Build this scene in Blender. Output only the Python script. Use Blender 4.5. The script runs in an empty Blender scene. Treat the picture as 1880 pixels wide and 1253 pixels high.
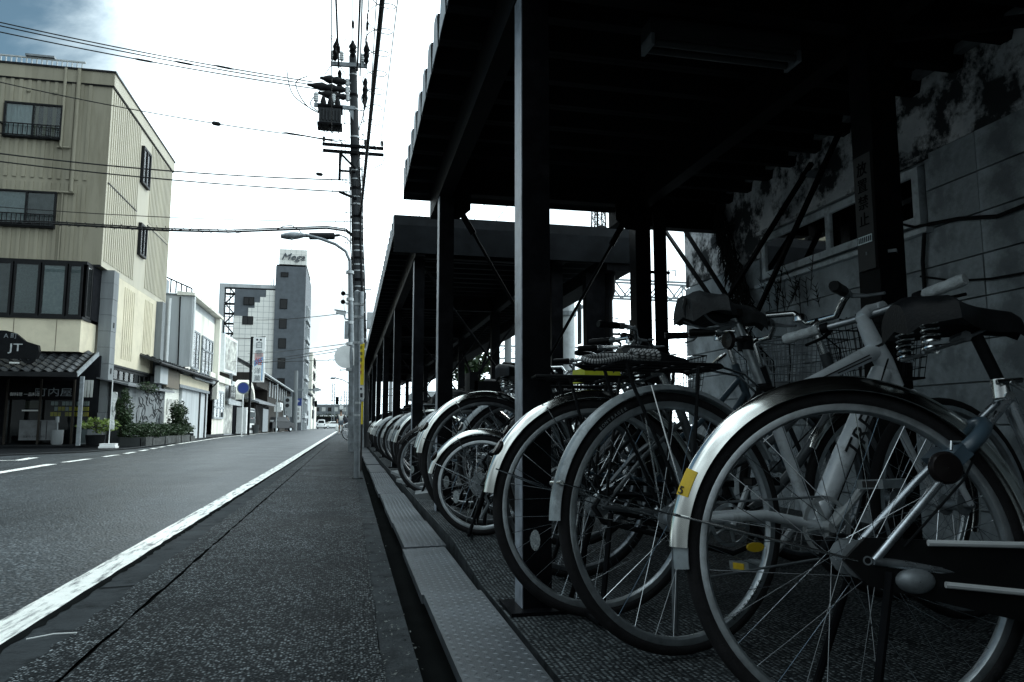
import bpy, math, random
from mathutils import Vector, Matrix
random.seed(7)
S = bpy.context.scene
COL = S.collection
rad = math.radians
PI = math.pi

# ---------------------------------------------------------------- camera
cam = bpy.data.cameras.new("camera")
camo = bpy.data.objects.new("camera", cam)
COL.objects.link(camo)
cam.sensor_width = 36.0
cam.lens = 36.0 * 1350.0 / 1880.0
cam.clip_start = 0.02
cam.clip_end = 6000
camo.location = (0, 0, 0.6)
camo.rotation_euler = (rad(90 + 6.57), 0, rad(-12.41))
S.camera = camo

# ---------------------------------------------------------------- sky, sun, exposure
SUN_EL, SUN_AZ = rad(36), rad(60)          # azimuth from +Y (up the street) towards +X
SUND = (math.sin(SUN_AZ) * math.cos(SUN_EL), math.cos(SUN_AZ) * math.cos(SUN_EL), math.sin(SUN_EL))
W = bpy.data.worlds.new("World")
S.world = W
W.use_nodes = True
nt = W.node_tree
nt.nodes.clear()


def nd(t, typ, **kw):
    n = t.nodes.new(typ)
    for k, v in kw.items():
        setattr(n, k, v)
    return n


wo = nd(nt, "ShaderNodeOutputWorld")
bg = nd(nt, "ShaderNodeBackground")
bg.inputs["Strength"].default_value = 0.1
sky = nd(nt, "ShaderNodeTexSky", sky_type="NISHITA")
sky.sun_disc = False
sky.sun_elevation = SUN_EL
sky.sun_rotation = SUN_AZ
tc = nd(nt, "ShaderNodeTexCoord")
mp = nd(nt, "ShaderNodeMapping")
mp.inputs["Scale"].default_value = (1.0, 1.0, 1.7)
no = nd(nt, "ShaderNodeTexNoise")
no.inputs["Scale"].default_value = 3.2
no.inputs["Detail"].default_value = 9
no.inputs["Roughness"].default_value = 0.58
no.inputs["Distortion"].default_value = 0.35
nt.links.new(tc.outputs["Generated"], mp.inputs["Vector"])
nt.links.new(mp.outputs["Vector"], no.inputs["Vector"])
# the cloud sheet thins out towards the north-west (-X), closed everywhere else
dl = nd(nt, "ShaderNodeVectorMath", operation="DOT_PRODUCT")
dl.inputs[1].default_value = (-0.64, 0.62, 0.45)
nt.links.new(tc.outputs["Generated"], dl.inputs[0])
m1 = nd(nt, "ShaderNodeMapRange")
m1.inputs["From Min"].default_value = 0.835
m1.inputs["From Max"].default_value = 0.95
m1.inputs["To Min"].default_value = 0.42
m1.inputs["To Max"].default_value = -0.22
nt.links.new(dl.outputs["Value"], m1.inputs["Value"])
ad = nd(nt, "ShaderNodeMath", operation="ADD")
nt.links.new(no.outputs["Fac"], ad.inputs[0])
nt.links.new(m1.outputs["Result"], ad.inputs[1])
m2 = nd(nt, "ShaderNodeMapRange", interpolation_type="SMOOTHSTEP")
m2.inputs["From Min"].default_value = 0.36
m2.inputs["From Max"].default_value = 0.74
nt.links.new(ad.outputs["Value"], m2.inputs["Value"])
# cloud brightness: a broad glow round the hidden sun, a duller sheet away from it
ds = nd(nt, "ShaderNodeVectorMath", operation="DOT_PRODUCT")
ds.inputs[1].default_value = SUND
nt.links.new(tc.outputs["Generated"], ds.inputs[0])
m3 = nd(nt, "ShaderNodeMapRange")
m3.inputs["From Min"].default_value = -0.62
m3.inputs["From Max"].default_value = 1.0
m3.inputs["To Min"].default_value = 4.5
m3.inputs["To Max"].default_value = 56.0
nt.links.new(ds.outputs["Value"], m3.inputs["Value"])
n2 = nd(nt, "ShaderNodeTexNoise")
n2.inputs["Scale"].default_value = 2.8
n2.inputs["Detail"].default_value = 8
nt.links.new(mp.outputs["Vector"], n2.inputs["Vector"])
m4 = nd(nt, "ShaderNodeMapRange")
m4.inputs["From Min"].default_value = 0.37
m4.inputs["From Max"].default_value = 0.66
m4.inputs["To Min"].default_value = 0.36
m4.inputs["To Max"].default_value = 1.12
nt.links.new(n2.outputs["Fac"], m4.inputs["Value"])
mu = nd(nt, "ShaderNodeMath", operation="MULTIPLY")
nt.links.new(m3.outputs["Result"], mu.inputs[0])
nt.links.new(m4.outputs["Result"], mu.inputs[1])
cc = nd(nt, "ShaderNodeVectorMath", operation="SCALE")
cc.inputs[0].default_value = (0.85, 1.0, 1.06)
nt.links.new(mu.outputs["Value"], cc.inputs["Scale"])
sk2 = nd(nt, "ShaderNodeVectorMath", operation="MULTIPLY")
sk2.inputs[1].default_value = (1.25, 1.45, 1.25)
nt.links.new(sky.outputs["Color"], sk2.inputs[0])
mx = nd(nt, "ShaderNodeMix", data_type="RGBA")
nt.links.new(m2.outputs["Result"], mx.inputs["Factor"])
nt.links.new(sk2.outputs["Vector"], mx.inputs[6])
nt.links.new(cc.outputs["Vector"], mx.inputs[7])
nt.links.new(mx.outputs[2], bg.inputs["Color"])
nt.links.new(bg.outputs["Background"], wo.inputs["Surface"])

sl = bpy.data.lights.new("sun", "SUN")
sl.energy = 1.5
sl.angle = rad(14)
sl.color = (1.0, 0.96, 0.90)
so = bpy.data.objects.new("sun", sl)
COL.objects.link(so)
so.rotation_euler = Vector(SUND).to_track_quat("Z", "Y").to_euler()

vs = S.view_settings
vs.view_transform = "Standard"
vs.look = "None"
vs.exposure = -0.28
vs.gamma = 1.0
vs.use_curve_mapping = False
S.render.engine = "CYCLES"
S.cycles.max_bounces = 6
S.cycles.diffuse_bounces = 3
S.cycles.glossy_bounces = 3
S.cycles.transparent_max_bounces = 12
S.cycles.use_denoising = True


# ---------------------------------------------------------------- materials
def mat(name, col, rough=0.6, metal=0.0, var=0.25, vs_=6.0, bump=0.0, bs=80.0, dirt=0.0, dcol=None, ds_=2.0, spec=0.5, streak=False, coat=0.0, dlo=0.5, dhi=0.64):
    m = bpy.data.materials.new(name)
    m.use_nodes = True
    t = m.node_tree
    p = t.nodes["Principled BSDF"]
    p.inputs["Roughness"].default_value = rough
    p.inputs["Metallic"].default_value = metal
    p.inputs["Specular IOR Level"].default_value = spec
    if coat:
        p.inputs["Coat Weight"].default_value = coat
        p.inputs["Coat Roughness"].default_value = 0.12
    c = nd(t, "ShaderNodeTexCoord")
    v = c.outputs["Object"]
    if streak:
        g = nd(t, "ShaderNodeMapping")
        g.inputs["Scale"].default_value = (1, 1, 0.12)
        t.links.new(v, g.inputs["Vector"])
        v = g.outputs["Vector"]
    n = nd(t, "ShaderNodeTexNoise")
    n.inputs["Scale"].default_value = vs_
    n.inputs["Detail"].default_value = 7
    n.inputs["Roughness"].default_value = 0.62
    t.links.new(v, n.inputs["Vector"])
    r = nd(t, "ShaderNodeMapRange")
    r.inputs["From Min"].default_value = 0.3
    r.inputs["From Max"].default_value = 0.7
    t.links.new(n.outputs["Fac"], r.inputs["Value"])
    x = nd(t, "ShaderNodeMix", data_type="RGBA")
    x.inputs[6].default_value = tuple(max(0, a * (1 - var)) for a in col) + (1,)
    x.inputs[7].default_value = tuple(min(1, a * (1 + var)) for a in col) + (1,)
    t.links.new(r.outputs["Result"], x.inputs["Factor"])
    out = x.outputs[2]
    if dirt:
        n3 = nd(t, "ShaderNodeTexNoise")
        n3.inputs["Scale"].default_value = ds_
        n3.inputs["Detail"].default_value = 8
        n3.inputs["Roughness"].default_value = 0.7
        t.links.new(v, n3.inputs["Vector"])
        r3 = nd(t, "ShaderNodeMapRange")
        r3.inputs["From Min"].default_value = dlo
        r3.inputs["From Max"].default_value = dhi
        r3.inputs["To Max"].default_value = dirt
        t.links.new(n3.outputs["Fac"], r3.inputs["Value"])
        x2 = nd(t, "ShaderNodeMix", data_type="RGBA")
        x2.inputs[7].default_value = (dcol or tuple(a * 0.25 for a in col)) + (1,)
        t.links.new(r3.outputs["Result"], x2.inputs["Factor"])
        t.links.new(out, x2.inputs[6])
        out = x2.outputs[2]
    t.links.new(out, p.inputs["Base Color"])
    rr = nd(t, "ShaderNodeMapRange")
    rr.inputs["To Min"].default_value = max(0.02, rough - 0.1)
    rr.inputs["To Max"].default_value = min(1, rough + 0.12)
    t.links.new(n.outputs["Fac"], rr.inputs["Value"])
    t.links.new(rr.outputs["Result"], p.inputs["Roughness"])
    if bump:
        b = nd(t, "ShaderNodeBump")
        b.inputs["Strength"].default_value = bump
        b.inputs["Distance"].default_value = 0.01
        nb = nd(t, "ShaderNodeTexNoise")
        nb.inputs["Scale"].default_value = bs
        nb.inputs["Detail"].default_value = 5
        t.links.new(c.outputs["Object"], nb.inputs["Vector"])
        t.links.new(nb.outputs["Fac"], b.inputs["Height"])
        t.links.new(b.outputs["Normal"], p.inputs["Normal"])
    return m


def asphalt(name, base, stone, scale, rough, bump, frac, patch=0.25):
    """Bitumen with pale chips: voronoi cells pick single stones, noise mottles the whole."""
    m = mat(name, base, rough, var=patch, vs_=0.9)
    t = m.node_tree
    p = t.nodes["Principled BSDF"]
    c = [n for n in t.nodes if n.bl_idname == "ShaderNodeTexCoord"][0]
    vo = nd(t, "ShaderNodeTexVoronoi")
    vo.inputs["Scale"].default_value = scale
    t.links.new(c.outputs["Object"], vo.inputs["Vector"])
    sep = nd(t, "ShaderNodeSeparateColor")
    t.links.new(vo.outputs["Color"], sep.inputs["Color"])
    pw = nd(t, "ShaderNodeMath", operation="POWER")          # most chips dull, a few pale
    pw.inputs[1].default_value = frac
    t.links.new(sep.outputs[0], pw.inputs[0])
    dm = nd(t, "ShaderNodeMapRange")
    dm.inputs["From Min"].default_value = 0.25
    dm.inputs["From Max"].default_value = 0.62
    dm.inputs["To Min"].default_value = 1.0
    dm.inputs["To Max"].default_value = 0.0
    t.links.new(vo.outputs["Distance"], dm.inputs["Value"])
    wn = nd(t, "ShaderNodeTexNoise")                         # wear: where the bitumen film is gone more stone shows
    wn.inputs["Scale"].default_value = 1.7
    wn.inputs["Detail"].default_value = 8
    wn.inputs["Roughness"].default_value = 0.7
    t.links.new(c.outputs["Object"], wn.inputs["Vector"])
    wr_ = nd(t, "ShaderNodeMapRange")
    wr_.inputs["From Min"].default_value = 0.34
    wr_.inputs["From Max"].default_value = 0.66
    wr_.inputs["To Min"].default_value = 0.35
    wr_.inputs["To Max"].default_value = 1.0
    t.links.new(wn.outputs["Fac"], wr_.inputs["Value"])
    ml = nd(t, "ShaderNodeMath", operation="MULTIPLY")
    t.links.new(pw.outputs["Value"], ml.inputs[0])
    t.links.new(dm.outputs["Result"], ml.inputs[1])
    ml2 = nd(t, "ShaderNodeMath", operation="MULTIPLY")
    t.links.new(ml.outputs["Value"], ml2.inputs[0])
    t.links.new(wr_.outputs["Result"], ml2.inputs[1])
    x = nd(t, "ShaderNodeMix", data_type="RGBA")
    old = p.inputs["Base Color"].links[0].from_socket
    t.links.new(ml2.outputs["Value"], x.inputs["Factor"])
    t.links.new(old, x.inputs[6])
    x.inputs[7].default_value = stone + (1,)
    t.links.new(x.outputs[2], p.inputs["Base Color"])
    # wheel tracks and drips: long streaks that run with the traffic
    gm = nd(t, "ShaderNodeMapping")
    gm.inputs["Scale"].default_value = (1.6, 0.06, 1)
    t.links.new(c.outputs["Object"], gm.inputs["Vector"])
    tn_ = nd(t, "ShaderNodeTexNoise")
    tn_.inputs["Scale"].default_value = 1.0
    tn_.inputs["Detail"].default_value = 7
    tn_.inputs["Roughness"].default_value = 0.65
    t.links.new(gm.outputs["Vector"], tn_.inputs["Vector"])
    tr_ = nd(t, "ShaderNodeMapRange")
    tr_.inputs["From Min"].default_value = 0.3
    tr_.inputs["From Max"].default_value = 0.7
    tr_.inputs["To Min"].default_value = 0.62
    tr_.inputs["To Max"].default_value = 1.3
    t.links.new(tn_.outputs["Fac"], tr_.inputs["Value"])
    sc_ = nd(t, "ShaderNodeVectorMath", operation="SCALE")
    t.links.new(x.outputs[2], sc_.inputs[0])
    t.links.new(tr_.outputs["Result"], sc_.inputs["Scale"])
    t.links.new(sc_.outputs["Vector"], p.inputs["Base Color"])
    b = nd(t, "ShaderNodeBump")
    b.inputs["Strength"].default_value = bump
    b.inputs["Distance"].default_value = 0.004
    t.links.new(dm.outputs["Result"], b.inputs["Height"])
    t.links.new(b.outputs["Normal"], p.inputs["Normal"])
    return m


def dotted(name, base, dot, pitch, rough, bump):
    """Ground matting with rows of raised dots."""
    m = mat(name, base, rough, var=0.5, vs_=3.0, dirt=0.8, ds_=3)
    t = m.node_tree
    p = t.nodes["Principled BSDF"]
    c = [n for n in t.nodes if n.bl_idname == "ShaderNodeTexCoord"][0]
    vo = nd(t, "ShaderNodeTexVoronoi")
    vo.inputs["Scale"].default_value = 1.0 / pitch
    vo.inputs["Randomness"].default_value = 0.3
    g = nd(t, "ShaderNodeMapping")
    g.inputs["Scale"].default_value = (1, 1.5, 0.01)
    t.links.new(c.outputs["Object"], g.inputs["Vector"])
    t.links.new(g.outputs["Vector"], vo.inputs["Vector"])
    dm = nd(t, "ShaderNodeMapRange", interpolation_type="SMOOTHSTEP")
    dm.inputs["From Min"].default_value = 0.2
    dm.inputs["From Max"].default_value = 0.5
    dm.inputs["To Min"].default_value = 1.0
    dm.inputs["To Max"].default_value = 0.0
    t.links.new(vo.outputs["Distance"], dm.inputs["Value"])
    sep = nd(t, "ShaderNodeSeparateColor")
    t.links.new(vo.outputs["Color"], sep.inputs["Color"])
    ml = nd(t, "ShaderNodeMath", operation="MULTIPLY")
    t.links.new(dm.outputs["Result"], ml.inputs[0])
    t.links.new(sep.outputs[0], ml.inputs[1])
    old = p.inputs["Base Color"].links[0].from_socket
    x = nd(t, "ShaderNodeMix", data_type="RGBA")
    t.links.new(ml.outputs["Value"], x.inputs["Factor"])
    t.links.new(old, x.inputs[6])
    x.inputs[7].default_value = dot + (1,)
    t.links.new(x.outputs[2], p.inputs["Base Color"])
    b = nd(t, "ShaderNodeBump")
    b.inputs["Strength"].default_value = bump
    b.inputs["Distance"].default_value = 0.006
    t.links.new(dm.outputs["Result"], b.inputs["Height"])
    t.links.new(b.outputs["Normal"], p.inputs["Normal"])
    return m


def glass(name, tint=(0.85, 0.9, 0.9), fac=0.055):
    m = bpy.data.materials.new(name)
    m.use_nodes = True
    t = m.node_tree
    t.nodes.clear()
    o = nd(t, "ShaderNodeOutputMaterial")
    g = nd(t, "ShaderNodeBsdfGlossy")
    g.inputs["Roughness"].default_value = 0.03
    tr = nd(t, "ShaderNodeBsdfTransparent")
    tr.inputs["Color"].default_value = tint + (1,)
    fr = nd(t, "ShaderNodeFresnel")
    fr.inputs["IOR"].default_value = 1.5
    a = nd(t, "ShaderNodeMath", operation="ADD")
    a.inputs[1].default_value = fac - 0.04
    t.links.new(fr.outputs[0], a.inputs[0])
    x = nd(t, "ShaderNodeMixShader")
    t.links.new(a.outputs[0], x.inputs[0])
    t.links.new(tr.outputs[0], x.inputs[1])
    t.links.new(g.outputs[0], x.inputs[2])
    t.links.new(x.outputs[0], o.inputs["Surface"])
    return m


M = {}
M["road"] = asphalt("road_asphalt", (0.022, 0.026, 0.029), (0.20, 0.228, 0.243), 62, 0.42, 0.6, 1.7, 0.35)
M["pave"] = asphalt("pavement_asphalt", (0.008, 0.010, 0.0115), (0.42, 0.465, 0.485), 128, 0.6, 1.0, 2.4, 0.4)
M["gutter"] = mat("gutter_concrete", (0.034, 0.039, 0.042), 0.75, var=0.35, vs_=5, bump=0.5, bs=90, dirt=0.8, ds_=7)
M["seam"] = mat("joint_dirt", (0.008, 0.009, 0.009), 0.9)
M["line"] = mat("road_paint", (0.80, 0.81, 0.76), 0.55, var=0.1, vs_=18, dirt=0.95, dcol=(0.05, 0.055, 0.06), ds_=6.5, bump=0.4, bs=160)
for n_ in M["line"].node_tree.nodes:                          # wear runs along the line
    if n_.bl_idname == "ShaderNodeTexNoise" and abs(n_.inputs["Scale"].default_value - 6.5) < 0.01:
        g_ = nd(M["line"].node_tree, "ShaderNodeMapping")
        g_.inputs["Scale"].default_value = (4.0, 0.55, 1)
        M["line"].node_tree.links.new(n_.inputs["Vector"].links[0].from_socket, g_.inputs["Vector"])
        M["line"].node_tree.links.new(g_.outputs["Vector"], n_.inputs["Vector"])
M["plate"] = mat("tread_steel", (0.088, 0.101, 0.112), 0.42, metal=0.4, var=0.7, vs_=1.3, dirt=0.5, ds_=6, bump=0.15, bs=200)
M["lot"] = dotted("lot_matting", (0.016, 0.019, 0.021), (0.22, 0.25, 0.26), 0.0145, 0.7, 0.8)
M["soil"] = mat("dark_ground", (0.045, 0.05, 0.05), 0.9, var=0.4, vs_=0.6, bump=0.5, bs=20)
M["forecourt"] = mat("dark_wet_asphalt", (0.0065, 0.0075, 0.0085), 0.5, var=0.4, vs_=2, bump=0.3, bs=120)
M["black"] = mat("black_paint", (0.007, 0.008, 0.009), 0.45, var=0.4, vs_=20)
M["blacksteel"] = mat("weathered_black_steel", (0.0045, 0.005, 0.006), 0.5, var=0.6, vs_=9, bump=0.12, bs=150, dirt=0.5, dcol=(0.014, 0.012, 0.010), ds_=7)
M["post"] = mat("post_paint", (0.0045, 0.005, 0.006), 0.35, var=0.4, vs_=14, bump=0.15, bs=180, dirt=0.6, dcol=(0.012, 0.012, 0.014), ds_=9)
M["roof"] = mat("roof_steel", (0.008, 0.0095, 0.011), 0.5, var=0.4, vs_=4, dirt=0.5, ds_=3)
M["rubber"] = mat("tyre_rubber", (0.010, 0.010, 0.011), 0.75, var=0.4, vs_=40, bump=0.3, bs=300)
M["alloy"] = mat("brushed_alloy", (0.50, 0.54, 0.56), 0.36, metal=0.95, var=0.18, vs_=30, bump=0.05, bs=300, dirt=0.35, ds_=9)
M["chrome"] = mat("polished_steel", (0.66, 0.68, 0.68), 0.2, metal=1.0, var=0.12, vs_=25, dirt=0.25, ds_=12)
M["spoke"] = mat("spoke_steel", (0.42, 0.45, 0.47), 0.22, metal=1.0, var=0.15)
M["guard_steel"] = mat("stainless_guard", (0.72, 0.74, 0.71), 0.15, metal=1.0, var=0.08, vs_=14, dirt=0.25, dcol=(0.3, 0.3, 0.28), ds_=7)
M["guard_grey"] = mat("grey_plastic_guard", (0.24, 0.275, 0.29), 0.36, metal=0.2, var=0.25, vs_=20, dirt=0.6, ds_=16, dlo=0.52, dhi=0.66)
M["guard_black"] = mat("black_guard", (0.006, 0.0065, 0.007), 0.4, var=0.3, spec=0.15)
M["white_frame"] = mat("silver_white_frame_paint", (0.58, 0.63, 0.66), 0.33, metal=0.1, var=0.15, vs_=14, coat=0.2, dirt=0.55, dcol=(0.12, 0.13, 0.13), ds_=13, dlo=0.54, dhi=0.66)
M["silver_frame"] = mat("silver_frame_paint", (0.10, 0.112, 0.12), 0.3, metal=0.6, var=0.15, vs_=14)
M["dark_frame"] = mat("dark_frame_paint", (0.009, 0.012, 0.015), 0.3, var=0.3, spec=0.3)
M["blue_frame"] = mat("blue_grey_paint", (0.045, 0.075, 0.10), 0.38, var=0.2, coat=0.3)
M["saddle"] = mat("black_vinyl", (0.007, 0.008, 0.009), 0.42, spec=0.12, var=0.3, vs_=30, bump=0.15, bs=160)
M["saddle_torn"] = mat("faded_torn_saddle", (0.024, 0.027, 0.029), 0.6, spec=0.15, var=0.35, vs_=18, bump=0.25, bs=160, dirt=0.85, dcol=(0.012, 0.012, 0.013), ds_=16)
M["grip"] = mat("grey_grip_rubber", (0.50, 0.54, 0.55), 0.7, var=0.2, vs_=30, bump=0.4, bs=220, dirt=0.4, ds_=20)
M["reflector"] = mat("clear_reflector", (0.32, 0.36, 0.37), 0.15, var=0.4, vs_=160, bump=0.8, bs=260)
M["yellow"] = mat("yellow_sticker", (0.62, 0.42, 0.015), 0.5, var=0.12, vs_=30, dirt=0.3, ds_=30)
M["yellow_cloth"] = mat("yellow_cloth", (0.45, 0.48, 0.02), 0.7, var=0.2)
M["ink"] = mat("dark_print", (0.012, 0.013, 0.015), 0.6)
M["wall"] = mat("lot_plaster", (0.78, 0.84, 0.87), 0.85, var=0.35, vs_=3.5, bump=0.5, bs=60, dirt=0.98, dcol=(0.035, 0.040, 0.043), ds_=4.2, dlo=0.45, dhi=0.55)
M["block"] = mat("lot_block", (0.46, 0.51, 0.535), 0.85, var=0.4, vs_=3.0, bump=0.35, bs=110, dirt=0.55, dcol=(0.09, 0.10, 0.105), ds_=3.4, dlo=0.47, dhi=0.62)
M["sill"] = mat("window_alloy", (0.70, 0.76, 0.79), 0.5, metal=0.1, var=0.2, vs_=10, dirt=0.5, ds_=9)
M["dark_pane"] = mat("dark_pane", (0.006, 0.007, 0.008), 0.12, var=0.2)
M["beige"] = mat("shaded_beige_cladding", (0.255, 0.238, 0.18), 0.6, var=0.18, vs_=1.2, dirt=0.6, dcol=(0.165, 0.15, 0.105), ds_=2.2, streak=True)  # front: darker copy of the cladding, its shade put into the colour
M["beige_lit"] = mat("lit_beige_cladding", (0.41, 0.385, 0.298), 0.6, var=0.1, vs_=1.2, dirt=0.35, dcol=(0.3, 0.28, 0.21), ds_=2.2, streak=True)  # same cladding on the street side, light falling there put into the colour
M["cream"] = mat("cream_render", (0.58, 0.535, 0.405), 0.75, var=0.08, vs_=1.5, dirt=0.2, ds_=1.2, bump=0.2, bs=40)
M["trim"] = mat("dark_trim", (0.012, 0.013, 0.014), 0.5, var=0.3)
M["concrete"] = mat("concrete", (0.19, 0.208, 0.215), 0.8, var=0.2, vs_=3, bump=0.25, bs=40, dirt=0.5, dcol=(0.11, 0.115, 0.12), ds_=1.4, streak=True)
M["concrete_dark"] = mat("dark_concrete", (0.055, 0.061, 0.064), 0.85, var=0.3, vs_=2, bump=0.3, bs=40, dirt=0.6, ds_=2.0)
M["grey_wall"] = mat("grey_render", (0.46, 0.49, 0.50), 0.8, var=0.14, vs_=1.0, dirt=0.35, dcol=(0.16, 0.17, 0.175), ds_=0.9, streak=True)
M["white_wall"] = mat("white_render", (0.76, 0.75, 0.66), 0.75, var=0.1, vs_=1.0, dirt=0.4, dcol=(0.28, 0.28, 0.25), ds_=1.2, streak=True)
M["white"] = mat("white_paint", (0.74, 0.76, 0.75), 0.45, var=0.08, dirt=0.2, dcol=(0.4, 0.41, 0.4))
M["shutter"] = mat("shutter_paint", (0.76, 0.77, 0.70), 0.5, var=0.1, vs_=2, dirt=0.3, dcol=(0.35, 0.36, 0.34))
M["roof_tile"] = mat("kawara_tile", (0.026, 0.029, 0.032), 0.36, var=0.5, vs_=5, bump=0.15, bs=60)
M["roof_grey"] = mat("grey_roof", (0.13, 0.14, 0.15), 0.55, var=0.3, vs_=3)
M["wood"] = mat("dark_timber", (0.030, 0.027, 0.023), 0.7, var=0.4, vs_=8, streak=True)
M["board_dark"] = mat("dark_notice", (0.012, 0.0115, 0.011), 0.6, var=0.3)
M["litter"] = mat("dry_litter", (0.10, 0.11, 0.105), 0.9, var=0.6)
M["wire_grey"] = mat("unlit_tube", (0.022, 0.025, 0.026), 0.4)
M["brown"] = mat("brown_board", (0.13, 0.11, 0.08), 0.7, var=0.2)
M["cloth"] = mat("pale_cloth", (0.55, 0.57, 0.55), 0.85, var=0.12, vs_=4)
M["curtain"] = mat("net_curtain", (0.50, 0.54, 0.55), 0.9, var=0.25, vs_=12, streak=True)
M["blind"] = mat("frosted_film", (0.36, 0.39, 0.40), 0.5, var=0.2, vs_=14)
M["blind_dark"] = mat("dim_film", (0.10, 0.11, 0.115), 0.5, var=0.35, vs_=5)
M["blind_mid"] = mat("mid_film", (0.20, 0.22, 0.225), 0.5, var=0.35, vs_=20)
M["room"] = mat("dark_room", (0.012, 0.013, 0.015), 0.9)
M["glass"] = glass("window_glass")
M["leaf"] = mat("dark_green_leaf", (0.018, 0.038, 0.012), 0.55, var=0.6, vs_=4)
M["leaf_light"] = mat("yellow_green_leaf", (0.13, 0.19, 0.035), 0.5, var=0.5, vs_=6)
M["leaf_dry"] = mat("dry_vine", (0.018, 0.019, 0.017), 0.85, var=0.5, vs_=20)
M["trunk"] = mat("bark", (0.05, 0.045, 0.04), 0.9, var=0.4, vs_=10)
M["tower_dark"] = mat("grey_tile_cladding", (0.11, 0.125, 0.14), 0.6, var=0.18, vs_=1.5, dirt=0.4, dcol=(0.08, 0.09, 0.10), ds_=0.6)
M["tower_white"] = mat("pale_tile_cladding", (0.80, 0.80, 0.75), 0.55, var=0.06, vs_=1.0)
M["tower_joint"] = mat("panel_joint", (0.30, 0.32, 0.32), 0.8)
M["sign_blue"] = mat("sign_blue", (0.012, 0.035, 0.20), 0.4, var=0.1)
M["sign_sky"] = mat("sign_light_blue", (0.10, 0.30, 0.55), 0.45, var=0.15)
M["sign_pink"] = mat("sign_pink", (0.50, 0.33, 0.32), 0.5, var=0.1)
M["sign_red"] = mat("sign_red", (0.35, 0.02, 0.025), 0.45, var=0.1)
M["pole"] = mat("pole_concrete", (0.035, 0.039, 0.042), 0.75, var=0.3, vs_=3, dirt=0.4, ds_=3, bump=0.15, bs=60)
M["galv"] = mat("galvanised_steel", (0.20, 0.225, 0.24), 0.5, metal=0.5, var=0.3, vs_=8, dirt=0.5, ds_=6)
M["galv_light"] = mat("pale_galvanised", (0.38, 0.41, 0.42), 0.5, metal=0.35, var=0.2, vs_=8)
M["porcelain"] = mat("porcelain", (0.55, 0.58, 0.58), 0.3, var=0.1)
M["wire"] = mat("cable_black", (0.012, 0.013, 0.014), 0.6)
M["skin"] = mat("skin", (0.25, 0.15, 0.10), 0.6, var=0.1)
M["hair"] = mat("hair", (0.008, 0.008, 0.008), 0.6)
M["navy"] = mat("dark_cloth", (0.02, 0.024, 0.032), 0.85, var=0.3)
M["denim"] = mat("grey_blue_cloth", (0.09, 0.11, 0.13), 0.85, var=0.2)
M["grey_cloth"] = mat("pale_grey_cloth", (0.38, 0.40, 0.40), 0.85, var=0.1)
M["carwhite"] = mat("white_car_paint", (0.70, 0.72, 0.71), 0.3, var=0.05, coat=0.5)
M["cardark"] = mat("dark_car_paint", (0.012, 0.014, 0.017), 0.35, var=0.2, spec=0.2)
M["carglass"] = mat("car_glass", (0.012, 0.014, 0.016), 0.1, var=0.1, spec=0.3)
M["lampred"] = mat("dark_red_lens", (0.010, 0.008, 0.008), 0.25, var=0.3)
M["pic"] = mat("printed_panel", (0.45, 0.46, 0.42), 0.5, var=0.75, vs_=2.2, dirt=0.85, dcol=(0.09, 0.08, 0.075), ds_=1.8)
M["goods"] = mat("poster_yellow", (0.80, 0.60, 0.02), 0.5, var=0.3, vs_=6)
M["post_lit_face"] = mat("sky_lit_post_face", (0.22, 0.25, 0.29), 0.40, var=0.35, vs_=14, bump=0.1, bs=160, dirt=0.6, dcol=(0.03, 0.034, 0.04), ds_=8)  # street side of the front posts: skylight put into a paler grey
M["cap"] = mat("rib_end_cap", (0.26, 0.29, 0.31), 0.5, metal=0.3, var=0.25, vs_=8)
M["edging"] = mat("bright_edging", (0.60, 0.63, 0.64), 0.4, metal=0.2, var=0.1)
M["planter_stone"] = mat("dark_mossy_stone", (0.030, 0.034, 0.032), 0.9, var=0.6, vs_=5, bump=0.6, bs=25, dirt=0.6, dcol=(0.10, 0.11, 0.11), ds_=4)
M["tread"] = mat("worn_tread_ridge", (0.105, 0.12, 0.132), 0.4, metal=0.5, var=0.4, vs_=4)
M["stay_frame"] = mat("silver_stay_paint", (0.40, 0.44, 0.47), 0.26, metal=0.85, var=0.25, vs_=20, dirt=0.4, ds_=14)
M["rim_dull"] = mat("dull_alloy", (0.22, 0.24, 0.255), 0.4, metal=0.95, var=0.3, vs_=20, dirt=0.5, ds_=9)
M["shop_glass"] = glass("dark_shop_glass", (0.7, 0.75, 0.75), 0.04)
M["guard_dull"] = mat("dull_steel_guard", (0.36, 0.38, 0.38), 0.32, metal=1.0, var=0.3, vs_=14, dirt=0.5, ds_=9)
M["rope"] = mat("braided_cover", (0.30, 0.31, 0.31), 0.6, var=0.2)


for k_, v_ in dict(road=0.16, pave=0.03, gutter=0.03, line=0.2, lot=0.06, soil=0.05, forecourt=0.04, roof=0.03, blacksteel=0.03, black=0.06, post=0.04, wall=0.1, block=0.1, rubber=0.2,
                  seam=0.0, room=0.0, trim=0.1, wood=0.08, lampred=0.15, roof_tile=0.2, concrete_dark=0.15, concrete=0.2, leaf=0.3, leaf_dry=0.1, wire=0.15, beige=0.25, cream=0.2, grey_wall=0.2, tower_dark=0.2, pole=0.2).items():
    M[k_].node_tree.nodes["Principled BSDF"].inputs["Specular IOR Level"].default_value = v_


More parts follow.
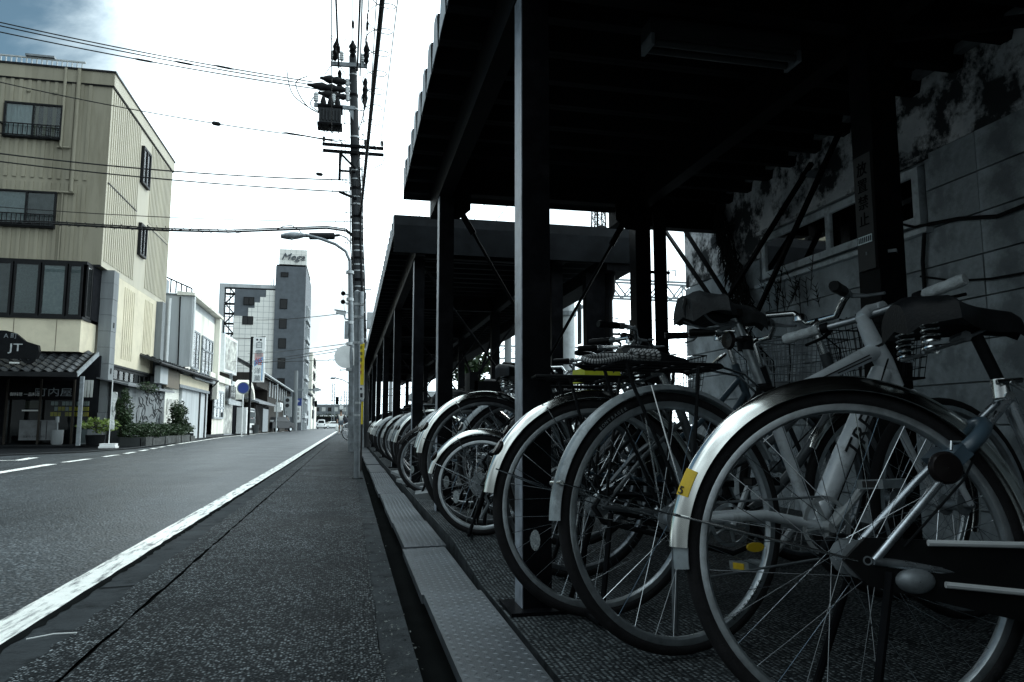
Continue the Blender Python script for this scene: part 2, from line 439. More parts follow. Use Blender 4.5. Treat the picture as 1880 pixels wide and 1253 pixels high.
# ---------------------------------------------------------------- mesh building
class MB:
    def __init__(self):
        self.v, self.f = [], []

    def add(self, vs, fs):
        b = len(self.v)
        self.v += [tuple(p) for p in vs]
        self.f += [tuple(b + i for i in q) for q in fs]
        return self

    def box(self, x0, x1, y0, y1, z0, z1):
        return self.add([(x0, y0, z0), (x1, y0, z0), (x1, y1, z0), (x0, y1, z0), (x0, y0, z1), (x1, y0, z1), (x1, y1, z1), (x0, y1, z1)],
                        [(3, 2, 1, 0), (4, 5, 6, 7), (0, 1, 5, 4), (1, 2, 6, 5), (2, 3, 7, 6), (3, 0, 4, 7)])

    def fbox(self, o, u, n, a0, a1, z0, z1, d0, d1):
        """Box in a facade frame: a along u, z up, d along the outward normal n."""
        o, u, n = Vector(o), Vector(u), Vector(n)
        z = Vector((0, 0, 1))
        P = [o + u * a + n * d + z * h for h in (z0, z1) for (a, d) in ((a0, d1), (a1, d1), (a1, d0), (a0, d0))]
        return self.add(P, [(3, 2, 1, 0), (4, 5, 6, 7), (0, 1, 5, 4), (1, 2, 6, 5), (2, 3, 7, 6), (3, 0, 4, 7)])

    def beam(self, p0, p1, w, h, up=(0, 0, 1)):
        p0, p1 = Vector(p0), Vector(p1)
        d = (p1 - p0).normalized()
        s = d.cross(Vector(up))
        if s.length < 1e-4:
            s = d.cross(Vector((1, 0, 0)))
        s.normalize()
        t = s.cross(d)
        P = [p + s * a * w / 2 + t * b * h / 2 for p in (p0, p1) for (a, b) in ((-1, -1), (1, -1), (1, 1), (-1, 1))]
        return self.add(P, [(0, 1, 2, 3), (7, 6, 5, 4), (0, 4, 5, 1), (1, 5, 6, 2), (2, 6, 7, 3), (3, 7, 4, 0)])

    def tube(self, pts, r, n=8, closed=False, caps=True):
        pts = [Vector(p) for p in pts]
        m = len(pts)
        rs = r if isinstance(r, (list, tuple)) else [r] * m
        vs, fs = [], []
        prev = None
        for i, p in enumerate(pts):
            if closed:
                d = pts[(i + 1) % m] - pts[i - 1]
            else:
                d = pts[min(i + 1, m - 1)] - pts[max(i - 1, 0)]
            d = d.normalized() if d.length > 1e-9 else Vector((0, 0, 1))
            if prev is None:
                a = Vector((0, 0, 1)) if abs(d.z) < 0.9 else Vector((1, 0, 0))
                s = d.cross(a).normalized()
            else:
                s = (prev - d * prev.dot(d))
                s = s.normalized() if s.length > 1e-6 else d.orthogonal().normalized()
            prev = s
            t = d.cross(s)
            for k in range(n):
                an = 2 * PI * k / n
                vs.append(p + (s * math.cos(an) + t * math.sin(an)) * rs[i])
        for i in range(m if closed else m - 1):
            j = (i + 1) % m
            for k in range(n):
                l = (k + 1) % n
                fs.append((i * n + k, i * n + l, j * n + l, j * n + k))
        if caps and not closed:
            fs.append(tuple(range(n - 1, -1, -1)))
            fs.append(tuple((m - 1) * n + k for k in range(n)))
        return self.add(vs, fs)

    def cyl(self, p0, p1, r0, r1=None, n=12):
        return self.tube([p0, p1], [r0, r0 if r1 is None else r1], n)

    def lathe(self, prof, c=(0, 0, 0), axis="z", n=24, closed=False):
        """prof: (radius, height) pairs turned about an axis through c."""
        vs, fs = [], []
        m = len(prof)
        for k in range(n):
            a = 2 * PI * k / n
            for r, h in prof:
                x, y = r * math.cos(a), r * math.sin(a)
                q = (x, y, h) if axis == "z" else ((x, h, y) if axis == "y" else (h, x, y))
                vs.append((c[0] + q[0], c[1] + q[1], c[2] + q[2]))
        for k in range(n):
            l = (k + 1) % n
            for i in range(m if closed else m - 1):
                j = (i + 1) % m
                fs.append((k * m + i, l * m + i, l * m + j, k * m + j))
        return self.add(vs, fs)

    def prism(self, poly, o, u, w, n, t):
        """Polygon (a, b) in the frame u, w at o, given thickness t along n."""
        o, u, w, n = Vector(o), Vector(u), Vector(w), Vector(n)
        k = len(poly)
        P = [o + u * a + w * b for a, b in poly] + [o + u * a + w * b + n * t for a, b in poly]
        F = [tuple(range(k - 1, -1, -1)), tuple(range(k, 2 * k))]
        for i in range(k):
            j = (i + 1) % k
            F.append((i, j, k + j, k + i))
        return self.add(P, F)

    def mesh(self, name, m, smooth=False):
        me = bpy.data.meshes.new(name)
        me.from_pydata(self.v, [], self.f)
        me.materials.append(m if not isinstance(m, str) else M[m])
        me.validate()
        if smooth:
            me.polygons.foreach_set("use_smooth", [True] * len(me.polygons))
            try:
                me.set_sharp_from_angle(angle=rad(42))
            except Exception:
                pass
        me.update()
        return me

    def build(self, name, m, parent=None, smooth=False, loc=None):
        return put(name, self.mesh(name, m, smooth), parent, loc)


def put(name, me, parent=None, loc=None):
    o = bpy.data.objects.new(name, me)
    COL.objects.link(o)
    if parent is not None:
        o.parent = parent
    if loc is not None:
        o.location = loc
    return o


def tag(o, label, cat, group=None):
    o["label"] = label
    o["category"] = cat
    if group:
        o["group"] = group
    return o


def struct(name, mb, m, smooth=False):
    o = mb.build(name, m, None, smooth)
    o["kind"] = "structure"
    return o


def thing(name, label, cat, loc=(0, 0, 0), rz=0.0, group=None, rx=0.0):
    o = bpy.data.objects.new(name, None)
    o.empty_display_size = 0.1
    COL.objects.link(o)
    o.location = loc
    o.rotation_euler = (rx, 0, rz)
    return tag(o, label, cat, group)


def stuff(o):
    o["kind"] = "stuff"
    return o


def dup(o, parent=None):
    c = o.copy()
    COL.objects.link(c)
    if parent is not None:
        c.parent = parent
    for ch in list(o.children):
        dup(ch, c)
    return c


def text(name, body, size, m, parent, loc, rot, depth=0.004, align="CENTER", sx=1.0, shear=0.0):
    c = bpy.data.curves.new(name, "FONT")
    c.body = body
    c.size = size
    c.extrude = depth
    c.align_x = align
    c.align_y = "CENTER"
    c.shear = shear
    c.resolution_u = 2
    o = bpy.data.objects.new(name, c)
    COL.objects.link(o)
    dg = bpy.context.evaluated_depsgraph_get()
    me = bpy.data.meshes.new_from_object(o.evaluated_get(dg))
    bpy.data.objects.remove(o)
    me.materials.clear()
    me.materials.append(M[m])
    r = put(name, me, parent, loc)
    r.rotation_euler = rot
    r.scale = (sx, 1, 1)
    return r


FR = ((1, 0, 0), (0, -1, 0))      # facade facing the camera (-Y)
SD = ((0, 1, 0), (1, 0, 0))       # facade facing the street (+X)
ROT_FR = (rad(90), 0, 0)
ROT_SD = (rad(90), 0, rad(90))


def window(parent, o, fr, a0, a1, z0, z1, n=2, frame="trim", inside="dark_pane", curtain=None, w=0.05, depth=0.09, name="window", rail=False, pane="glass"):
    """A sliding window set proud of its wall: frame with a dark backing, panes as sub-parts."""
    u, nn = fr
    mb = MB()
    mb.fbox(o, u, nn, a0, a1, z0, z0 + w, 0.003, depth)
    mb.fbox(o, u, nn, a0, a1, z1 - w, z1, 0.003, depth)
    for k in range(n + 1):
        c = a0 + w / 2 + (a1 - a0 - w) * k / n
        mb.fbox(o, u, nn, c - w / 2, c + w / 2, z0 + w, z1 - w, 0.003, depth)
    f = mb.build(name, frame, parent)
    MB().fbox(o, u, nn, a0 + w * 0.5, a1 - w * 0.5, z0 + w * 0.5, z1 - w * 0.5, 0.004, 0.014).build("backing", inside, f)
    for k in range(n):
        c0 = a0 + w + (a1 - a0 - w) * k / n
        c1 = a0 + (a1 - a0 - w) * (k + 1) / n
        if pane:
            MB().fbox(o, u, nn, c0 + 0.001, c1 - 0.001, z0 + w + 0.001, z1 - w - 0.001, depth * 0.62, depth * 0.62 + 0.008).build("pane", pane, f)
        if curtain and curtain[k]:
            cm = MB()
            wv = []
            N = 14
            o_, u_, n_ = Vector(o), Vector(u), Vector(nn)
            for i in range(N + 1):
                a = c0 + (c1 - c0) * i / N
                d = depth * 0.3 + (0.006 if curtain[k] == "curtain" else 0.0) * math.sin(i * 2.2)
                for h in (z0 + w, z1 - w):
                    wv.append(o_ + u_ * a + n_ * d + Vector((0, 0, h)))
            cm.add(wv, [(2 * i, 2 * i + 2, 2 * i + 3, 2 * i + 1) for i in range(N)])
            cm.build("curtain", curtain[k], f)
    return f


# ---------------------------------------------------------------- the ground
struct("ground", MB().box(-900, 900, -300, 1500, -0.4, -0.2), "soil")
# road surface: left edge opens out and curves like the real one
left = [(-12.5, -20), (-8.5, 9.0), (-6.74, 16.5), (-5.78, 18.1), (-5.35, 20.8), (-5.54, 26.7), (-6.3, 40), (-6.7, 60), (-6.9, 100), (-9, 185)]


def sheet(pts_l, pts_r, z, zb=-0.21):
    mb = MB()
    n = len(pts_l)
    P = [(x, y, z) for x, y in pts_l] + [(x, y, z) for x, y in pts_r]
    mb.add(P, [(i, n + i, n + i + 1, i + 1) for i in range(n - 1)])
    return mb


ys = [p[1] for p in left]
struct("road", sheet(left, [(-0.905, y) for y in ys[:-1]] + [(3.0, 185)], 0.0), "road")
struct("far_left_ground", sheet([(-60, y) for y in ys], left, -0.004), "forecourt")
struct("gutter", sheet([(-0.955, -8), (-0.955, 150)], [(-0.70, -8), (-0.70, 150)], 0.003), "gutter")
random.seed(33)
ea, eb = [], []
yy = -4.0
while yy < 60:
    ea.append((-0.765 + random.uniform(-0.012, 0.012), yy))
    eb.append((-0.655 + random.uniform(-0.005, 0.005), yy))
    yy += 0.07 if yy < 9 else 0.8
struct("pavement_edge", sheet(ea, eb, 0.0075), "pave")
ea, eb = [], []
yy = -4.0
while yy < 40:
    ea.append((-0.94, yy))
    eb.append((-0.888 + random.uniform(-0.008, 0.010), yy))
    yy += 0.05 if yy < 9 else 0.8
struct("bitumen_edge", sheet(ea, eb, 0.0045), "seam")
for yc in (3.05, 5.6, 8.4, 11.5):
    struct("gutter_joint", MB().add([(-0.885, yc, 0.0058), (-0.77, yc + 0.02, 0.0058), (-0.77, yc + 0.032, 0.0058), (-0.885, yc + 0.012, 0.0058)], [(0, 1, 2, 3)]), "seam")
struct("gutter_joint", sheet([(-0.672, -8), (-0.672, 150)], [(-0.62, -8), (-0.62, 150)], -0.004), "seam")
# rough patched asphalt strip between gutter and footway
mb = MB()
random.seed(3)
y = -3.0
L_, R_ = [], []
while y < 40:
    L_.append((-0.640 + random.uniform(-0.006, 0.006), y))
    R_.append((0.095 + random.uniform(-0.004, 0.004), y))
    y += 0.12 if y < 12 else 1.0
L_.append((-0.640, 150)); R_.append((0.095, 150))
struct("pavement", sheet(L_, R_, 0.010), "pave")
mb = MB()
mb.box(0.095, 0.184, -16, 60, -0.2, 0.004)
struct("channel_kerb", mb, "gutter")
struct("channel_bed", MB().box(0.184, 0.504, -16, 60, -0.21, -0.10), "seam")
struct("lot_ground", sheet([(0.505, -16), (0.505, 2.85)], [(3.2, -16), (3.2, 2.85)], 0.0), "lot")
struct("lot_slope", MB().add([(0.505, 2.85, 0), (3.2, 2.85, 0), (3.2, 3.65, 0.05), (0.505, 3.65, 0.05)], [(0, 1, 2, 3)]), "lot")
struct("lot_upper_ground", sheet([(0.505, 3.65), (0.505, 60)], [(9.0, 3.65), (9.0, 60)], 0.05), "lot")
struct("lot_edge", MB().add([(0.505, -16, 0), (0.505, 2.85, 0), (0.505, 3.65, 0.05), (0.505, 60, 0.05), (0.505, -16, -0.2), (0.505, 2.85, -0.2), (0.505, 3.65, -0.2), (0.505, 60, -0.2)], [(0, 4, 5, 1), (1, 5, 6, 2), (2, 6, 7, 3)]), "gutter")
struct("railway_ground", MB().box(9.0, 200, -60, 400, -0.2, 0.02), "soil")
# cracks across the footway
for (yc, x0, x1) in ((9.9, -0.30, 0.09), (8.55, -0.10, 0.09), (7.0, -0.02, 0.09), (12.4, -0.35, 0.08)):
    mb = MB()
    pts = []
    for i in range(12):
        pts.append((x0 + (x1 - x0) * i / 11, yc + random.uniform(-0.03, 0.03)))
    v = [(x, yy - 0.008, 0.0135) for x, yy in pts] + [(x, yy + 0.008, 0.0135) for x, yy in pts]
    mb.add(v, [(i, i + 1, 13 + i, 12 + i) for i in range(11)])
    struct("pavement_crack", mb, "seam")
# painted lines
wl = []
wr = []
random.seed(11)
y = -6.0
while y < 150:
    wl.append((-1.032 - 0.0045 * max(0, y - 10) + random.uniform(-0.002, 0.002), y))
    wr.append((-0.918 - 0.0040 * max(0, y - 12) + random.uniform(-0.006, 0.004), y))
    y += 0.1 if y < 8 else 1.5
struct("edge_line", sheet(wl, wr, 0.006), "line")


def ribbon(pts, w, z):
    a, b = [], []
    for i, p in enumerate(pts):
        q, r = pts[max(0, i - 1)], pts[min(len(pts) - 1, i + 1)]
        d = Vector((r[0] - q[0], r[1] - q[1], 0)).normalized()
        s = Vector((-d.y, d.x, 0)) * w / 2
        a.append((p[0] + s.x, p[1] + s.y))
        b.append((p[0] - s.x, p[1] - s.y))
    return sheet(a, b, z)


struct("far_edge_line", ribbon([(-3.6, 2), (-4.30, 10.0), (-4.52, 12.9)], 0.15, 0.005), "line")
dashl = [(-4.54, 13.3), (-4.60, 15.6), (-4.66, 17.2), (-4.82, 19.0), (-4.95, 20.6), (-5.10, 22.0), (-5.24, 23.6), (-5.45, 26.0)]


def on_line(t):
    i = min(int(t), len(dashl) - 2)
    k = t - i
    return (dashl[i][0] * (1 - k) + dashl[i + 1][0] * k, dashl[i][1] * (1 - k) + dashl[i + 1][1] * k)


for i in range(7):
    struct("dash_line", ribbon([on_line(i + 0.08), on_line(i + 0.38), on_line(i + 0.66)], 0.12, 0.005), "line")
struct("far_edge_line", ribbon([(-5.46, 26.1), (-5.9, 33), (-6.4, 41), (-6.6, 60), (-6.8, 120)], 0.16, 0.005), "line")
struct("side_line", ribbon([(-6.345, 14.393, 0.000)[:2], (-5.578, 14.426, 0.000)[:2], (-5.772, 15.581, 0.000)[:2]], 0.17, 0.005), "line")
struct("far_kerb", ribbon([(-12.4, 9.0), (-6.9, 17.3), (-5.95, 18.9), (-5.65, 21.0), (-5.8, 26.7), (-6.5, 40), (-6.95, 60), (-7.1, 110)], 0.12, 0.012), "concrete_dark")
# a straw and dry leaves on the road edge
tag(MB().tube([(-0.86, 2.36, 0.012), (-0.80, 2.385, 0.016), (-0.745, 2.40, 0.012)], 0.002, 6).build("straw", "white"), "thin pale straw lying on the gutter beside the white line", "straw")
mb = MB()
random.seed(21)
for i in range(520):
    yy = 1.6 + 7.5 * random.random() ** 1.6
    xx = random.choice((random.gauss(0.10, 0.025), random.gauss(0.03, 0.05), random.gauss(0.15, 0.02)))
    s = random.uniform(0.0015, 0.0042)
    a = random.random() * 6.3
    z0 = 0.0125
    P = [(xx + s * math.cos(a + k * 1.57) * (1.6 if k % 2 else 0.8), yy + s * math.sin(a + k * 1.57) * (1.6 if k % 2 else 0.8), z0 + random.uniform(0, 0.005)) for k in range(4)]
    mb.add(P, [(0, 1, 2, 3)])
lit = stuff(tag(mb.build("leaf_litter", "litter"), "bits of dry litter gathered along the channel kerb", "litter"))

# ---------------------------------------------------------------- tread plates over the channel
row = thing("channel_cover", "row of grey steel tread plates covering the drain channel beside the bikes", "drain cover", (0.362, 0, 0))
tm = MB()
for i in range(8):
    for j in range(42):
        a = 0.55 if (i + j) % 2 else -0.55
        cx_, cy_ = -0.086 + i * 0.0246, 0.025 + j * 0.0222
        dx, dy = math.cos(a) * 0.0085, math.sin(a) * 0.0085
        ex, ey = -math.sin(a) * 0.0020, math.cos(a) * 0.0020
        tm.add([(cx_ - dx, cy_ - dy, 0), (cx_ + ex, cy_ + ey, 0), (cx_ + dx, cy_ + dy, 0), (cx_ - ex, cy_ - ey, 0), (cx_, cy_, 0.0014)], [(0, 3, 4), (3, 2, 4), (2, 1, 4), (1, 0, 4)])
tread = tm.mesh("tread", "tread")
pm = MB().box(-0.099, 0.099, 0.004, 0.956, -0.03, 0.0).mesh("cover_plate", "plate")
random.seed(5)
for k, y0 in enumerate([-2.2 + 0.96 * i for i in range(24)]):
    p = put("cover_plate", pm, row, (random.uniform(-0.006, 0.006), y0 + 0.02, 0.028 + random.uniform(-0.005, 0.005)))
    p.rotation_euler = (random.uniform(-0.004, 0.004), rad(-1.2 + random.uniform(-0.6, 0.6)), random.uniform(-0.003, 0.003))
    if y0 < 9:
        stuff(put("tread", tread, p, (0, 0, 0.0)))
for (xx, yy, r, w_) in ((0.60, 7.1, 0.15, "middle"), (0.62, 6.1, -0.1, "nearest"), (0.6, 8.4, 0.1, "farthest")):
    o = tag(MB().add([(-0.08, -0.38, 0.0), (0.10, -0.38, 0.0), (0.12, 0.36, 0.0), (-0.08, 0.36, 0.0), (-0.08, -0.38, 0.03), (0.10, -0.38, 0.05), (0.12, 0.36, 0.05), (-0.08, 0.36, 0.03)],
                    [(3, 2, 1, 0), (4, 5, 6, 7), (0, 1, 5, 4), (1, 2, 6, 5), (2, 3, 7, 6), (3, 0, 4, 7)]).build("ramp_block", "concrete"),
            w_ + " of the pale concrete wedge slabs between the tread plates and bike wheels", "ramp block", "concrete wedge slabs")
    o.location = (xx, yy, 0.05)
    o.rotation_euler = (0, 0, r)

# ---------------------------------------------------------------- the bicycle sheds
RX0, RZ = 0.36, 2.345
pitch = 0.278


def rib_mesh(x1, name):
    """One fold of the folded-plate roof: a hat profile along Y, run out along X."""
    prof = [(0.0, 0.0), (0.03, 0.0), (0.095, 0.19), (0.185, 0.19), (0.248, 0.0), (0.278, 0.0)]
    t = 0.004
    mb = MB()
    lo = [(y, z) for y, z in prof]
    hi = [(y, z + t) for y, z in prof]
    hi[2] = (hi[2][0] - 0.003, hi[2][1])
    hi[3] = (hi[3][0] + 0.003, hi[3][1])
    V = [(x, y, z) for x in (0, x1) for y, z in lo + hi]
    n, k = len(prof), 2 * len(prof)
    F = []
    for i in range(n - 1):
        F += [(i, i + 1, k + i + 1, k + i), (n + i, k + n + i, k + n + i + 1, n + i + 1), (i, n + i, n + i + 1, i + 1), (k + i, k + i + 1, k + n + i + 1, k + n + i)]
    F += [(0, k, k + n, n), (n - 1, 2 * n - 1, k + 2 * n - 1, k + n - 1)]
    mb.add(V, F)
    return mb.mesh(name, "roof")


capm = MB().prism([(0.030, -0.006), (0.095, 0.197), (0.185, 0.197), (0.248, -0.006)], (-0.006, 0, 0), (0, 1, 0), (0, 0, 1), (1, 0, 0), 0.003).mesh("end_cap", "cap")


def post(parent, x, y, z1, s=0.1, zb=0.0):
    mb = MB()
    mb.box(x - s / 2, x + s / 2, y - s / 2, y + s / 2 + 0.012, zb + 0.012, z1)
    mb.box(x - s / 2 - 0.05, x + s / 2 + 0.05, y - s / 2 - 0.05, y + s / 2 + 0.05, zb, zb + 0.012)
    o = mb.build("post", "post", parent)
    MB().box(x - s / 2 - 0.004, x - s / 2 - 0.001, y - s / 2 + 0.002, y + s / 2 + 0.010, zb + 0.013, z1 - 0.002).build("street_face_skin", "post_lit_face" if x < 1.5 else "post", o)  # thin skin added to hold the sky-lit tone of the front posts
    return o


def rod_brace(parent, p0, p1, g=0.2, r=0.011):
    a, b = Vector(p0), Vector(p1)
    d = (b - a).normalized()
    mb = MB()
    mb.tube([a, b], r, 8)
    mb.tube([a + d * 0.02, a + d * g], r * 2.0, 8)
    mb.beam(a - d * 0.05, a + d * 0.07, 0.012, 0.09, (0, 1, 0))
    mb.beam(b - d * 0.07, b + d * 0.05, 0.012, 0.09, (0, 1, 0))
    return mb.build("brace", "blacksteel", parent)


def shed(label, y0, y1, x1, post_ys, zb, rear_x=2.02, gutter_x=None):
    root = thing("bike_shed", label, "bike shed", (0, 0, 0))
    n = int(round((y1 - y0) / pitch))
    rm = rib_mesh(x1 - RX0, "roof_rib")
    for i in range(n):
        o = put("roof_rib", rm, root, (RX0, y1 - (i + 1) * pitch - 0.012, RZ + random.uniform(-0.002, 0.002)))
        put("end_cap", capm, o)
    MB().box(RX0 - 0.004, x1, y1 - 0.006, y1 + 0.003, RZ - 0.055, RZ + 0.19).build("fascia", "roof", root)
    # beams along the street, front and rear, and cross beams at each pair of posts
    MB().box(0.555, 0.645, y0, y1 - 0.02, RZ - 0.20, RZ - 0.004).build("beam", "blacksteel", root)
    MB().box(rear_x - 0.045, rear_x + 0.045, y0, y1 - 0.02, RZ - 0.19, RZ - 0.004).build("beam", "blacksteel", root)
    for k, py in enumerate(post_ys):
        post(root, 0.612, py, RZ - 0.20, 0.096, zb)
        post(root, rear_x, py, RZ - 0.19, 0.11, zb)
        MB().box(0.645, rear_x - 0.045, py - 0.04, py + 0.04, RZ - 0.17, RZ - 0.006).build("cross_beam", "blacksteel", root)
    return root


random.seed(9)
s1 = shed("nearest bike shed with black steel posts and deep ribbed roof", -15.0, 5.42, 2.96, (-10.0, -6.3, -2.6, 2.44, 4.87), 0.0)
for sx, sz in ((1, 1),):
    rod_brace(s1, (0.70, 4.87, 2.08), (1.72, 4.87, 0.35))
    rod_brace(s1, (1.90, 4.87, 2.06), (0.92, 4.87, 0.35))
MB().prism([(0, 0), (0.13, 0), (0.13, -0.10), (0.05, -0.17), (0, -0.17)], (0.65, 4.865, RZ - 0.17), (1, 0, 0), (0, 0, 1), (0, 1, 0), 0.012).build("gusset", "blacksteel", s1)
MB().prism([(0, 0), (-0.13, 0), (-0.13, -0.10), (-0.05, -0.17), (0, -0.17)], (1.965, 4.865, RZ - 0.17), (1, 0, 0), (0, 0, 1), (0, 1, 0), 0.012).build("gusset", "blacksteel", s1)
MB().box(2.09, 2.90, 5.30, 5.40, RZ - 0.18, RZ - 0.03).build("end_beam", "blacksteel", s1)
# struts in the bay by the wall
for p0, p1 in (((2.800, 5.747, 2.277), (2.800, 4.477, 0.974)), ((2.800, 6.148, 2.377), (2.800, 5.118, 1.429)), ((2.800, 3.957, 2.240), (2.800, 5.156, 1.507)), ((2.800, 3.642, 2.367), (2.800, 4.771, 1.283))):
    MB().beam(p0, p1, 0.026, 0.026).build("wall_strut", "blacksteel", s1)
MB().beam((2.06, 2.44, 2.16), (2.86, 1.55, 1.95), 0.03, 0.04).build("wall_strut", "blacksteel", s1)
# number plate and fixing band on the near rear post
bp = MB().box(1.948, 1.966, 2.392, 2.488, 1.2, 1.66).build("post_sign", "board_dark", s1)
MB().box(1.944, 1.947, 2.400, 2.480, 1.305, 1.335).build("sign_strip", "alloy", bp)
for k in range(7):
    MB().box(1.9425, 1.9435, 2.404 + k * 0.0108, 2.4095 + k * 0.0108, 1.309, 1.331).build("sign_mark", "ink", bp)
for k_, ch_ in enumerate("放置禁止"):
    text("sign_lettering", ch_, 0.06, "seam", bp, (1.9465, 2.44, 1.60 - k_ * 0.068), (rad(90), 0, rad(-90)), 0.001)
MB().lathe([(0.074, -0.006), (0.076, -0.006), (0.076, 0.006), (0.074, 0.006)], (2.02, 2.44, 1.265), n=4).build("band", "galv", s1)

s2 = shed("longer second bike shed beyond the gap with black posts", 6.62 - 0.0, 6.62 + pitch * 80, 2.75, (6.86, 9.95, 13.1, 16.3, 19.5, 22.7, 25.9), 0.05, 1.95)
MB().box(RX0 - 0.004, 2.66, 6.60, 6.612, RZ - 0.18, RZ + 0.075).build("end_fascia", "roof", s2)
for yy in (6.86, 9.95, 13.1):
    rod_brace(s2, (0.68, yy, 2.05), (1.85, yy, 0.5))
    rod_brace(s2, (1.88, yy, 2.05), (0.75, yy, 0.5))
MB().beam((1.95, 9.95, 1.95), (1.95, 13.1, 0.5), 0.03, 0.03).build("brace", "blacksteel", s2)
MB().beam((1.95, 9.95, 0.5), (1.95, 13.1, 1.95), 0.03, 0.03).build("brace", "blacksteel", s2)
# box gutter at the back edge with its elbowed pipe
MB().box(2.40, 2.66, 6.63, 28, RZ - 0.25, RZ - 0.10).build("gutter_box", "blacksteel", s2)
MB().beam((2.173, 6.800, 1.775), (2.169, 6.800, 1.389), 0.10, 0.012).build("notice_board", "galv", s2)
tag(MB().tube([(2.50, 6.83, 2.12), (2.50, 6.83, 1.96), (2.50, 6.83, 1.93), (2.47, 6.83, 1.83), (2.47, 6.83, 0.05)], 0.055, 12).tube([(2.35, 6.83, 1.50), (2.60, 6.83, 1.50)], 0.012, 8).build("drain_pipe", "blacksteel"),
    "black elbowed drain pipe at the near end of the second shed", "drain pipe")
tag(MB().tube([(2.17, 4.87, 2.20), (2.17, 4.87, 0.05)], 0.047, 12).tube([(2.02, 4.87, 1.70), (2.24, 4.87, 1.70)], 0.012, 8).build("drain_pipe", "blacksteel"),
    "straight black drain pipe strapped beside the first shed's far rear post", "drain pipe")
MB().box(2.24, 2.44, 6.795, 6.905, 0.05, 2.10).build("post", "post", s2)

# fluorescent batten under the first roof
fl = thing("tube_light", "unlit twin tube batten light under the near shed roof", "lamp", (1.12, 2.6, 2.09))
MB().box(0, 0.66, -0.05, 0.05, 0.045, 0.11).build("housing", "wire_grey", fl)
for yy in (-0.03, 0.03):
    MB().tube([(0.02, yy, 0.018), (0.64, yy, 0.018)], 0.016, 12).build("tube", "wire_grey", fl, True)
for xx in (0.0, 0.645):
    MB().box(xx, xx + 0.015, -0.052, 0.052, -0.002, 0.045).build("tube_holder", "galv", fl)
MB().tube([(0.1, 0, 0.11), (0.1, 0, 0.30)], 0.008, 6).tube([(0.56, 0, 0.11), (0.56, 0, 0.30)], 0.008, 6).build("hanger", "blacksteel", fl)

# ---------------------------------------------------------------- the building behind the bikes
WX = 2.9
bw = thing("block_building", "low grey block and stained plaster building closing the shed's back", "building", (0, 0, 0))
# inner shell, set back so that every block stands proud with open joints
shell = MB()
shell.box(WX + 0.02, 6.5, -15.0, 3.17, -0.1, 2.42)
shell.box(WX + 0.02, 6.5, 4.72, 5.93, -0.1, 2.42)
shell.box(WX + 0.02, 6.5, 3.17, 4.72, -0.1, 1.63)
shell.box(WX + 0.02, 6.5, 3.17, 4.72, 1.97, 2.42)
shell.box(WX + 0.35, 6.5, 3.17, 4.72, 1.63, 1.97)
shell.build("wall", "block", bw)
MB().box(WX - 0.005, WX + 0.012, -15.0, 5.96, 2.005, 2.42).build("plaster_band", "wall", bw)
MB().box(WX - 0.004, WX + 0.012, 4.745, 5.96, 1.815, 2.003).build("plaster_panel", "wall", bw)
random.seed(14)
cols = [-15.0, -12.0, -9.0, -6.0, -3.55, -1.95, -0.35, 1.25, 2.83, 4.44, 5.96]
bid = {}
for r in range(10):
    z0, z1 = 0.2 * r + 0.008, 0.2 * r + 0.199
    for a, b in zip(cols[:-1], cols[1:]):
        segs = [(a, b)]
        if r in (8, 9):
            segs = []
            if a < 3.15:
                segs.append((a, min(b, 3.15)))
            if b > 4.74:
                segs.append((max(a, 4.74), b))
        for (p, q) in segs:
            if r == 9 and p > 4.7:
                continue
            zz1 = z1 - (0.0 if r != 8 else 0.0)
            key = (round(q - p, 3))
            if key not in bid:
                bid[key] = MB().box(-0.012, 0.012, 0.003, key - 0.003, 0.0, 0.192).mesh("block", "block")
            put("block", bid[key], bw, (WX + random.uniform(-0.002, 0.002), p, z0))
# under-window row closes up to the sill
MB().box(WX - 0.010, WX + 0.012, 3.16, 4.74, 1.612, 1.630).build("sill_course", "block", bw)
MB().box(WX - 0.02, 6.5, -15, 5.97, 2.42, 2.50).build("roof", "concrete_dark", bw)
MB().box(WX - 0.07, WX - 0.021, -15, 5.97, 2.40, 2.44).build("ledge", "concrete", bw)
wf = window(bw, (WX + 0.03, 0, 0), ((0, 1, 0), (-1, 0, 0)), 3.19, 4.70, 1.645, 1.955, 2, "sill", "room", None, 0.045, 0.05, pane="glass")
MB().box(WX - 0.05, WX + 0.02, 3.12, 4.76, 1.585, 1.610).build("window_sill", "sill", bw)
MB().box(WX - 0.03, WX - 0.006, 3.12, 4.76, 1.972, 2.0).build("lintel", "wall", bw)
# bracket and fixing high on the wall
br = MB().beam((2.870, 4.102, 2.438), (2.870, 4.099, 2.326), 0.03, 0.02)
br.box(2.80, 2.895, 3.93, 4.05, 2.18, 2.20)
br.build("wall_bracket", "galv", bw)
tag(MB().tube([(2.870, 2.516, 1.569), (2.870, 2.583, 1.560), (2.870, 2.723, 1.551), (2.870, 2.936, 1.600), (2.870, 3.125, 1.624), (2.870, 3.158, 1.581), (2.870, 3.180, 1.443), (2.870, 3.180, 1.272), (2.870, 3.180, 1.103)], 0.010, 8).tube([(2.870, 3.125, 1.624), (2.870, 3.217, 1.632), (2.870, 3.311, 1.675)], 0.007, 6).build("wall_cable", "wire"),
    "black cable sagging along and down the block wall", "cable")
tag(MB().tube([(2.870, 2.583, 1.263), (2.870, 2.777, 1.272), (2.870, 2.988, 1.303), (2.870, 3.202, 1.368)], 0.006, 6).build("wall_cable", "wire"), "thin lower cable drooping along the block wall", "cable")
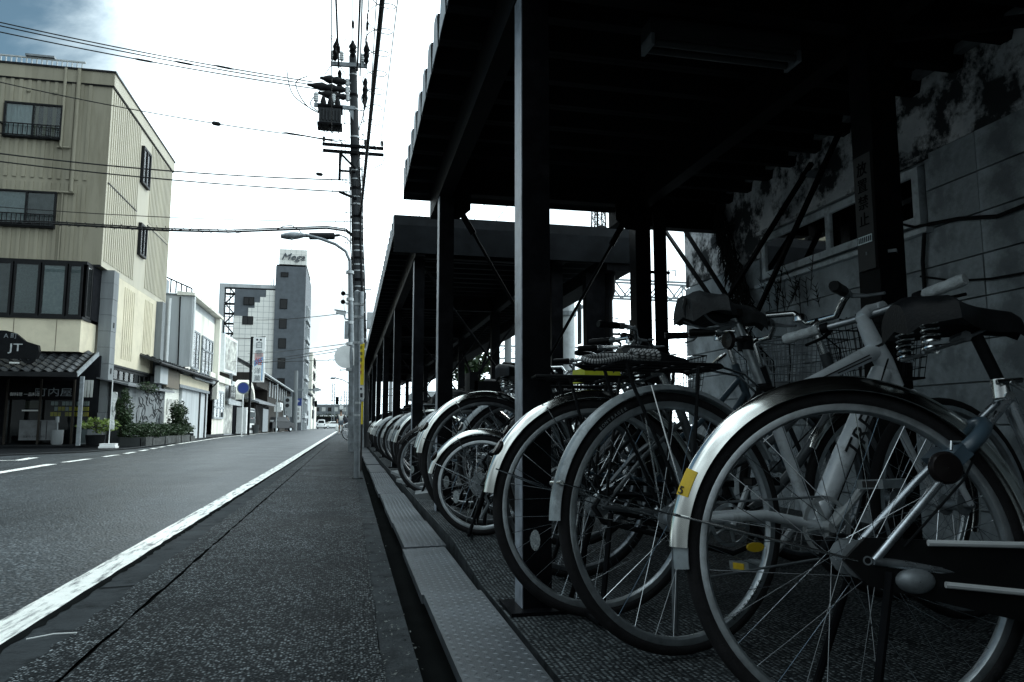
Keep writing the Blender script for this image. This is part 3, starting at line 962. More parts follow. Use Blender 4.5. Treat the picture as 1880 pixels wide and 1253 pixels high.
# dead creeper hanging down the wall
vn = thing("dead_vine", "dry dark creeper hanging on the stained wall left of the window", "plant", (0, 0, 0))
random.seed(31)
stem_ = MB()
lf = MB()
top = Vector((2.860, 5.214, 2.313))
bot = Vector((2.860, 4.883, 1.490))
for s in range(9):
    pts = []
    ph = random.random() * 6
    for i in range(14):
        t = i / 13
        p = top.lerp(bot, t)
        p.y += (0.06 + 0.10 * t) * math.sin(ph + t * 5 + s) * random.uniform(0.6, 1.1) * 0.8
        p.x += random.uniform(-0.03, 0.0)
        pts.append(p)
    stem_.tube(pts, 0.004, 5)
    for p in pts:
        for k in range(3):
            a = random.uniform(-2.6, -0.5)
            l = random.uniform(0.05, 0.13)
            q = [p + Vector((random.uniform(-0.04, 0), math.cos(a) * l * t_, math.sin(a) * l * t_ - 0.03 * t_ * t_)) for t_ in (0, 0.4, 0.75, 1)]
            lf.tube(q, [0.003, 0.006, 0.004, 0.001], 4)
for s in range(16):
    p = Vector((2.860, 4.347, 1.404)) + Vector((random.uniform(-0.06, 0), random.uniform(-0.35, 0.3), random.uniform(-0.1, 0.08)))
    l = random.uniform(0.12, 0.32)
    a = random.uniform(0.8, 2.4)
    pts = [p + Vector((0, math.cos(a) * l * k / 4, math.sin(a) * l * k / 4)) for k in range(5)]
    stem_.tube(pts, 0.003, 4)
    for k in range(1, 5):
        for e in (-1, 1):
            q = pts[k] + Vector((random.uniform(-0.03, 0.0), e * 0.03, 0.03))
            lf.tube([pts[k], q], [0.003, 0.001], 4)
stem_.build("stem", "leaf_dry", vn)
stuff(lf.build("leaves", "leaf_dry", vn))


# ---------------------------------------------------------------- bicycles
WCACHE = {}


def wheel(parent, name, x, r, tr=0.018, seg=40, spokes=32, rim="rim_dull", rimw=0.020, tyre="rubber", sp="spoke", hub_r=0.02, side=3):
    """Hub as the part; tyre, rim and spokes are its sub-parts. Wheel plane is local XZ."""
    key = (r, tr, seg, spokes, rim, rimw, tyre, hub_r)
    if key not in WCACHE:
        h = MB().lathe([(0.006, -0.065), (0.009, -0.065), (0.009, -0.036), (hub_r + 0.012, -0.034), (hub_r + 0.012, -0.030), (hub_r, -0.026), (hub_r * 0.8, 0), (hub_r, 0.026), (hub_r + 0.012, 0.030), (hub_r + 0.012, 0.034), (0.009, 0.036), (0.009, 0.065), (0.006, 0.065)], axis="y", n=16).mesh("hub", "galv", True)
        R = r - tr
        prof = []
        for k in range(12):
            a = 2 * PI * k / 12
            prof.append((R + tr * math.cos(a), tr * 0.95 * math.sin(a)))
        t = MB().lathe(prof, axis="y", n=seg, closed=True).mesh("tyre", tyre, True)
        ro = R - tr * 0.55
        q = MB().lathe([(ro, -0.0125), (ro - 0.003, -0.0135), (ro - rimw * 0.75, -0.0125), (ro - rimw, -0.006), (ro - rimw, 0.006), (ro - rimw * 0.75, 0.0125), (ro - 0.003, 0.0135), (ro, 0.0125), (ro - 0.006, 0.0)], axis="y", n=seg, closed=True).mesh("rim", rim, True)
        s = MB()
        rh = hub_r + 0.009
        for k in range(spokes):
            a = 2 * PI * (k + 0.5) / spokes
            sd = 1 if k % 2 else -1
            of = (1 if (k // 2) % 2 else -1) * 1.15
            s.tube([(rh * math.cos(a + of), sd * 0.032, rh * math.sin(a + of)), ((ro - rimw * 0.8) * math.cos(a), sd * 0.003, (ro - rimw * 0.8) * math.sin(a))], 0.00092, side, caps=False)
        WCACHE[key] = (h, t, q, s.mesh("spokes", sp))
    h, t, q, s = WCACHE[key]
    w = put(name, h, parent, (x, 0, r))
    put("tyre", t, w)
    put("rim", q, w)
    put("spokes", s, w)
    return w


def guard_mesh(R, a0, a1, w=0.052, crown=0.020, n=40, name="mudguard", m="guard_steel", lip=0.006, u0=-1.0, u1=1.0):
    """Curved sheet guard over a wheel of radius R; angles measured from +X towards +Z."""
    sec = []
    K = 8
    for i in range(K + 1):
        u = u0 + (u1 - u0) * i / K
        sec.append((u * w / 2, crown * (1 - u * u) - (lip if abs(u) > 0.99 else 0)))
    th = 0.0016
    mb = MB()
    V = []
    for j in range(n + 1):
        a = rad(a0 + (a1 - a0) * j / n)
        ca, sa = math.cos(a), math.sin(a)
        for (y, h) in sec:
            V.append(((R + h) * ca, y, (R + h) * sa))
        for (y, h) in sec:
            V.append(((R + h - th) * ca, y * 0.97, (R + h - th) * sa))
    m_ = 2 * (K + 1)
    F = []
    for j in range(n):
        b, c = j * m_, (j + 1) * m_
        for i in range(K):
            F.append((b + i, b + i + 1, c + i + 1, c + i))
            F.append((b + K + 1 + i, c + K + 1 + i, c + K + 2 + i, b + K + 2 + i))
        F.append((b, c, c + K + 1, b + K + 1))
        F.append((b + K, b + 2 * K + 1, c + 2 * K + 1, c + K))
    e = n * m_
    for i in range(K):
        F.append((i, K + 1 + i, K + 2 + i, i + 1))
        F.append((e + i, e + i + 1, e + K + 2 + i, e + K + 1 + i))
    mb.add(V, F)
    return mb.mesh(name, m, True)


def bez(p0, p1, p2, p3, n=10):
    out = []
    for i in range(n + 1):
        t = i / n
        out.append(tuple((1 - t) ** 3 * a + 3 * (1 - t) ** 2 * t * b + 3 * (1 - t) * t * t * c + t ** 3 * d for a, b, c, d in zip(p0, p1, p2, p3)))
    return out


def saddle(parent, x, z, L=0.26, Wd=0.21, m="saddle", springs=True, torn=False, tilt=0.0):
    """Nose towards +X; x, z is the clamp below the middle."""
    st = []
    N = 14
    for i in range(N + 1):
        t = i / N                      # 0 rear .. 1 nose
        xx = -L * 0.52 + L * t
        w = Wd / 2 * (0.55 + 0.45 * math.sin(min(1, t / 0.28) * PI / 2)) if t < 0.28 else max(0.018, Wd / 2 * (1 - min(1, (t - 0.28) / 0.42)) ** 1.25 + 0.021)
        if t > 0.93:
            w *= 0.72
        top = 0.046 + 0.026 * math.cos(t * 2.4) - (0.014 if t < 0.06 else 0) - (0.010 if t > 0.95 else 0)
        dep = 0.078 - 0.030 * t
        st.append((xx, w, top, dep))
    V, F = [], []
    K = 12
    for (xx, w, top, dep) in st:
        for k in range(K):
            a = PI * k / (K - 1)
            yy = w * math.cos(a)
            zz = top - dep * (1 - math.sin(a) ** 0.6)
            if torn:
                zz += 0.006 * math.sin(xx * 70 + k * 1.3)
            V.append((xx + zz * tilt * 0, yy, zz + xx * tilt))
        V.append((xx, 0, top - dep * 0.75 + xx * tilt))
    K1 = K + 1
    for i in range(N):
        for k in range(K):
            l = (k + 1) % K1
            F.append((i * K1 + k, i * K1 + l, (i + 1) * K1 + l, (i + 1) * K1 + k))
        F.append((i * K1 + K, i * K1, (i + 1) * K1, (i + 1) * K1 + K))
    F.append(tuple(range(K1)))
    F.append(tuple(N * K1 + k for k in range(K, -1, -1)))
    mb = MB().add(V, F)
    o = mb.build("saddle", m, parent, True, (x, 0, z))
    if springs:
        for s in (-1, 1):
            pts = []
            for i in range(60):
                a = i * 0.62
                pts.append((-L * 0.34 + 0.017 * math.cos(a), s * 0.055 + 0.017 * math.sin(a), -0.062 + 0.075 * i / 59))
            MB().tube(pts, 0.0032, 6).build("spring", "chrome", o, True)
    r = MB()
    for s in (-1, 1):
        r.tube(bez((-L * 0.40, s * 0.05, 0.0 if not springs else -0.062), (-0.05, s * 0.02, -0.05), (0.02, s * 0.02, -0.02), (L * 0.36, s * 0.010, 0.018), 8), 0.0036, 6)
    r.tube([(0.0, -0.024, -0.022), (0.0, 0.024, -0.022)], 0.012, 8)
    r.build("saddle_rail", "galv", o)
    return o


def crank(parent, x, z, ang=40, L=0.165, ring=0.075, m="alloy", pedal_m="black", pr="board_dark", full_case=False):
    o = MB().lathe([(ring, -0.052), (ring, -0.048), (ring - 0.012, -0.047), (ring - 0.012, -0.053)], axis="y", n=32, closed=True)
    for k in range(5):
        a = rad(ang) + 2 * PI * k / 5
        o.beam((0, -0.05, 0), (ring * 0.92 * math.cos(a), -0.05, ring * 0.92 * math.sin(a)), 0.004, 0.016, (0, 1, 0))
    o.lathe([(0.001, -0.075), (0.017, -0.075), (0.017, 0.075), (0.001, 0.075)], axis="y", n=14)
    c = o.build("chainset", m, parent, False, (x, 0, z))
    a = rad(ang)
    for s in (-1, 1):
        d = (math.cos(a) * s, math.sin(a) * s)
        arm = MB().tube([(0, -s * 0.072, 0), (d[0] * L * 0.5, -s * 0.078, d[1] * L * 0.5), (d[0] * L, -s * 0.085, d[1] * L)], [0.014, 0.011, 0.012], 8).build("crank_arm", m, c, True)
        p = MB()
        cx_, cz_ = d[0] * L, d[1] * L
        y0, y1 = sorted((-s * 0.095, -s * 0.185))
        p.box(cx_ - 0.042, cx_ - 0.028, y0, y1, cz_ - 0.013, cz_ + 0.013)
        p.box(cx_ + 0.028, cx_ + 0.042, y0, y1, cz_ - 0.013, cz_ + 0.013)
        p.box(cx_ - 0.0275, cx_ + 0.0275, y0, y0 + 0.010, cz_ - 0.011, cz_ + 0.011)
        p.box(cx_ - 0.0275, cx_ + 0.0275, y1 - 0.010, y1, cz_ - 0.011, cz_ + 0.011)
        p.tube([(cx_, y0 + 0.011, cz_), (cx_, y1 - 0.011, cz_)], 0.008, 8)
        p.build("pedal", pedal_m, c)
        q = MB()
        q.box(cx_ - 0.0445, cx_ - 0.0425, y0 + 0.02, y1 - 0.02, cz_ - 0.009, cz_ + 0.009)
        q.box(cx_ + 0.0425, cx_ + 0.0445, y0 + 0.02, y1 - 0.02, cz_ - 0.009, cz_ + 0.009)
        q.build("pedal_reflector", pr if s < 0 or pr == "board_dark" else "board_dark", c)
    return c


def handlebar(parent, x, z, w=0.58, rise=0.03, back=0.02, grip="grip", m="chrome", gl=0.125, stem_p=None, turn=0.0, levers=True, bell=False, sweep=0.0):
    """Bar centred at x, z; both grips, levers and cables."""
    h = w / 2
    pts = []
    for s in (-1, 1):
        seq = [(0, s * 0.02, 0), (0.012, s * 0.07, 0.004), (0.0, s * h * 0.45, rise), (-back * 0.5, s * h * 0.7, rise * 1.05), (-back - sweep, s * h, rise)]
        pts.append(seq)
    full = list(reversed(pts[0])) + pts[1]
    ca, sa = math.cos(turn), math.sin(turn)
    rot = lambda p: (p[0] * ca - p[1] * sa, p[0] * sa + p[1] * ca, p[2])
    o = MB().tube([rot(p) for p in full], 0.0115, 10).build("handlebar", m, parent, True, (x, 0, z))
    for s in (-1, 1):
        a, b = Vector(pts[(s + 1) // 2][3]), Vector(pts[(s + 1) // 2][4])
        d = (b - a).normalized()
        e = b + d * 0.012
        st = e - d * gl
        g = MB()
        rr = [0.0165, 0.0185, 0.0175, 0.0185, 0.0175, 0.0185, 0.0195, 0.016]
        g.tube([rot(st.lerp(e, k / 7)) for k in range(8)], rr, 12)
        g.build("grip", grip, o, True)
        if levers:
            l = MB()
            q = st - d * 0.02
            l.tube([rot(q), rot(q + Vector((0.03, 0, -0.008))), rot(q + Vector((0.05, s * 0.04, -0.016))), rot(q + Vector((0.052, s * 0.11, -0.022)))], [0.010, 0.009, 0.006, 0.005], 6)
            l.tube([rot(q - d * 0.012), rot(q + d * 0.012)], 0.017, 10)
            l.build("brake_lever", "black" if grip == "grip" else "galv", o, True)
    if bell:
        MB().lathe([(0.001, 0.03), (0.016, 0.027), (0.024, 0.016), (0.026, 0.0), (0.001, 0.0)], n=16).build("bell", "chrome", o, True, rot((0, 0.09, 0.014)))
    return o


def basket(parent, x, z, m="black", w=0.34, d=0.24, h=0.22, n=7):
    """Open wire basket ahead of the bars: rims, uprights and rings."""
    b = MB()

    def ring(t, zz):
        ww, dd = (w / 2) * (0.78 + 0.22 * t), (d / 2) * (0.78 + 0.22 * t)
        return [(sx * dd, sy * ww, zz) for sx, sy in ((-1, -1), (1, -1), (1, 1), (-1, 1))]
    for i in range(n):
        t = i / (n - 1)
        P = ring(t, h * t)
        b.tube(P, 0.0045 if i in (0, n - 1) else 0.0018, 5, True)
    lo, hi = ring(0, 0), ring(1, h)
    for k in range(4):
        for j in range(9):
            t = j / 9
            a = Vector(lo[k]).lerp(Vector(lo[(k + 1) % 4]), t)
            c = Vector(hi[k]).lerp(Vector(hi[(k + 1) % 4]), t)
            b.tube([a, c], 0.0018, 4, caps=False)
    for j in range(1, 9):
        t = j / 9
        b.tube([Vector(lo[0]).lerp(Vector(lo[1]), t), Vector(lo[3]).lerp(Vector(lo[2]), t)], 0.0018, 4, caps=False)
    return b.build("basket", m, parent, False, (x, 0, z))


def rack(parent, x0, x1, z, axle, m="black", w=0.12):
    b = MB()
    b.tube([(x1, -w / 2 + 0.03, z), (x1 - 0.03, -w / 2, z), (x0 + 0.04, -w / 2, z), (x0, -w / 2 + 0.03, z + 0.004), (x0, w / 2 - 0.03, z + 0.004), (x0 + 0.04, w / 2, z), (x1 - 0.03, w / 2, z), (x1, w / 2 - 0.03, z)], 0.0052, 8, True)
    for yy in (-0.02, 0.02):
        b.tube([(x0, yy, z), (x1, yy, z)], 0.004, 6)
    for k in range(4):
        xx = x0 + (x1 - x0) * (k + 0.7) / 4.4
        b.tube([(xx, -w / 2, z - 0.003), (xx, w / 2, z - 0.003)], 0.004, 6)
    for s in (-1, 1):
        b.tube([(x0 + 0.10, s * w / 2, z), (x0 + 0.115, s * w / 2, z - 0.06), (axle[0] - 0.005, s * 0.066, axle[1] + 0.03)], 0.0050, 6)
        b.tube([(x1 - 0.10, s * w / 2, z), (axle[0] + 0.01, s * 0.066, axle[1] + 0.03)], 0.0050, 6)
    return b.build("rear_rack", m, parent, True)


def place(root, hub, rz, lean, r):
    """Stand a bicycle so that its rear hub is at hub, heading rz, leaning away by lean (degrees)."""
    a, l = rad(rz), rad(lean)
    root.location = (hub[0] + r * math.sin(a) * math.sin(l), hub[1] - r * math.cos(a) * math.sin(l), hub[2] - r * math.cos(l))
    root.rotation_euler = (-l, 0, a)


def city_bike(name, label, frame="silver_frame", guard="guard_steel", grip="saddle", r=0.343, seg=40, case="black", bas="black", rck="black", cut=(20, 176), rim="rim_dull", saddle_m="saddle", bar_turn=0.0, crank_a=40, front=True, detail=True, tyre="rubber", gw=0.052, spokes=32, bar_z=0.98, sad_z=0.80, k=1.0):
    """Everyday upright bicycle; local +X is forward, origin under the rear axle."""
    b = thing(name, label, "bicycle")
    rw = wheel(b, "rear_wheel", 0, r, seg=seg, rim=rim, tyre=tyre, spokes=spokes)
    bbx, bbz = 0.44 * k, 0.275
    scx, scz = 0.30 * k, 0.63
    htx, htz = 0.88 * k, 0.86
    hbx, hbz = 0.955 * k, 0.665
    fax = 1.10 * k
    f = MB()
    f.tube([(bbx, 0, bbz), (scx, 0, scz + 0.04)], 0.0155, 10)
    f.tube(bez((hbx - 0.02, 0, hbz + 0.05), (hbx - 0.18, 0, hbz - 0.16), (bbx + 0.22, 0, bbz + 0.06), (bbx, 0, bbz), 12), 0.017, 10)
    f.tube(bez((hbx - 0.05, 0, hbz + 0.12), (hbx - 0.22, 0, hbz - 0.05), (bbx + 0.16, 0, bbz + 0.20), (bbx - 0.06, 0, bbz + 0.16), 12), 0.014, 10)
    f.tube([(htx, 0, htz), (hbx, 0, hbz)], 0.019, 12)
    for s in (-1, 1):
        f.tube([(bbx, s * 0.03, bbz), (0.25, s * 0.045, (bbz + r) / 2), (0.0, s * 0.062, r)], [0.011, 0.010, 0.008], 8)
        f.tube([(scx, s * 0.022, scz - 0.02), (0.15, s * 0.05, 0.50), (0.0, s * 0.062, r)], [0.008, 0.008, 0.007], 8)
    f.lathe([(0.001, -0.037), (0.021, -0.037), (0.021, 0.037), (0.001, 0.037)], (bbx, 0, bbz), "y", 14)
    f.build("frame", frame, b, True)
    sp = Vector((bbx - scx, 0, bbz - scz)).normalized()
    MB().tube([(scx, 0, scz + 0.03), (scx - sp.x * 0.17, 0, scz - sp.z * 0.17)], 0.0125, 10).build("seat_post", "chrome", b, True)
    saddle(b, scx - sp.x * 0.17 - 0.01, sad_z, m=saddle_m)
    g = put("mudguard", guard_mesh(r + 0.012, cut[0], cut[1], w=gw, m=guard), b, (0, 0, r))
    st = MB()
    for s in (-1, 1):
        aa = rad(cut[1] - 12)
        st.tube([((r + 0.016) * math.cos(aa), s * gw / 2, (r + 0.016) * math.sin(aa)), (0, s * 0.064, 0)], 0.0022, 5)
        aa = rad(118)
        st.tube([((r + 0.014) * math.cos(aa), s * gw / 2, (r + 0.014) * math.sin(aa)), (0, s * 0.066, 0.01)], 0.0022, 5)
    st.build("guard_stay", "spoke", g)
    if rck:
        rack(b, -0.20, 0.17, 0.755, (0, r), rck)
    c = crank(b, bbx, bbz, crank_a, 0.155, 0.07, "alloy", "black")
    if case:
        MB().tube([(-0.03, -0.055, r), (0.0, -0.055, r + 0.042), (bbx, -0.055, bbz + 0.085), (bbx + 0.075, -0.055, bbz + 0.04), (bbx + 0.085, -0.055, bbz), (bbx + 0.06, -0.055, bbz - 0.07), (bbx, -0.055, bbz - 0.09), (0.0, -0.055, r - 0.045)], 0.010, 6, True).build("chain_case", case, b, True)
    MB().tube([(0.02, 0.075, r - 0.02), (-0.05, 0.16, 0.02)], 0.009, 8).tube([(0.02, -0.075, r - 0.02), (-0.05, -0.15, 0.02)], 0.009, 8).tube([(-0.05, 0.16, 0.015), (-0.05, -0.15, 0.015)], 0.009, 8).build("stand", "blacksteel", b, True)
    # rear reflector on the guard
    aa = rad(150)
    MB().lathe([(0.001, 0.010), (0.022, 0.008), (0.026, 0.0), (0.001, 0.0)], n=14).build("tail_reflector", "lampred", g, True, ((r + 0.03) * math.cos(aa), 0, (r + 0.03) * math.sin(aa))).rotation_euler = (0, rad(-60), 0)
    if front:
        wheel(b, "front_wheel", fax, r, seg=seg, rim=rim, tyre=tyre, spokes=spokes)
        put("mudguard", guard_mesh(r + 0.012, -20, 150, w=gw, m=guard, n=30), b, (fax, 0, r))
        fk = MB()
        for s in (-1, 1):
            fk.tube([(hbx + 0.005, s * 0.02, hbz - 0.01), (hbx + 0.02, s * 0.045, hbz - 0.05), (fax - 0.04, s * 0.052, r + 0.10), (fax, s * 0.055, r)], [0.012, 0.012, 0.009, 0.008], 8)
        fk.tube([(hbx + 0.005, -0.03, hbz - 0.015), (hbx + 0.005, 0.03, hbz - 0.015)], 0.014, 8)
        fk.build("fork", frame, b, True)
    MB().tube([(htx, 0, htz), (htx - 0.035, 0, bar_z - 0.02), (htx - 0.01, 0, bar_z)], [0.013, 0.013, 0.013], 10).build("stem", "chrome", b, True)
    hb = handlebar(b, htx - 0.01, bar_z, 0.54, 0.05, 0.10, grip, "chrome", 0.12, sweep=0.09, turn=bar_turn, bell=detail)
    if bas:
        basket(b, htx + 0.20, 0.76, bas)
    if detail:
        MB().tube([(htx + 0.05, 0.12, bar_z), (htx + 0.11, 0.06, bar_z - 0.09), (hbx + 0.02, 0.03, hbz + 0.05), (bbx + 0.15, 0.03, bbz + 0.12)], 0.0028, 5).tube([(htx + 0.05, -0.12, bar_z), (htx + 0.13, -0.03, bar_z - 0.10), (hbx + 0.06, 0, hbz)], 0.0028, 5).build("cable", "black", b)
        # a spoke reflector near the rim
        rr = r - 0.11
        MB().lathe([(0.001, 0.006), (0.018, 0.005), (0.020, -0.005), (0.001, -0.006)], axis="y", n=14).build("spoke_reflector", "reflector", rw, True, (rr * math.cos(rad(205)), -0.012, rr * math.sin(rad(205)))).scale = (0.8, 1, 1.6)
    return b


# --- the nearest bicycle: its rear wheel fills the lower right
R1 = 0.343
b1 = thing("city_bicycle", "nearest bicycle with polished steel mudguard, yellow sticker and blue-grey ring lock", "bicycle")
w1 = wheel(b1, "rear_wheel", 0, R1, 0.0175, 96, 36, "alloy", 0.019, hub_r=0.026, side=5)
g1 = put("mudguard", guard_mesh(R1 + 0.006, -5, 177, 0.056, 0.027, 80, m="guard_steel"), b1, (0, 0, R1))
# torn tip of the guard and its wire stay
put("guard_tip", guard_mesh(R1 + 0.004, 177, 184, 0.046, 0.020, 6, "guard_tip", "guard_grey"), g1)
st = MB()
for s in (-1, 1):
    st.tube([((R1 + 0.02) * math.cos(rad(167)), s * 0.031, (R1 + 0.02) * math.sin(rad(167))), (-0.02, s * 0.066, 0.0)], 0.0027, 8)
st.tube([((R1 + 0.027) * math.cos(rad(167)), -0.031, (R1 + 0.027) * math.sin(rad(167))), ((R1 + 0.032) * math.cos(rad(167)), 0, (R1 + 0.032) * math.sin(rad(167))), ((R1 + 0.027) * math.cos(rad(167)), 0.031, (R1 + 0.027) * math.sin(rad(167)))], 0.0032, 8)
st.build("guard_stay", "chrome", g1, True)
sk = put("sticker", guard_mesh(R1 + 0.0072, 151.5, 160.5, 0.056, 0.027, 10, "sticker", "yellow", 0.0, -0.86, -0.05), g1)
aa = rad(159)
tx = text("sticker_number", "5", 0.024, "ink", sk, ((R1 + 0.0072 + 0.0224) * math.cos(aa), -0.0145, (R1 + 0.0072 + 0.0224) * math.sin(aa)), (0, 0, 0), 0.0012)
nrm = Vector((0.72 * math.cos(aa), -0.69, 0.72 * math.sin(aa))).normalized()
upv = Vector((math.cos(aa - PI / 2), 0, math.sin(aa - PI / 2)))
rgt = upv.cross(nrm)
tx.rotation_euler = Matrix((rgt, upv, nrm)).transposed().to_euler()
f = MB()
f.tube([(0.46, 0, 0.29), (0.335, 0, 0.70)], 0.0155, 12)
for s in (-1, 1):
    f.tube([(0.44, s * 0.035, 0.285), (0.22, s * 0.05, 0.315), (0.01, s * 0.066, R1)], [0.011, 0.010, 0.009], 10)
    f.tube([(0.335, s * 0.022, 0.665), (0.17, s * 0.052, 0.505), (0.012, s * 0.066, R1)], [0.0075, 0.0082, 0.0082], 10)
f.tube(bez((0.93, 0, 0.70), (0.75, 0, 0.5), (0.66, 0, 0.34), (0.46, 0, 0.29), 14), 0.018, 10)
f.tube(bez((0.90, 0, 0.80), (0.72, 0, 0.62), (0.60, 0, 0.48), (0.40, 0, 0.45), 14), 0.015, 10)
f.tube([(0.87, 0, 0.87), (0.95, 0, 0.67)], 0.019, 12)
f.lathe([(0.001, -0.037), (0.022, -0.037), (0.022, 0.037), (0.001, 0.037)], (0.46, 0, 0.29), "y", 16)
f.build("frame", "stay_frame", b1, True)
sc = MB().lathe([(0.0165, -0.02), (0.0205, -0.02), (0.0205, 0.02), (0.0165, 0.02)], (0.335, 0, 0.69), n=18)
sc.tube([(0.31, -0.028, 0.70), (0.36, -0.028, 0.705)], 0.006, 8).tube([(0.335, -0.03, 0.70), (0.372, -0.034, 0.675), (0.378, -0.034, 0.64)], 0.005, 6)
sc.tube([(0.335, 0.022, 0.672), (0.335, -0.026, 0.672)], 0.010, 10)
sc.build("seat_clamp", "chrome", b1, True)
MB().tube([(0.332, 0, 0.70), (0.285, 0, 0.835)], 0.0125, 12).build("seat_post", "black", b1, True)
saddle(b1, 0.262, 0.822, 0.265, 0.22, tilt=0.05)
# horseshoe ring lock on the seat stays
lk = []
for i in range(19):
    a = rad(200 - i * 12)
    lk.append((0.0, 0.052 * math.cos(a), 0.062 * math.sin(a)))
lo_ = MB().tube(lk, 0.0155, 10)
lo_.box(-0.014, 0.014, -0.062, 0.062, -0.058, -0.022)
l_ = lo_.build("ring_lock", "blue_frame", b1, True, (0.235, 0, 0.575))
l_.rotation_euler = (0, rad(48), 0)
MB().tube([(0.215, -0.062, 0.552), (0.20, -0.070, 0.535), (0.21, -0.075, 0.52)], 0.003, 6).build("lock_key", "chrome", l_).location = (-0.235, 0, -0.575)
# chain case with bright edging and its rounded rear cap
cc = MB().tube([(-0.045, -0.058, R1), (0.0, -0.058, R1 + 0.046), (0.40, -0.058, 0.375), (0.53, -0.058, 0.33), (0.545, -0.058, 0.29), (0.52, -0.058, 0.235), (0.40, -0.058, 0.205), (0.0, -0.058, R1 - 0.050)], 0.0035, 8, True)
cp = MB().prism([(-0.045, R1), (0.0, R1 + 0.044), (0.40, 0.373), (0.53, 0.33), (0.543, 0.29), (0.52, 0.237), (0.40, 0.207), (0.0, R1 - 0.048)], (0, -0.064, 0), (1, 0, 0), (0, 0, 1), (0, 1, 0), 0.012)
c_ = cp.build("chain_case", "guard_black", b1)
MB().tube([(0.115, -0.072, 0.378), (0.53, -0.072, 0.372)], 0.0062, 8).tube([(0.14, -0.072, 0.300), (0.53, -0.072, 0.266)], 0.0062, 8).build("case_edging", "edging", c_, True)
MB().lathe([(0.001, -0.017), (0.016, -0.016), (0.029, -0.010), (0.036, 0.002), (0.036, 0.012), (0.001, 0.012)], (0, 0, 0), "y", 24).build("case_cap", "galv", c_, True, (0.087, -0.068, 0.306)).scale = (1.05, 1, 0.68)
crank(b1, 0.46, 0.29, 200, 0.16, 0.07)
MB().lathe([(0.001, -0.008), (0.028, -0.006), (0.033, 0.0), (0.033, 0.008), (0.001, 0.010)], (0.172, -0.06, 0.523), "y", 24).build("side_reflector", "lampred", b1, True)
wheel(b1, "front_wheel", 1.11, R1, 0.0175, 48, 36, "rim_dull", 0.019)
put("mudguard", guard_mesh(R1 + 0.010, -20, 150, 0.054, 0.013, 40, m="guard_steel"), b1, (1.11, 0, R1))
fk = MB()
for s in (-1, 1):
    fk.tube([(0.955, s * 0.02, 0.66), (0.97, s * 0.045, 0.62), (1.06, s * 0.052, 0.44), (1.11, s * 0.055, R1)], [0.012, 0.012, 0.009, 0.008], 8)
fk.build("fork", "silver_frame", b1, True)
MB().tube([(0.87, 0, 0.87), (0.84, 0, 0.96), (0.87, 0, 0.99)], 0.013, 10).build("stem", "chrome", b1, True)
handlebar(b1, 0.87, 0.99, 0.54, 0.05, 0.1, "saddle", "chrome", 0.12, sweep=0.08)
basket(b1, 1.08, 0.76)
hubb = MB().lathe([(0.001, 0.045), (0.042, 0.045), (0.045, 0.050), (0.045, 0.078), (0.040, 0.083), (0.001, 0.083)], axis="y", n=24).build("drum_brake", "blacksteel", w1, True)
MB().tube([(0.03, 0.09, R1 - 0.02), (-0.06, 0.16, 0.02)], 0.009, 8).tube([(0.03, -0.09, R1 - 0.02), (-0.06, -0.15, 0.02)], 0.009, 8).tube([(-0.06, 0.16, 0.012), (-0.06, -0.15, 0.012)], 0.009, 8).build("stand", "blacksteel", b1, True)
MB().tube([(0.30, -0.03, 0.64), (0.20, -0.066, 0.50), (0.07, -0.07, 0.37)], 0.0025, 6).build("cable", "black", b1)
place(b1, (1.016, 1.358, 0.330), -15.5, 5, R1)
b1.location.z = max(b1.location.z, -0.010)

# --- the silver-white hybrid behind it
R2 = 0.343
b2 = thing("hybrid_bicycle", "silver white hybrid bicycle with faded torn saddle and cut grey mudguard", "bicycle")
w2 = wheel(b2, "rear_wheel", 0, R2, 0.0165, 96, 32, "alloy", 0.021, hub_r=0.022, side=5)
g2 = put("mudguard", guard_mesh(R2 + 0.012, 25, 178, 0.050, 0.011, 70, m="guard_grey"), b2, (0, 0, R2))
st = MB()
for s in (-1, 1):
    aa = rad(163)
    st.tube([((R2 + 0.02) * math.cos(aa), s * 0.028, (R2 + 0.02) * math.sin(aa)), (0.0, s * 0.068, 0)], 0.0022, 6)
    aa = rad(100)
    st.tube([((R2 + 0.02) * math.cos(aa), s * 0.028, (R2 + 0.02) * math.sin(aa)), (0.0, s * 0.068, 0)], 0.0022, 6)
st.build("guard_stay", "chrome", g2)
MB().tube([((R2 + 0.016) * math.cos(rad(163)), -0.034, (R2 + 0.016) * math.sin(rad(163))), ((R2 + 0.016) * math.cos(rad(163)), 0.034, (R2 + 0.016) * math.sin(rad(163)))], 0.006, 10).build("stay_bolt", "chrome", g2)
f = MB()
BB = (0.464, 0, 0.305)
f.tube([BB, (0.345, 0, 0.66), (0.333, 0, 0.70)], [0.0185, 0.0180, 0.0185], 16)
f.tube([(0.350, 0, 0.662), (0.56, 0, 0.745), (0.775, 0, 0.830)], [0.0145, 0.0185, 0.0265], 16)
f.tube([BB, (0.60, 0, 0.50), (0.795, 0, 0.765)], [0.030, 0.032, 0.031], 18)
f.tube([(0.750, 0, 0.925), (0.775, 0, 0.865), (0.81, 0, 0.80), (0.848, 0, 0.715)], [0.0235, 0.0270, 0.0295, 0.0255], 18)
for s in (-1, 1):
    f.tube([(0.455, s * 0.034, 0.305), (0.25, s * 0.05, 0.345), (0.0, s * 0.068, R2)], [0.016, 0.0145, 0.011], 12)
    f.tube([(0.345, s * 0.020, 0.655), (0.20, s * 0.05, 0.52), (0.0, s * 0.068, R2)], [0.008, 0.0085, 0.009], 10)
f.lathe([(0.001, -0.036), (0.024, -0.036), (0.024, 0.036), (0.001, 0.036)], BB, "y", 18)
fr2 = f.build("frame", "white_frame", b2, True)
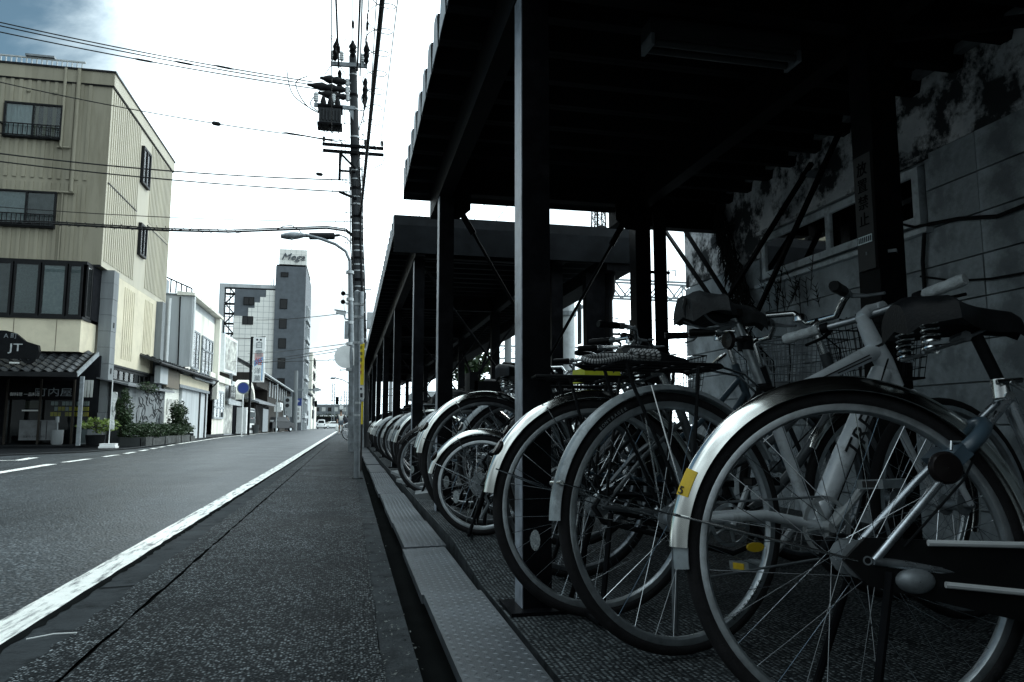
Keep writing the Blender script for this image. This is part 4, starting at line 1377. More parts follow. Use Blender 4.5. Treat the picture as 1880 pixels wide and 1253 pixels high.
# lettering along the down tube (camera side) and trim on the top tube
dv = Vector((0.795 - 0.464, 0, 0.765 - 0.305)).normalized()
tl = text("frame_lettering", "TREK", 0.078, "ink", fr2, (0, 0, 0), (0, 0, 0), 0.0015, sx=1.15)
mid = Vector((0.464, 0, 0.305)) + dv * 0.345 + Vector((0, -0.0312, 0))
rx_ = dv
nz_ = Vector((0, -1, 0))
uy_ = nz_.cross(rx_)
tl.rotation_euler = Matrix((rx_, uy_, nz_)).transposed().to_euler()
tl.location = mid
MB().beam((0.40, -0.0155, 0.682), (0.73, -0.0245, 0.812), 0.0035, 0.004, (0, -1, 0)).beam((0.60, -0.0205, 0.752), (0.735, -0.0255, 0.803), 0.0035, 0.003, (0, -1, 0)).build("frame_trim", "ink", fr2)
MB().lathe([(0.0275, -0.004), (0.0292, -0.004), (0.0292, 0.004), (0.0275, 0.004)], n=16).build("head_ring", "ink", fr2, False, (0.783, 0, 0.848)).rotation_euler = (0, rad(-24), 0)
MB().tube([(0.331, 0, 0.70), (0.253, 0, 0.912)], 0.0136, 14).build("seat_post", "alloy", b2, True)
cl = MB().lathe([(0.018, -0.016), (0.0225, -0.016), (0.0225, 0.016), (0.018, 0.016)], (0.333, 0, 0.70), n=16)
cl.tube([(0.30, -0.022, 0.702), (0.35, -0.030, 0.700)], 0.005, 6).tube([(0.33, -0.03, 0.70), (0.285, -0.034, 0.694)], 0.006, 6)
cl.build("seat_clamp", "black", b2, True)
MB().lathe([(0.016, -0.02), (0.023, -0.02), (0.024, 0.02), (0.016, 0.02)], (0.281, 0, 0.835), n=16).build("post_band", "black", b2, True)
MB().tube([(0.275, -0.02, 0.845), (0.225, -0.03, 0.838)], 0.006, 8).lathe([(0.001, -0.006), (0.024, -0.004), (0.028, 0.006), (0.001, 0.008)], (0.198, -0.03, 0.836), "x", 18).build("rear_reflector", "lampred", b2, True)
sd_ = saddle(b2, 0.222, 0.908, 0.285, 0.185, "saddle_torn", False, True, 0.02)
MB().tube([(-0.148, -0.02, 0.045), (-0.158, -0.022, 0.02), (-0.154, -0.02, -0.012)], [0.008, 0.005, 0.001], 6).tube([(-0.145, -0.035, 0.035), (-0.150, -0.038, 0.012)], [0.006, 0.001], 6).build("torn_flap", "saddle", sd_, True)
MB().fbox((0, 0, 0), (1, 0, 0), (0, -1, 0), -0.11, 0.02, -0.004, 0.018, 0.032, 0.052).build("saddle_bag", "blacksteel", sd_)
rk = rack(b2, -0.255, 0.17, 0.757, (0, R2), "black", 0.125)
MB().tube([(0.17, -0.03, 0.757), (0.26, -0.014, 0.74), (0.325, -0.016, 0.685)], 0.0035, 6).tube([(0.17, 0.03, 0.757), (0.26, 0.014, 0.74), (0.325, 0.016, 0.685)], 0.0035, 6).build("rack_stay", "spoke", rk)
MB().tube(bez((0.13, -0.062, 0.765), (0.19, -0.062, 0.80), (0.20, 0.0, 0.81), (0.19, 0.062, 0.765), 10), 0.005, 6).build("rack_clip", "chrome", rk, True)
c2 = crank(b2, BB[0], BB[2], 42, 0.17, 0.085, "galv_light", "alloy", "yellow")
# cassette, changer and chain
cs = MB()
for k, rr in enumerate((0.030, 0.036, 0.042, 0.048)):
    cs.lathe([(rr, -0.050 + k * 0.005), (rr, -0.048 + k * 0.005), (rr - 0.010, -0.048 + k * 0.005), (rr - 0.010, -0.050 + k * 0.005)], axis="y", n=24, closed=True)
cs.build("sprocket", "galv", w2)
MB().tube([(0.0, -0.05, R2 + 0.04), (0.464, -0.05, 0.305 + 0.083)], 0.0035, 5).tube([(0.02, -0.05, R2 - 0.15), (0.464, -0.05, 0.305 - 0.083)], 0.0035, 5).build("chain", "galv", b2)
MB().tube([(0.01, -0.075, R2 - 0.02), (0.035, -0.075, R2 - 0.06)], 0.012, 8).tube([(0.035, -0.072, R2 - 0.06), (0.015, -0.065, R2 - 0.16)], 0.009, 8).lathe([(0.001, -0.066), (0.018, -0.066), (0.018, -0.056), (0.001, -0.056)], (0.015, 0, R2 - 0.16), "y", 14).build("changer", "galv_light", b2, True)
fk = MB()
fax2 = 1.03
for s in (-1, 1):
    fk.tube([(0.86, s * 0.048, 0.685), (0.93, s * 0.055, 0.53), (fax2, s * 0.058, R2)], [0.015, 0.013, 0.009], 10)
fk.tube([(0.848, 0, 0.715), (0.858, 0, 0.69)], 0.022, 12).tube([(0.86, -0.055, 0.688), (0.86, 0.055, 0.688)], 0.016, 10)
fk.build("fork", "white_frame", b2, True)
wheel(b2, "front_wheel", fax2, R2, 0.0165, 48, 32, "alloy", 0.021)
sm = MB().tube([(0.750, 0, 0.925), (0.742, 0, 0.945)], 0.020, 14).tube([(0.742, 0, 0.940), (0.775, 0, 0.965), (0.815, 0, 0.972)], [0.019, 0.017, 0.019], 12)
sm.tube([(0.815, -0.024, 0.972), (0.815, 0.024, 0.972)], 0.020, 12)
sm.build("stem", "white_frame", b2, True)
hb2 = handlebar(b2, 0.782, 0.950, 0.58, 0.004, 0.025, "grip", "alloy", 0.125, turn=rad(16))
hb2.rotation_euler = (rad(-7), 0, 0)
MB().tube([(0.80, 0.15, 0.97), (0.90, 0.08, 0.93), (0.87, 0.03, 0.84), (0.76, 0.022, 0.80), (0.5, 0.02, 0.70)], 0.0028, 6).tube([(0.80, -0.15, 0.97), (0.90, -0.05, 0.92), (0.90, 0.0, 0.80), (0.87, 0.0, 0.72)], 0.0028, 6).tube([(0.80, 0.12, 0.968), (0.87, 0.05, 0.90), (0.80, -0.028, 0.80), (0.66, -0.028, 0.56), (0.49, -0.02, 0.30)], 0.0028, 6).build("cable", "black", b2, True)
MB().tube([(0.05, 0.085, R2 - 0.03), (0.10, 0.20, 0.02)], 0.009, 8).build("stand", "galv", b2, True)
MB().lathe([(0.001, -0.004), (0.022, -0.003), (0.022, 0.003), (0.001, 0.004)], axis="y", n=14).build("spoke_reflector", "yellow", w2, False, (0.245, -0.008, -0.085)).scale = (1.3, 1, 0.6)
# lettering round tyre and rim
for (t_, m_, rr, a_, sz) in (("BONTRAGER", "guard_grey", R2 - 0.0175, 132, 0.013), ("BONTRAGER", "ink", R2 - 0.040, -40, 0.017)):
    for k, chh in enumerate(t_):
        a = rad(a_ - k * (sz * 0.9 / rr * 57.3) + 0) if a_ > 0 else rad(a_ + k * (sz * 0.95 / rr * 57.3) - 20)
        rdv = Vector((math.cos(a), 0, math.sin(a)))
        yo = -0.0172 if a_ > 0 else -0.0142
        lt = text("tyre_lettering" if a_ > 0 else "rim_lettering", chh, sz, m_, w2, rdv * rr + Vector((0, yo, 0)), (0, 0, 0), 0.0003)
        up_ = rdv if a_ > 0 else -rdv
        nz_ = Vector((0, -1, 0))
        rg_ = up_.cross(nz_)
        lt.rotation_euler = Matrix((rg_, up_, nz_)).transposed().to_euler()
place(b2, (0.862, 1.876, 0.350), 8.0, 5, R2)
b2.location.z = max(b2.location.z, 0.0)
# braided cable lock lying on its rack
pts = []
for i in range(120):                      # tight coil lying along the rack
    t = i / 119
    a = t * 2 * PI * 5
    pts.append((-0.125 + 0.085 * t, -0.04 + 0.013 * math.cos(a), 0.781 + 0.012 * math.sin(a)))
loop = bez((-0.125, -0.02, 0.781), (-0.17, 0.02, 0.79), (-0.27, 0.02, 0.78), (-0.265, -0.05, 0.762), 36) + bez((-0.265, -0.05, 0.762), (-0.25, -0.09, 0.74), (-0.19, -0.07, 0.77), (-0.13, -0.055, 0.771), 36)[1:]
ckr = thing("cable_lock", "black and white braided cable lock coiled on the hybrid's rear rack", "bike lock")
MB().tube(pts, 0.0062, 8).tube(loop, 0.0072, 8).build("cable", "rope", ckr, True)
sp_ = MB()
for seq, r_ in ((pts, 0.0066), (loop, 0.0078)):
    for i in range(0, len(seq) - 1, 2):
        p, q = Vector(seq[i]), Vector(seq[i + 1])
        d = (q - p).normalized()
        sp_.tube([p, p + d * 0.0032], r_, 8)
stuff(sp_.build("braid_marks", "ink", ckr, True))
ckr.location, ckr.rotation_euler = b2.location.copy(), b2.rotation_euler.copy()

# --- third bicycle, with polished guard
b3 = city_bike("city_bicycle", "third bicycle, with worn chrome mudguard and a clear spoke reflector, right of the near post", frame="silver_frame", seg=72, spokes=36, rim="alloy", cut=(10, 172), bas="black", saddle_m="saddle", bar_turn=0.15, crank_a=65)
place(b3, (0.786, 2.30, 0.343), 0.5, 3, 0.343)
sc3 = tag(MB().add([(0, -0.07, 0.0), (0.13, -0.05, 0.02), (0.13, 0.05, 0.02), (0, 0.07, 0.0), (0.0, -0.085, -0.05), (0.14, -0.065, -0.03), (0.14, 0.065, -0.03), (0, 0.085, -0.05)], [(0, 1, 2, 3), (0, 4, 5, 1), (1, 5, 6, 2), (2, 6, 7, 3), (3, 7, 4, 0), (7, 6, 5, 4)]).build("saddle_cover", "yellow_cloth"), "yellow green cloth lying beside the braided lock behind the near post", "cloth")
sc3.location = (0.808, 2.550, 0.804)
# --- bicycles further along the row, built one by one as far as they can be told apart
b4 = city_bike("city_bicycle", "dark bicycle with steel guard half hidden behind the near post", frame="dark_frame", seg=48, guard="guard_steel", bas="galv", cut=(10, 165), bar_turn=-0.1)
place(b4, (0.90, 2.86, 0.343), 6, -2, 0.343)
b5 = city_bike("city_bicycle", "blue-grey bicycle with black guard and wire basket left of the near post", frame="blue_frame", seg=48, guard="guard_black", bas="galv", cut=(10, 160), bar_turn=0.2, crank_a=110)
place(b5, (1.02, 3.30, 0.393), 4, 2, 0.343)
mini = city_bike("folding_bicycle", "small wheeled bicycle with short steel guard, lowest wheel of the row", frame="dark_frame", r=0.252, seg=64, rim="alloy", guard="guard_steel", cut=(25, 168), case=None, bas=None, rck=None, spokes=24, k=0.9, crank_a=75, gw=0.048)
place(mini, (0.667, 3.747, 0.302), -14, 3, 0.252)
# drive parts show clearly through its wheel
rwm = [c for c in mini.children if c.name.startswith("rear_wheel")][0]
cs = MB()
for k, rr in enumerate((0.032, 0.04, 0.048, 0.058)):
    cs.lathe([(rr, -0.050 + k * 0.005), (rr, -0.048 + k * 0.005), (rr - 0.006, -0.048 + k * 0.005), (rr - 0.006, -0.050 + k * 0.005)], axis="y", n=24, closed=True)
cs.build("sprocket", "galv", rwm)
MB().tube([(0.01, -0.07, 0.22), (0.04, -0.07, 0.16), (0.0, -0.065, 0.09)], 0.008, 8).build("changer", "galv", mini, True)
b7 = city_bike("city_bicycle", "bicycle with long silver guard bearing a dark oval badge, above the small wheel", frame="silver_frame", seg=64, guard="guard_steel", r=0.355, cut=(15, 172), bas=None, rck=None, bar_turn=0.1)
place(b7, (0.735, 4.00, 0.405), 3, 2, 0.355)
g7 = [c for c in b7.children if c.name.startswith("mudguard")][0]
put("badge", guard_mesh(0.355 + 0.0128, 139, 146, 0.022, 0.0122, 6, "badge", "ink", 0.0), g7)
b8 = city_bike("city_bicycle", "bicycle with steel guard peeping left of the near post, white spokes showing", frame="silver_frame", seg=64, guard="guard_grey", r=0.35, cut=(15, 172), bas="black", rck=None)
place(b8, (0.97, 4.32, 0.40), 2, 2, 0.35)
b9 = city_bike("city_bicycle", "bicycle seen through the silver guard wheel, its own guard stained yellow", frame="dark_frame", seg=48, guard="guard_steel", cut=(15, 170), bas=None, rck=None)
place(b9, (0.80, 4.95, 0.393), 0, 1, 0.343)
mini2 = city_bike("folding_bicycle", "small wheeled dark bicycle further along the row by the second shed post", frame="blue_frame", r=0.262, seg=48, guard="guard_black", cut=(25, 150), case=None, bas=None, rck=None, spokes=24, k=0.9)
place(mini2, (0.645, 6.05, 0.312), -8, 2, 0.262)
# black padded child seat on a rack beside the near post
cz = thing("child_seat", "black padded child seat on a rack beyond the near post", "child seat", (0.62, 0, 0))
cs_ = Vector((0.923, 4.600, 0.841))
MB().box(-0.17, 0.12, -0.10, 0.10, -0.03, 0.035).box(-0.20, -0.15, -0.10, 0.10, -0.02, 0.09).build("seat", "saddle", cz)
MB().tube([(0.1, -0.10, 0.03), (0.14, -0.10, 0.08), (0.14, 0.10, 0.08), (0.1, 0.10, 0.03)], 0.012, 8).build("guard_bar", "black", cz, True)
cz.location = cs_
# the rest of the row: copies of four kinds, nothing tells the far ones apart
kinds = []
for i, (fr_, gd, bs_, rk_) in enumerate((("silver_frame", "guard_dull", "galv", "black"), ("dark_frame", "guard_dull", "black", None), ("white_frame", "guard_grey", None, "black"), ("blue_frame", "guard_steel", "black", "galv"))):
    kinds.append(city_bike("city_bicycle", "", frame=fr_, guard=gd, bas=bs_, rck=rk_, seg=40, detail=False, spokes=28, cut=(15, 172)))
random.seed(19)
used = [False] * 4
row_bikes = []
yy = 5.55
n = 0
while yy < 24.5:
    k = [0, 2, 1, 0, 3, 2, 0, 1][n % 8]
    if abs(yy - 6.05) > 0.25 and all(abs(yy - py) > 0.16 for py in (6.86, 9.95, 13.1, 16.3, 19.5, 22.7)):
        o = kinds[k] if not used[k] else dup(kinds[k])
        used[k] = True
        place(o, (0.80 + random.uniform(-0.06, 0.09), yy, 0.393), random.uniform(-5, 9), random.uniform(-3, 5), 0.343)
        row_bikes.append((k, yy, o))
    yy += random.uniform(0.36, 0.50)
    n += 1
bays = [(0, 6.86, "before the longer shed's first post"), (6.86, 9.95, "between the longer shed's first and second posts"), (9.95, 13.1, "between the longer shed's second and third posts"), (13.1, 16.3, "between the longer shed's third and fourth posts"), (16.3, 19.5, "between the longer shed's fourth and fifth posts"), (19.5, 22.7, "between the longer shed's fifth and sixth posts"), (22.7, 99, "past the longer shed's sixth post")]
kind_words = ["silver", "dark", "pale", "blue-grey"]
for (ya, yb, where) in bays:
    for k in range(4):
        seq = [o for kk, y_, o in row_bikes if kk == k and ya <= y_ < yb]
        for i, o in enumerate(seq):
            o["label"] = ("only " if len(seq) == 1 else ("nearest ", "second nearest ", "third nearest ", "fourth nearest ", "fifth nearest ")[i]) + kind_words[k] + " bicycle " + where
            o["group"] = "bicycles along the far row"
# the row runs on unseen behind the viewer, added to block low light
random.seed(47)
for i in range(9):
    o = dup(kinds[(i * 3 + 1) % 4])
    place(o, (0.86 + random.uniform(-0.05, 0.05), 0.12 - i * 0.48, 0.343), random.uniform(-6, 4), random.uniform(0, 4), 0.343)
    o["label"], o["group"] = ("first", "second", "third", "fourth", "fifth", "sixth", "seventh", "eighth", "ninth")[i] + " unseen bicycle of the row behind the viewer, added to block light", "unseen bicycles added to block light"


# ---------------------------------------------------------------- left side: the beige corner building
bb = thing("beige_building", "beige ribbed corner building with a tiled shop eave at its foot", "building", (0, 0, 0))
BX, BY = -7.45, 24.0
OF, OS = (0, BY, 0), (BX, 0, 0)
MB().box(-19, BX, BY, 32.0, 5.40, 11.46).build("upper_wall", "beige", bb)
MB().box(BX + 0.0005, BX + 0.004, BY + 0.0, 32.0, 5.40, 11.46).build("side_cladding", "beige_lit", bb)  # skin over the side wall that carries its painted lit tone
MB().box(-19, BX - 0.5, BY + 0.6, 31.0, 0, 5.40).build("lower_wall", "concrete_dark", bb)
# corrugated cladding: real ribs on both faces
rb = MB()
x = -18.9
while x < BX - 0.55:
    for (z0, z1) in ((5.46, 7.90), (8.02, 11.06)):
        rb.fbox(OF, *FR, x, x + 0.10, z0, z1, 0.0, 0.030)
    x += 0.24
stuff(rb.build("cladding_ribs", "beige", bb))
rb = MB()
y = 24.18
while y < 31.9:
    for (z0, z1) in ((5.60, 8.00), (8.06, 11.0)):
        if 27.25 < y < 28.62:
            continue
        if y > 28.6 and z0 < 6:
            z0 = 5.6
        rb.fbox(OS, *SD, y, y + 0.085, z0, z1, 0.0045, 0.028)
    y += 0.20
stuff(rb.build("cladding_ribs", "beige_lit", bb))
MB().fbox(OF, *FR, -19, BX + 0.06, 11.10, 11.50, 0.002, 0.06).build("parapet", "beige", bb)
MB().fbox(OS, *SD, 24.0, 32.02, 11.10, 11.50, 0.005, 0.06).build("parapet", "beige_lit", bb)
MB().fbox(OF, *FR, -19, BX + 0.1, 11.50, 11.56, -0.1, 0.09).fbox(OS, *SD, 24.05, 32.05, 11.50, 11.56, -0.1, 0.09).build("coping", "trim", bb)
MB().fbox(OF, *FR, -19, BX + 0.03, 11.065, 11.095, 0.002, 0.045).fbox(OS, *SD, 23.98, 32.0, 11.065, 11.095, 0.002, 0.045).fbox(OS, *SD, 24.1, 27.2, 8.015, 8.045, 0.001, 0.035).fbox(OS, *SD, 28.65, 31.6, 7.90, 7.93, 0.001, 0.035).build("string_course", "trim", bb)
MB().fbox(OF, *FR, -19, BX, 5.36, 5.43, 0.002, 0.035).build("soffit_edge", "trim", bb)
# rooftop railing
rl = MB()
for k in range(52):
    xx = -15.5 + k * 0.14
    rl.box(xx, xx + 0.03, 23.98, 24.02, 11.56, 11.76)
rl.box(-15.5, -8.25, 23.97, 24.03, 11.76, 11.80)
rl.box(-15.5, -8.25, 24.6, 24.66, 11.76, 11.80)
rl.build("roof_railing", "galv_light", bb)
MB().box(-9.9, -9.1, 23.9, 24.1, 11.80, 11.86).build("roof_hatch", "galv", bb)
# downpipes on the front
MB().tube([(-8.76, 23.93, 11.52), (-8.76, 23.93, 9.02), (-8.70, 23.92, 8.98)], 0.045, 10).build("downpipe", "beige", bb)
MB().tube([(-8.38, 23.92, 11.52), (-8.38, 23.92, 7.62)], 0.055, 10).build("downpipe", "beige", bb)
for pts_, r_ in (([(-8.95, 23.93, 7.60), (-8.30, 23.93, 7.60)], 0.035), ([(-8.85, 23.93, 9.0), (-8.5, 23.93, 9.0)], 0.03), ([(-8.62, 23.95, 7.6), (-8.62, 23.95, 5.42)], 0.02)):
    MB().tube(pts_, r_, 8).build("pipe_branch", "beige", bb)
for xx in (-9.75, -9.02):
    MB().lathe([(0.001, -0.05), (0.05, -0.045), (0.075, -0.005), (0.06, 0.0), (0.001, 0.0)], (xx, 23.97, 10.72), "y", 14).build("wall_vent", "beige", bb, True)


def rail(parent, a0, a1, z0, z1):
    m_ = MB()
    m_.fbox(OF, *FR, a0, a1, z1 - 0.03, z1, 0.16, 0.19)
    m_.fbox(OF, *FR, a0, a1, z0, z0 + 0.03, 0.16, 0.19)
    n_ = int((a1 - a0) / 0.12)
    for k in range(n_ + 1):
        xx = a0 + (a1 - a0 - 0.02) * k / n_
        m_.fbox(OF, *FR, xx, xx + 0.02, z0 + 0.031, z1 - 0.031, 0.165, 0.185)
    for xx in (a0, a1 - 0.03):
        m_.fbox(OF, *FR, xx, xx + 0.03, z1 - 0.03, z1, 0.0, 0.159)
    return m_.build("window_railing", "trim", parent)


w_ = window(bb, OF, FR, -10.34, -8.76, 9.20, 10.30, 2, curtain=("curtain", None), depth=0.12)
rail(w_, -10.42, -8.76, 9.24, 9.62)
w_ = window(bb, OF, FR, -10.36, -8.76, 6.46, 7.58, 2, curtain=("blind", "blind_dark"), depth=0.12)
rail(w_, -10.40, -8.76, 6.50, 6.86)
for (y0, y1, z0, z1) in ((27.42, 28.40, 9.16, 10.5), (27.6, 28.45, 6.6, 7.75)):
    window(bb, OS, SD, y0, y1, z0, z1, 2, curtain=("blind_mid", None), w=0.08, depth=0.11)
# the glazed first floor and its apron, thrust forward over the shop
MB().box(-19, -7.66, 23.30, 24.58, 2.72, 3.66).build("bay_apron", "cream", bb)
for xx in (-10.92, -9.40, -8.30):
    MB().box(xx, xx + 0.015, 23.292, 23.299, 2.74, 3.64).build("panel_joint", "brown", bb)
MB().box(-19, -7.62, 23.26, 24.0, 3.66, 3.74).build("bay_sill", "trim", bb)
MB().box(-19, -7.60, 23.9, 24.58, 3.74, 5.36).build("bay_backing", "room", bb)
ob = (0, 23.42, 0)
xs = [-12.2, -10.75, -9.52, -8.80, -8.10, -7.68]
for k in range(5):
    window(bb, ob, FR, xs[k], xs[k + 1] - 0.04, 3.75, 5.30, 1, curtain=(("blind_dark", "blind_dark", "blind_mid", "blind", "blind_mid")[k],), w=0.06, depth=0.06)
MB().box(-19, -7.62, 23.36, 23.90, 5.30, 5.39).build("bay_head", "trim", bb)
window(bb, (-7.66, 0, 0), SD, 23.46, 23.88, 3.75, 5.30, 1, curtain=("blind",), w=0.05, depth=0.05)
# concrete corner columns
cb = MB()
random.seed(8)
for k in range(11):
    zz = 0.5 * k
    h = min(0.492, 5.40 - zz)
    s = 0.004 * (k % 2)
    sp = max(0, 0.22 - 0.16 * k) if k < 2 else 0
    cb.box(-7.60 - s - sp, -7.24 + s, 24.60 - s - sp, 25.10 + s, zz, zz + h)
cb.build("corner_column", "concrete", bb)
MB().box(-7.5, -7.2, 30.55, 31.0, 0, 5.40).build("rear_column", "concrete", bb)
for z_ in (3.62, 2.20):
    MB().box(-7.236, -7.220, 24.78, 24.86, z_, z_ + 0.16).build("column_box", "trim", bb)
# cream lower side wall with grooved panels
MB().box(-9, -7.42, 25.55, 30.5, 2.56, 5.38).build("side_wall", "cream", bb)
for (y0, y1) in ((26.4, 27.5), (28.9, 29.9)):
    for k in range(6):
        yy = y0 + (y1 - y0) * k / 5
        MB().fbox((-7.42, 0, 0), *SD, yy, yy + 0.05, 2.8, 5.2, 0.0, 0.02).build("panel_rib", "cream", bb)
MB().box(-8, -7.44, 25.11, 25.50, 3.75, 5.35).build("side_glazing", "dark_pane", bb)
MB().box(-9, -7.38, 25.4, 30.6, 2.49, 2.555).build("side_wall_base", "trim", bb)
window(bb, (-7.52, 0, 0), SD, 25.15, 30.1, 2.02, 2.49, 8, curtain=("blind", "curtain", "curtain", "curtain", None, "blind", None, None), w=0.09, depth=0.08)
MB().box(-9, -7.53, 25.1, 30.6, 0, 2.48).build("base_wall", "concrete_dark", bb)

# tiled eave over the shop, every tile a piece of its own
ev = thing("tiled_eave", "dark pantiled eave roof projecting over the corner shop front", "roof", (0, 0, 0))
e0, e1 = Vector((-7.32, 22.15, 2.03)), Vector((-7.32, 23.75, 2.74))
sl_ = (e1 - e0)
MB().add([(-19, e0.y, e0.z - 0.05), (-7.30, e0.y, e0.z - 0.05), (-7.30, e1.y, e1.z - 0.05), (-19, e1.y, e1.z - 0.05), (-19, e0.y, e0.z - 0.012), (-7.30, e0.y, e0.z - 0.012), (-7.30, e1.y, e1.z - 0.012), (-19, e1.y, e1.z - 0.012)],
         [(3, 2, 1, 0), (4, 5, 6, 7), (0, 1, 5, 4), (1, 2, 6, 5), (2, 3, 7, 6), (3, 0, 4, 7)]).build("roof_deck", "wood", ev)
MB().beam(e0 + Vector((0.03, -0.03, -0.05)), e1 + Vector((0.03, 0, -0.03)), 0.04, 0.13).build("verge_board", "galv", ev)
MB().box(-19, -7.28, 22.08, 22.14, 1.92, 2.05).build("gutter", "trim", ev)
tp = []
for k in range(9):
    t = k / 8
    tp.append((t * 0.27, 0.040 * math.sin(t * 2 * PI * 0.98 + 0.4) + 0.02))
tl_ = math.hypot(sl_.y, sl_.z) / 7
tmb = MB()
V = []
for (yy, zz) in ((0, 0.030), (tl_ * 1.12, 0.0)):
    V += [(x_, yy, z_ + zz) for x_, z_ in tp]
for (yy, zz) in ((0, 0.030), (tl_ * 1.12, 0.0)):
    V += [(x_, yy, z_ + zz - 0.018) for x_, z_ in tp]
F = [(i, i + 1, 9 + i + 1, 9 + i) for i in range(8)] + [(18 + i, 27 + i, 28 + i, 19 + i) for i in range(8)] + [(i, 18 + i, 19 + i, i + 1) for i in range(8)]
tm_ = tmb.add(V, F).mesh("roof_tile", "roof_tile", True)
an = math.atan2(sl_.z, sl_.y)
for r in range(7):
    for c in range(26):
        p = e0 + sl_ * (r / 7)
        o = put("roof_tile", tm_, ev, (-7.62 - c * 0.27 + random.uniform(-0.006, 0.006), p.y, p.z + random.uniform(-0.004, 0.004)))
        o.rotation_euler = (an, 0, random.uniform(-0.012, 0.012))

# the shop under it
sh = thing("corner_shop", "dark open shop front with white lettered fascia under the tiled eave", "shop front", (0, 0, 0))
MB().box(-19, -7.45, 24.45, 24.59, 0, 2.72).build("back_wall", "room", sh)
MB().box(-19, -7.3, 22.3, 24.44, 0.0, 0.06).build("step", "forecourt", sh)
for xx in (-7.25, -9.9, -12.6):
    MB().box(xx, xx + 0.09, 22.26, 22.35, 0.06, 1.95).build("timber_post", "galv" if xx > -8 else "wood", sh)
fa = MB().box(-9.75, -7.95, 23.96, 24.0, 1.36, 1.92).build("fascia", "blacksteel", sh)
text("shop_lettering", "町内屋", 0.27, "galv", fa, (-8.48, 23.955, 1.56), ROT_FR, 0.004, sx=1.25)
text("shop_lettering", "御料理 一品料理", 0.11, "white", fa, (-9.22, 23.955, 1.50), ROT_FR, 0.003)
for xx in (-9.7, -8.83, -7.95):
    MB().box(xx, xx + 0.05, 23.90, 23.955, 0.06, 1.95).build("door_frame", "wood", sh)
MB().box(-9.70, -7.55, 24.06, 24.07, 0.10, 1.35).build("shop_glass", "shop_glass", sh)
lp = MB().box(-9.33, -8.36, 24.0, 24.04, 0.18, 0.76).build("pale_panel", "blind_dark", sh)
for xx in (-8.78, -8.62):
    MB().box(xx, xx + 0.02, 23.99, 23.998, 0.20, 0.74).build("panel_joint", "ink", lp)
text("panel_lettering", "営業中 お持ち帰り", 0.07, "ink", lp, (-8.93, 23.996, 0.28), ROT_FR, 0.001)
# price cards and posters behind the glass
random.seed(4)
for (x0, x1, z0, z1, rows, c) in ((-8.58, -7.80, 0.86, 1.33, 3, 8), (-7.76, -7.55, 0.86, 1.33, 3, 4)):
    for r in range(rows):
        for k in range(c):
            a = x0 + (x1 - x0) * (k + 0.08) / c
            b = x0 + (x1 - x0) * (k + 0.92) / c
            q0 = z0 + (z1 - z0) * (r + 0.12) / rows
            q1 = z0 + (z1 - z0) * (r + 0.88) / rows
            if random.random() < 0.9:
                MB().box(a, b, 24.085, 24.092, q0, q1).build("price_card", "goods" if r < 2 and random.random() < 0.8 else "cloth", sh)
MB().box(-9.30, -8.86, 24.02, 24.05, 1.02, 1.06).build("shelf_light", "cloth", sh)
MB().box(-9.25, -8.9, 24.085, 24.092, 1.10, 1.32).build("poster", "brown", sh)
nr = MB()
for k in range(4):
    x0 = -7.64 + k * 0.085
    nr.add([(x0, 23.55, 1.92), (x0 + 0.082, 23.55, 1.92), (x0 + 0.080, 23.53, 1.42), (x0 + 0.004, 23.56, 1.42)], [(0, 1, 2, 3)])
tag(nr.build("noren_curtain", "cloth"), "white split noren cloth hanging right of the timber post", "curtain")
car_sign = thing("roof_sign", "black car shaped signboard with white JT letters above the eave", "sign", (0, 0, 0))
poly = [(-11.2, 2.42), (-8.42, 2.42), (-8.36, 2.62), (-8.40, 2.80), (-8.72, 2.90), (-8.98, 3.12), (-9.2, 3.18), (-10.4, 3.18), (-10.8, 2.9), (-11.2, 2.85)]
MB().prism(poly, (0, 22.55, 0), (1, 0, 0), (0, 0, 1), (0, -1, 0), 0.16).build("board", "black", car_sign)
text("sign_lettering", "JT", 0.30, "galv_light", car_sign, (-8.93, 22.385, 2.71), ROT_FR, 0.004, sx=1.3)
text("sign_lettering", "A 町", 0.17, "galv", car_sign, (-9.08, 22.385, 3.03), ROT_FR, 0.004)
text("sign_lettering", "A", 0.26, "cloth", car_sign, (-9.42, 22.385, 2.71), ROT_FR, 0.004)
for xx in (-8.62, -10.6):
    MB().lathe([(0.06, -0.05), (0.16, -0.05), (0.16, 0.05), (0.06, 0.05)], (xx, 22.45, 2.44), "y", 20, True).build("wheel_shape", "black", car_sign)
MB().box(-9.05, -8.82, 22.36, 22.40, 2.28, 2.32).build("sign_lamp", "cloth", car_sign)
tag(MB().lathe([(0.001, 0), (0.13, 0), (0.15, 0.05), (0.16, 0.42), (0.14, 0.42), (0.13, 0.1), (0.001, 0.08)], (-8.18, 23.6, 0.06), n=20).build("plant_pot", "concrete", None, True), "tall grey tub standing before the shop glass", "plant pot")
tag(MB().tube([(-8.18, 23.6, 0.40), (-8.20, 23.6, 0.70)], 0.02, 8).tube([(-8.20, 23.6, 0.69), (-8.21, 23.6, 0.86)], 0.05, 8).build("broom", "concrete"), "pale broom standing upright in the grey tub", "broom")
ct = thing("crate", "white slatted crate on the shop step at the photo's left edge", "crate", (-9.95, 22.6, 0.06))
for k in range(5):
    MB().box(0, 0.62, 0, 0.02, 0.05 * k, 0.05 * k + 0.036).build("slat", "cloth", ct)
MB().box(0, 0.62, 0.03, 0.4, 0, 0.24).build("tub", "blacksteel", ct)


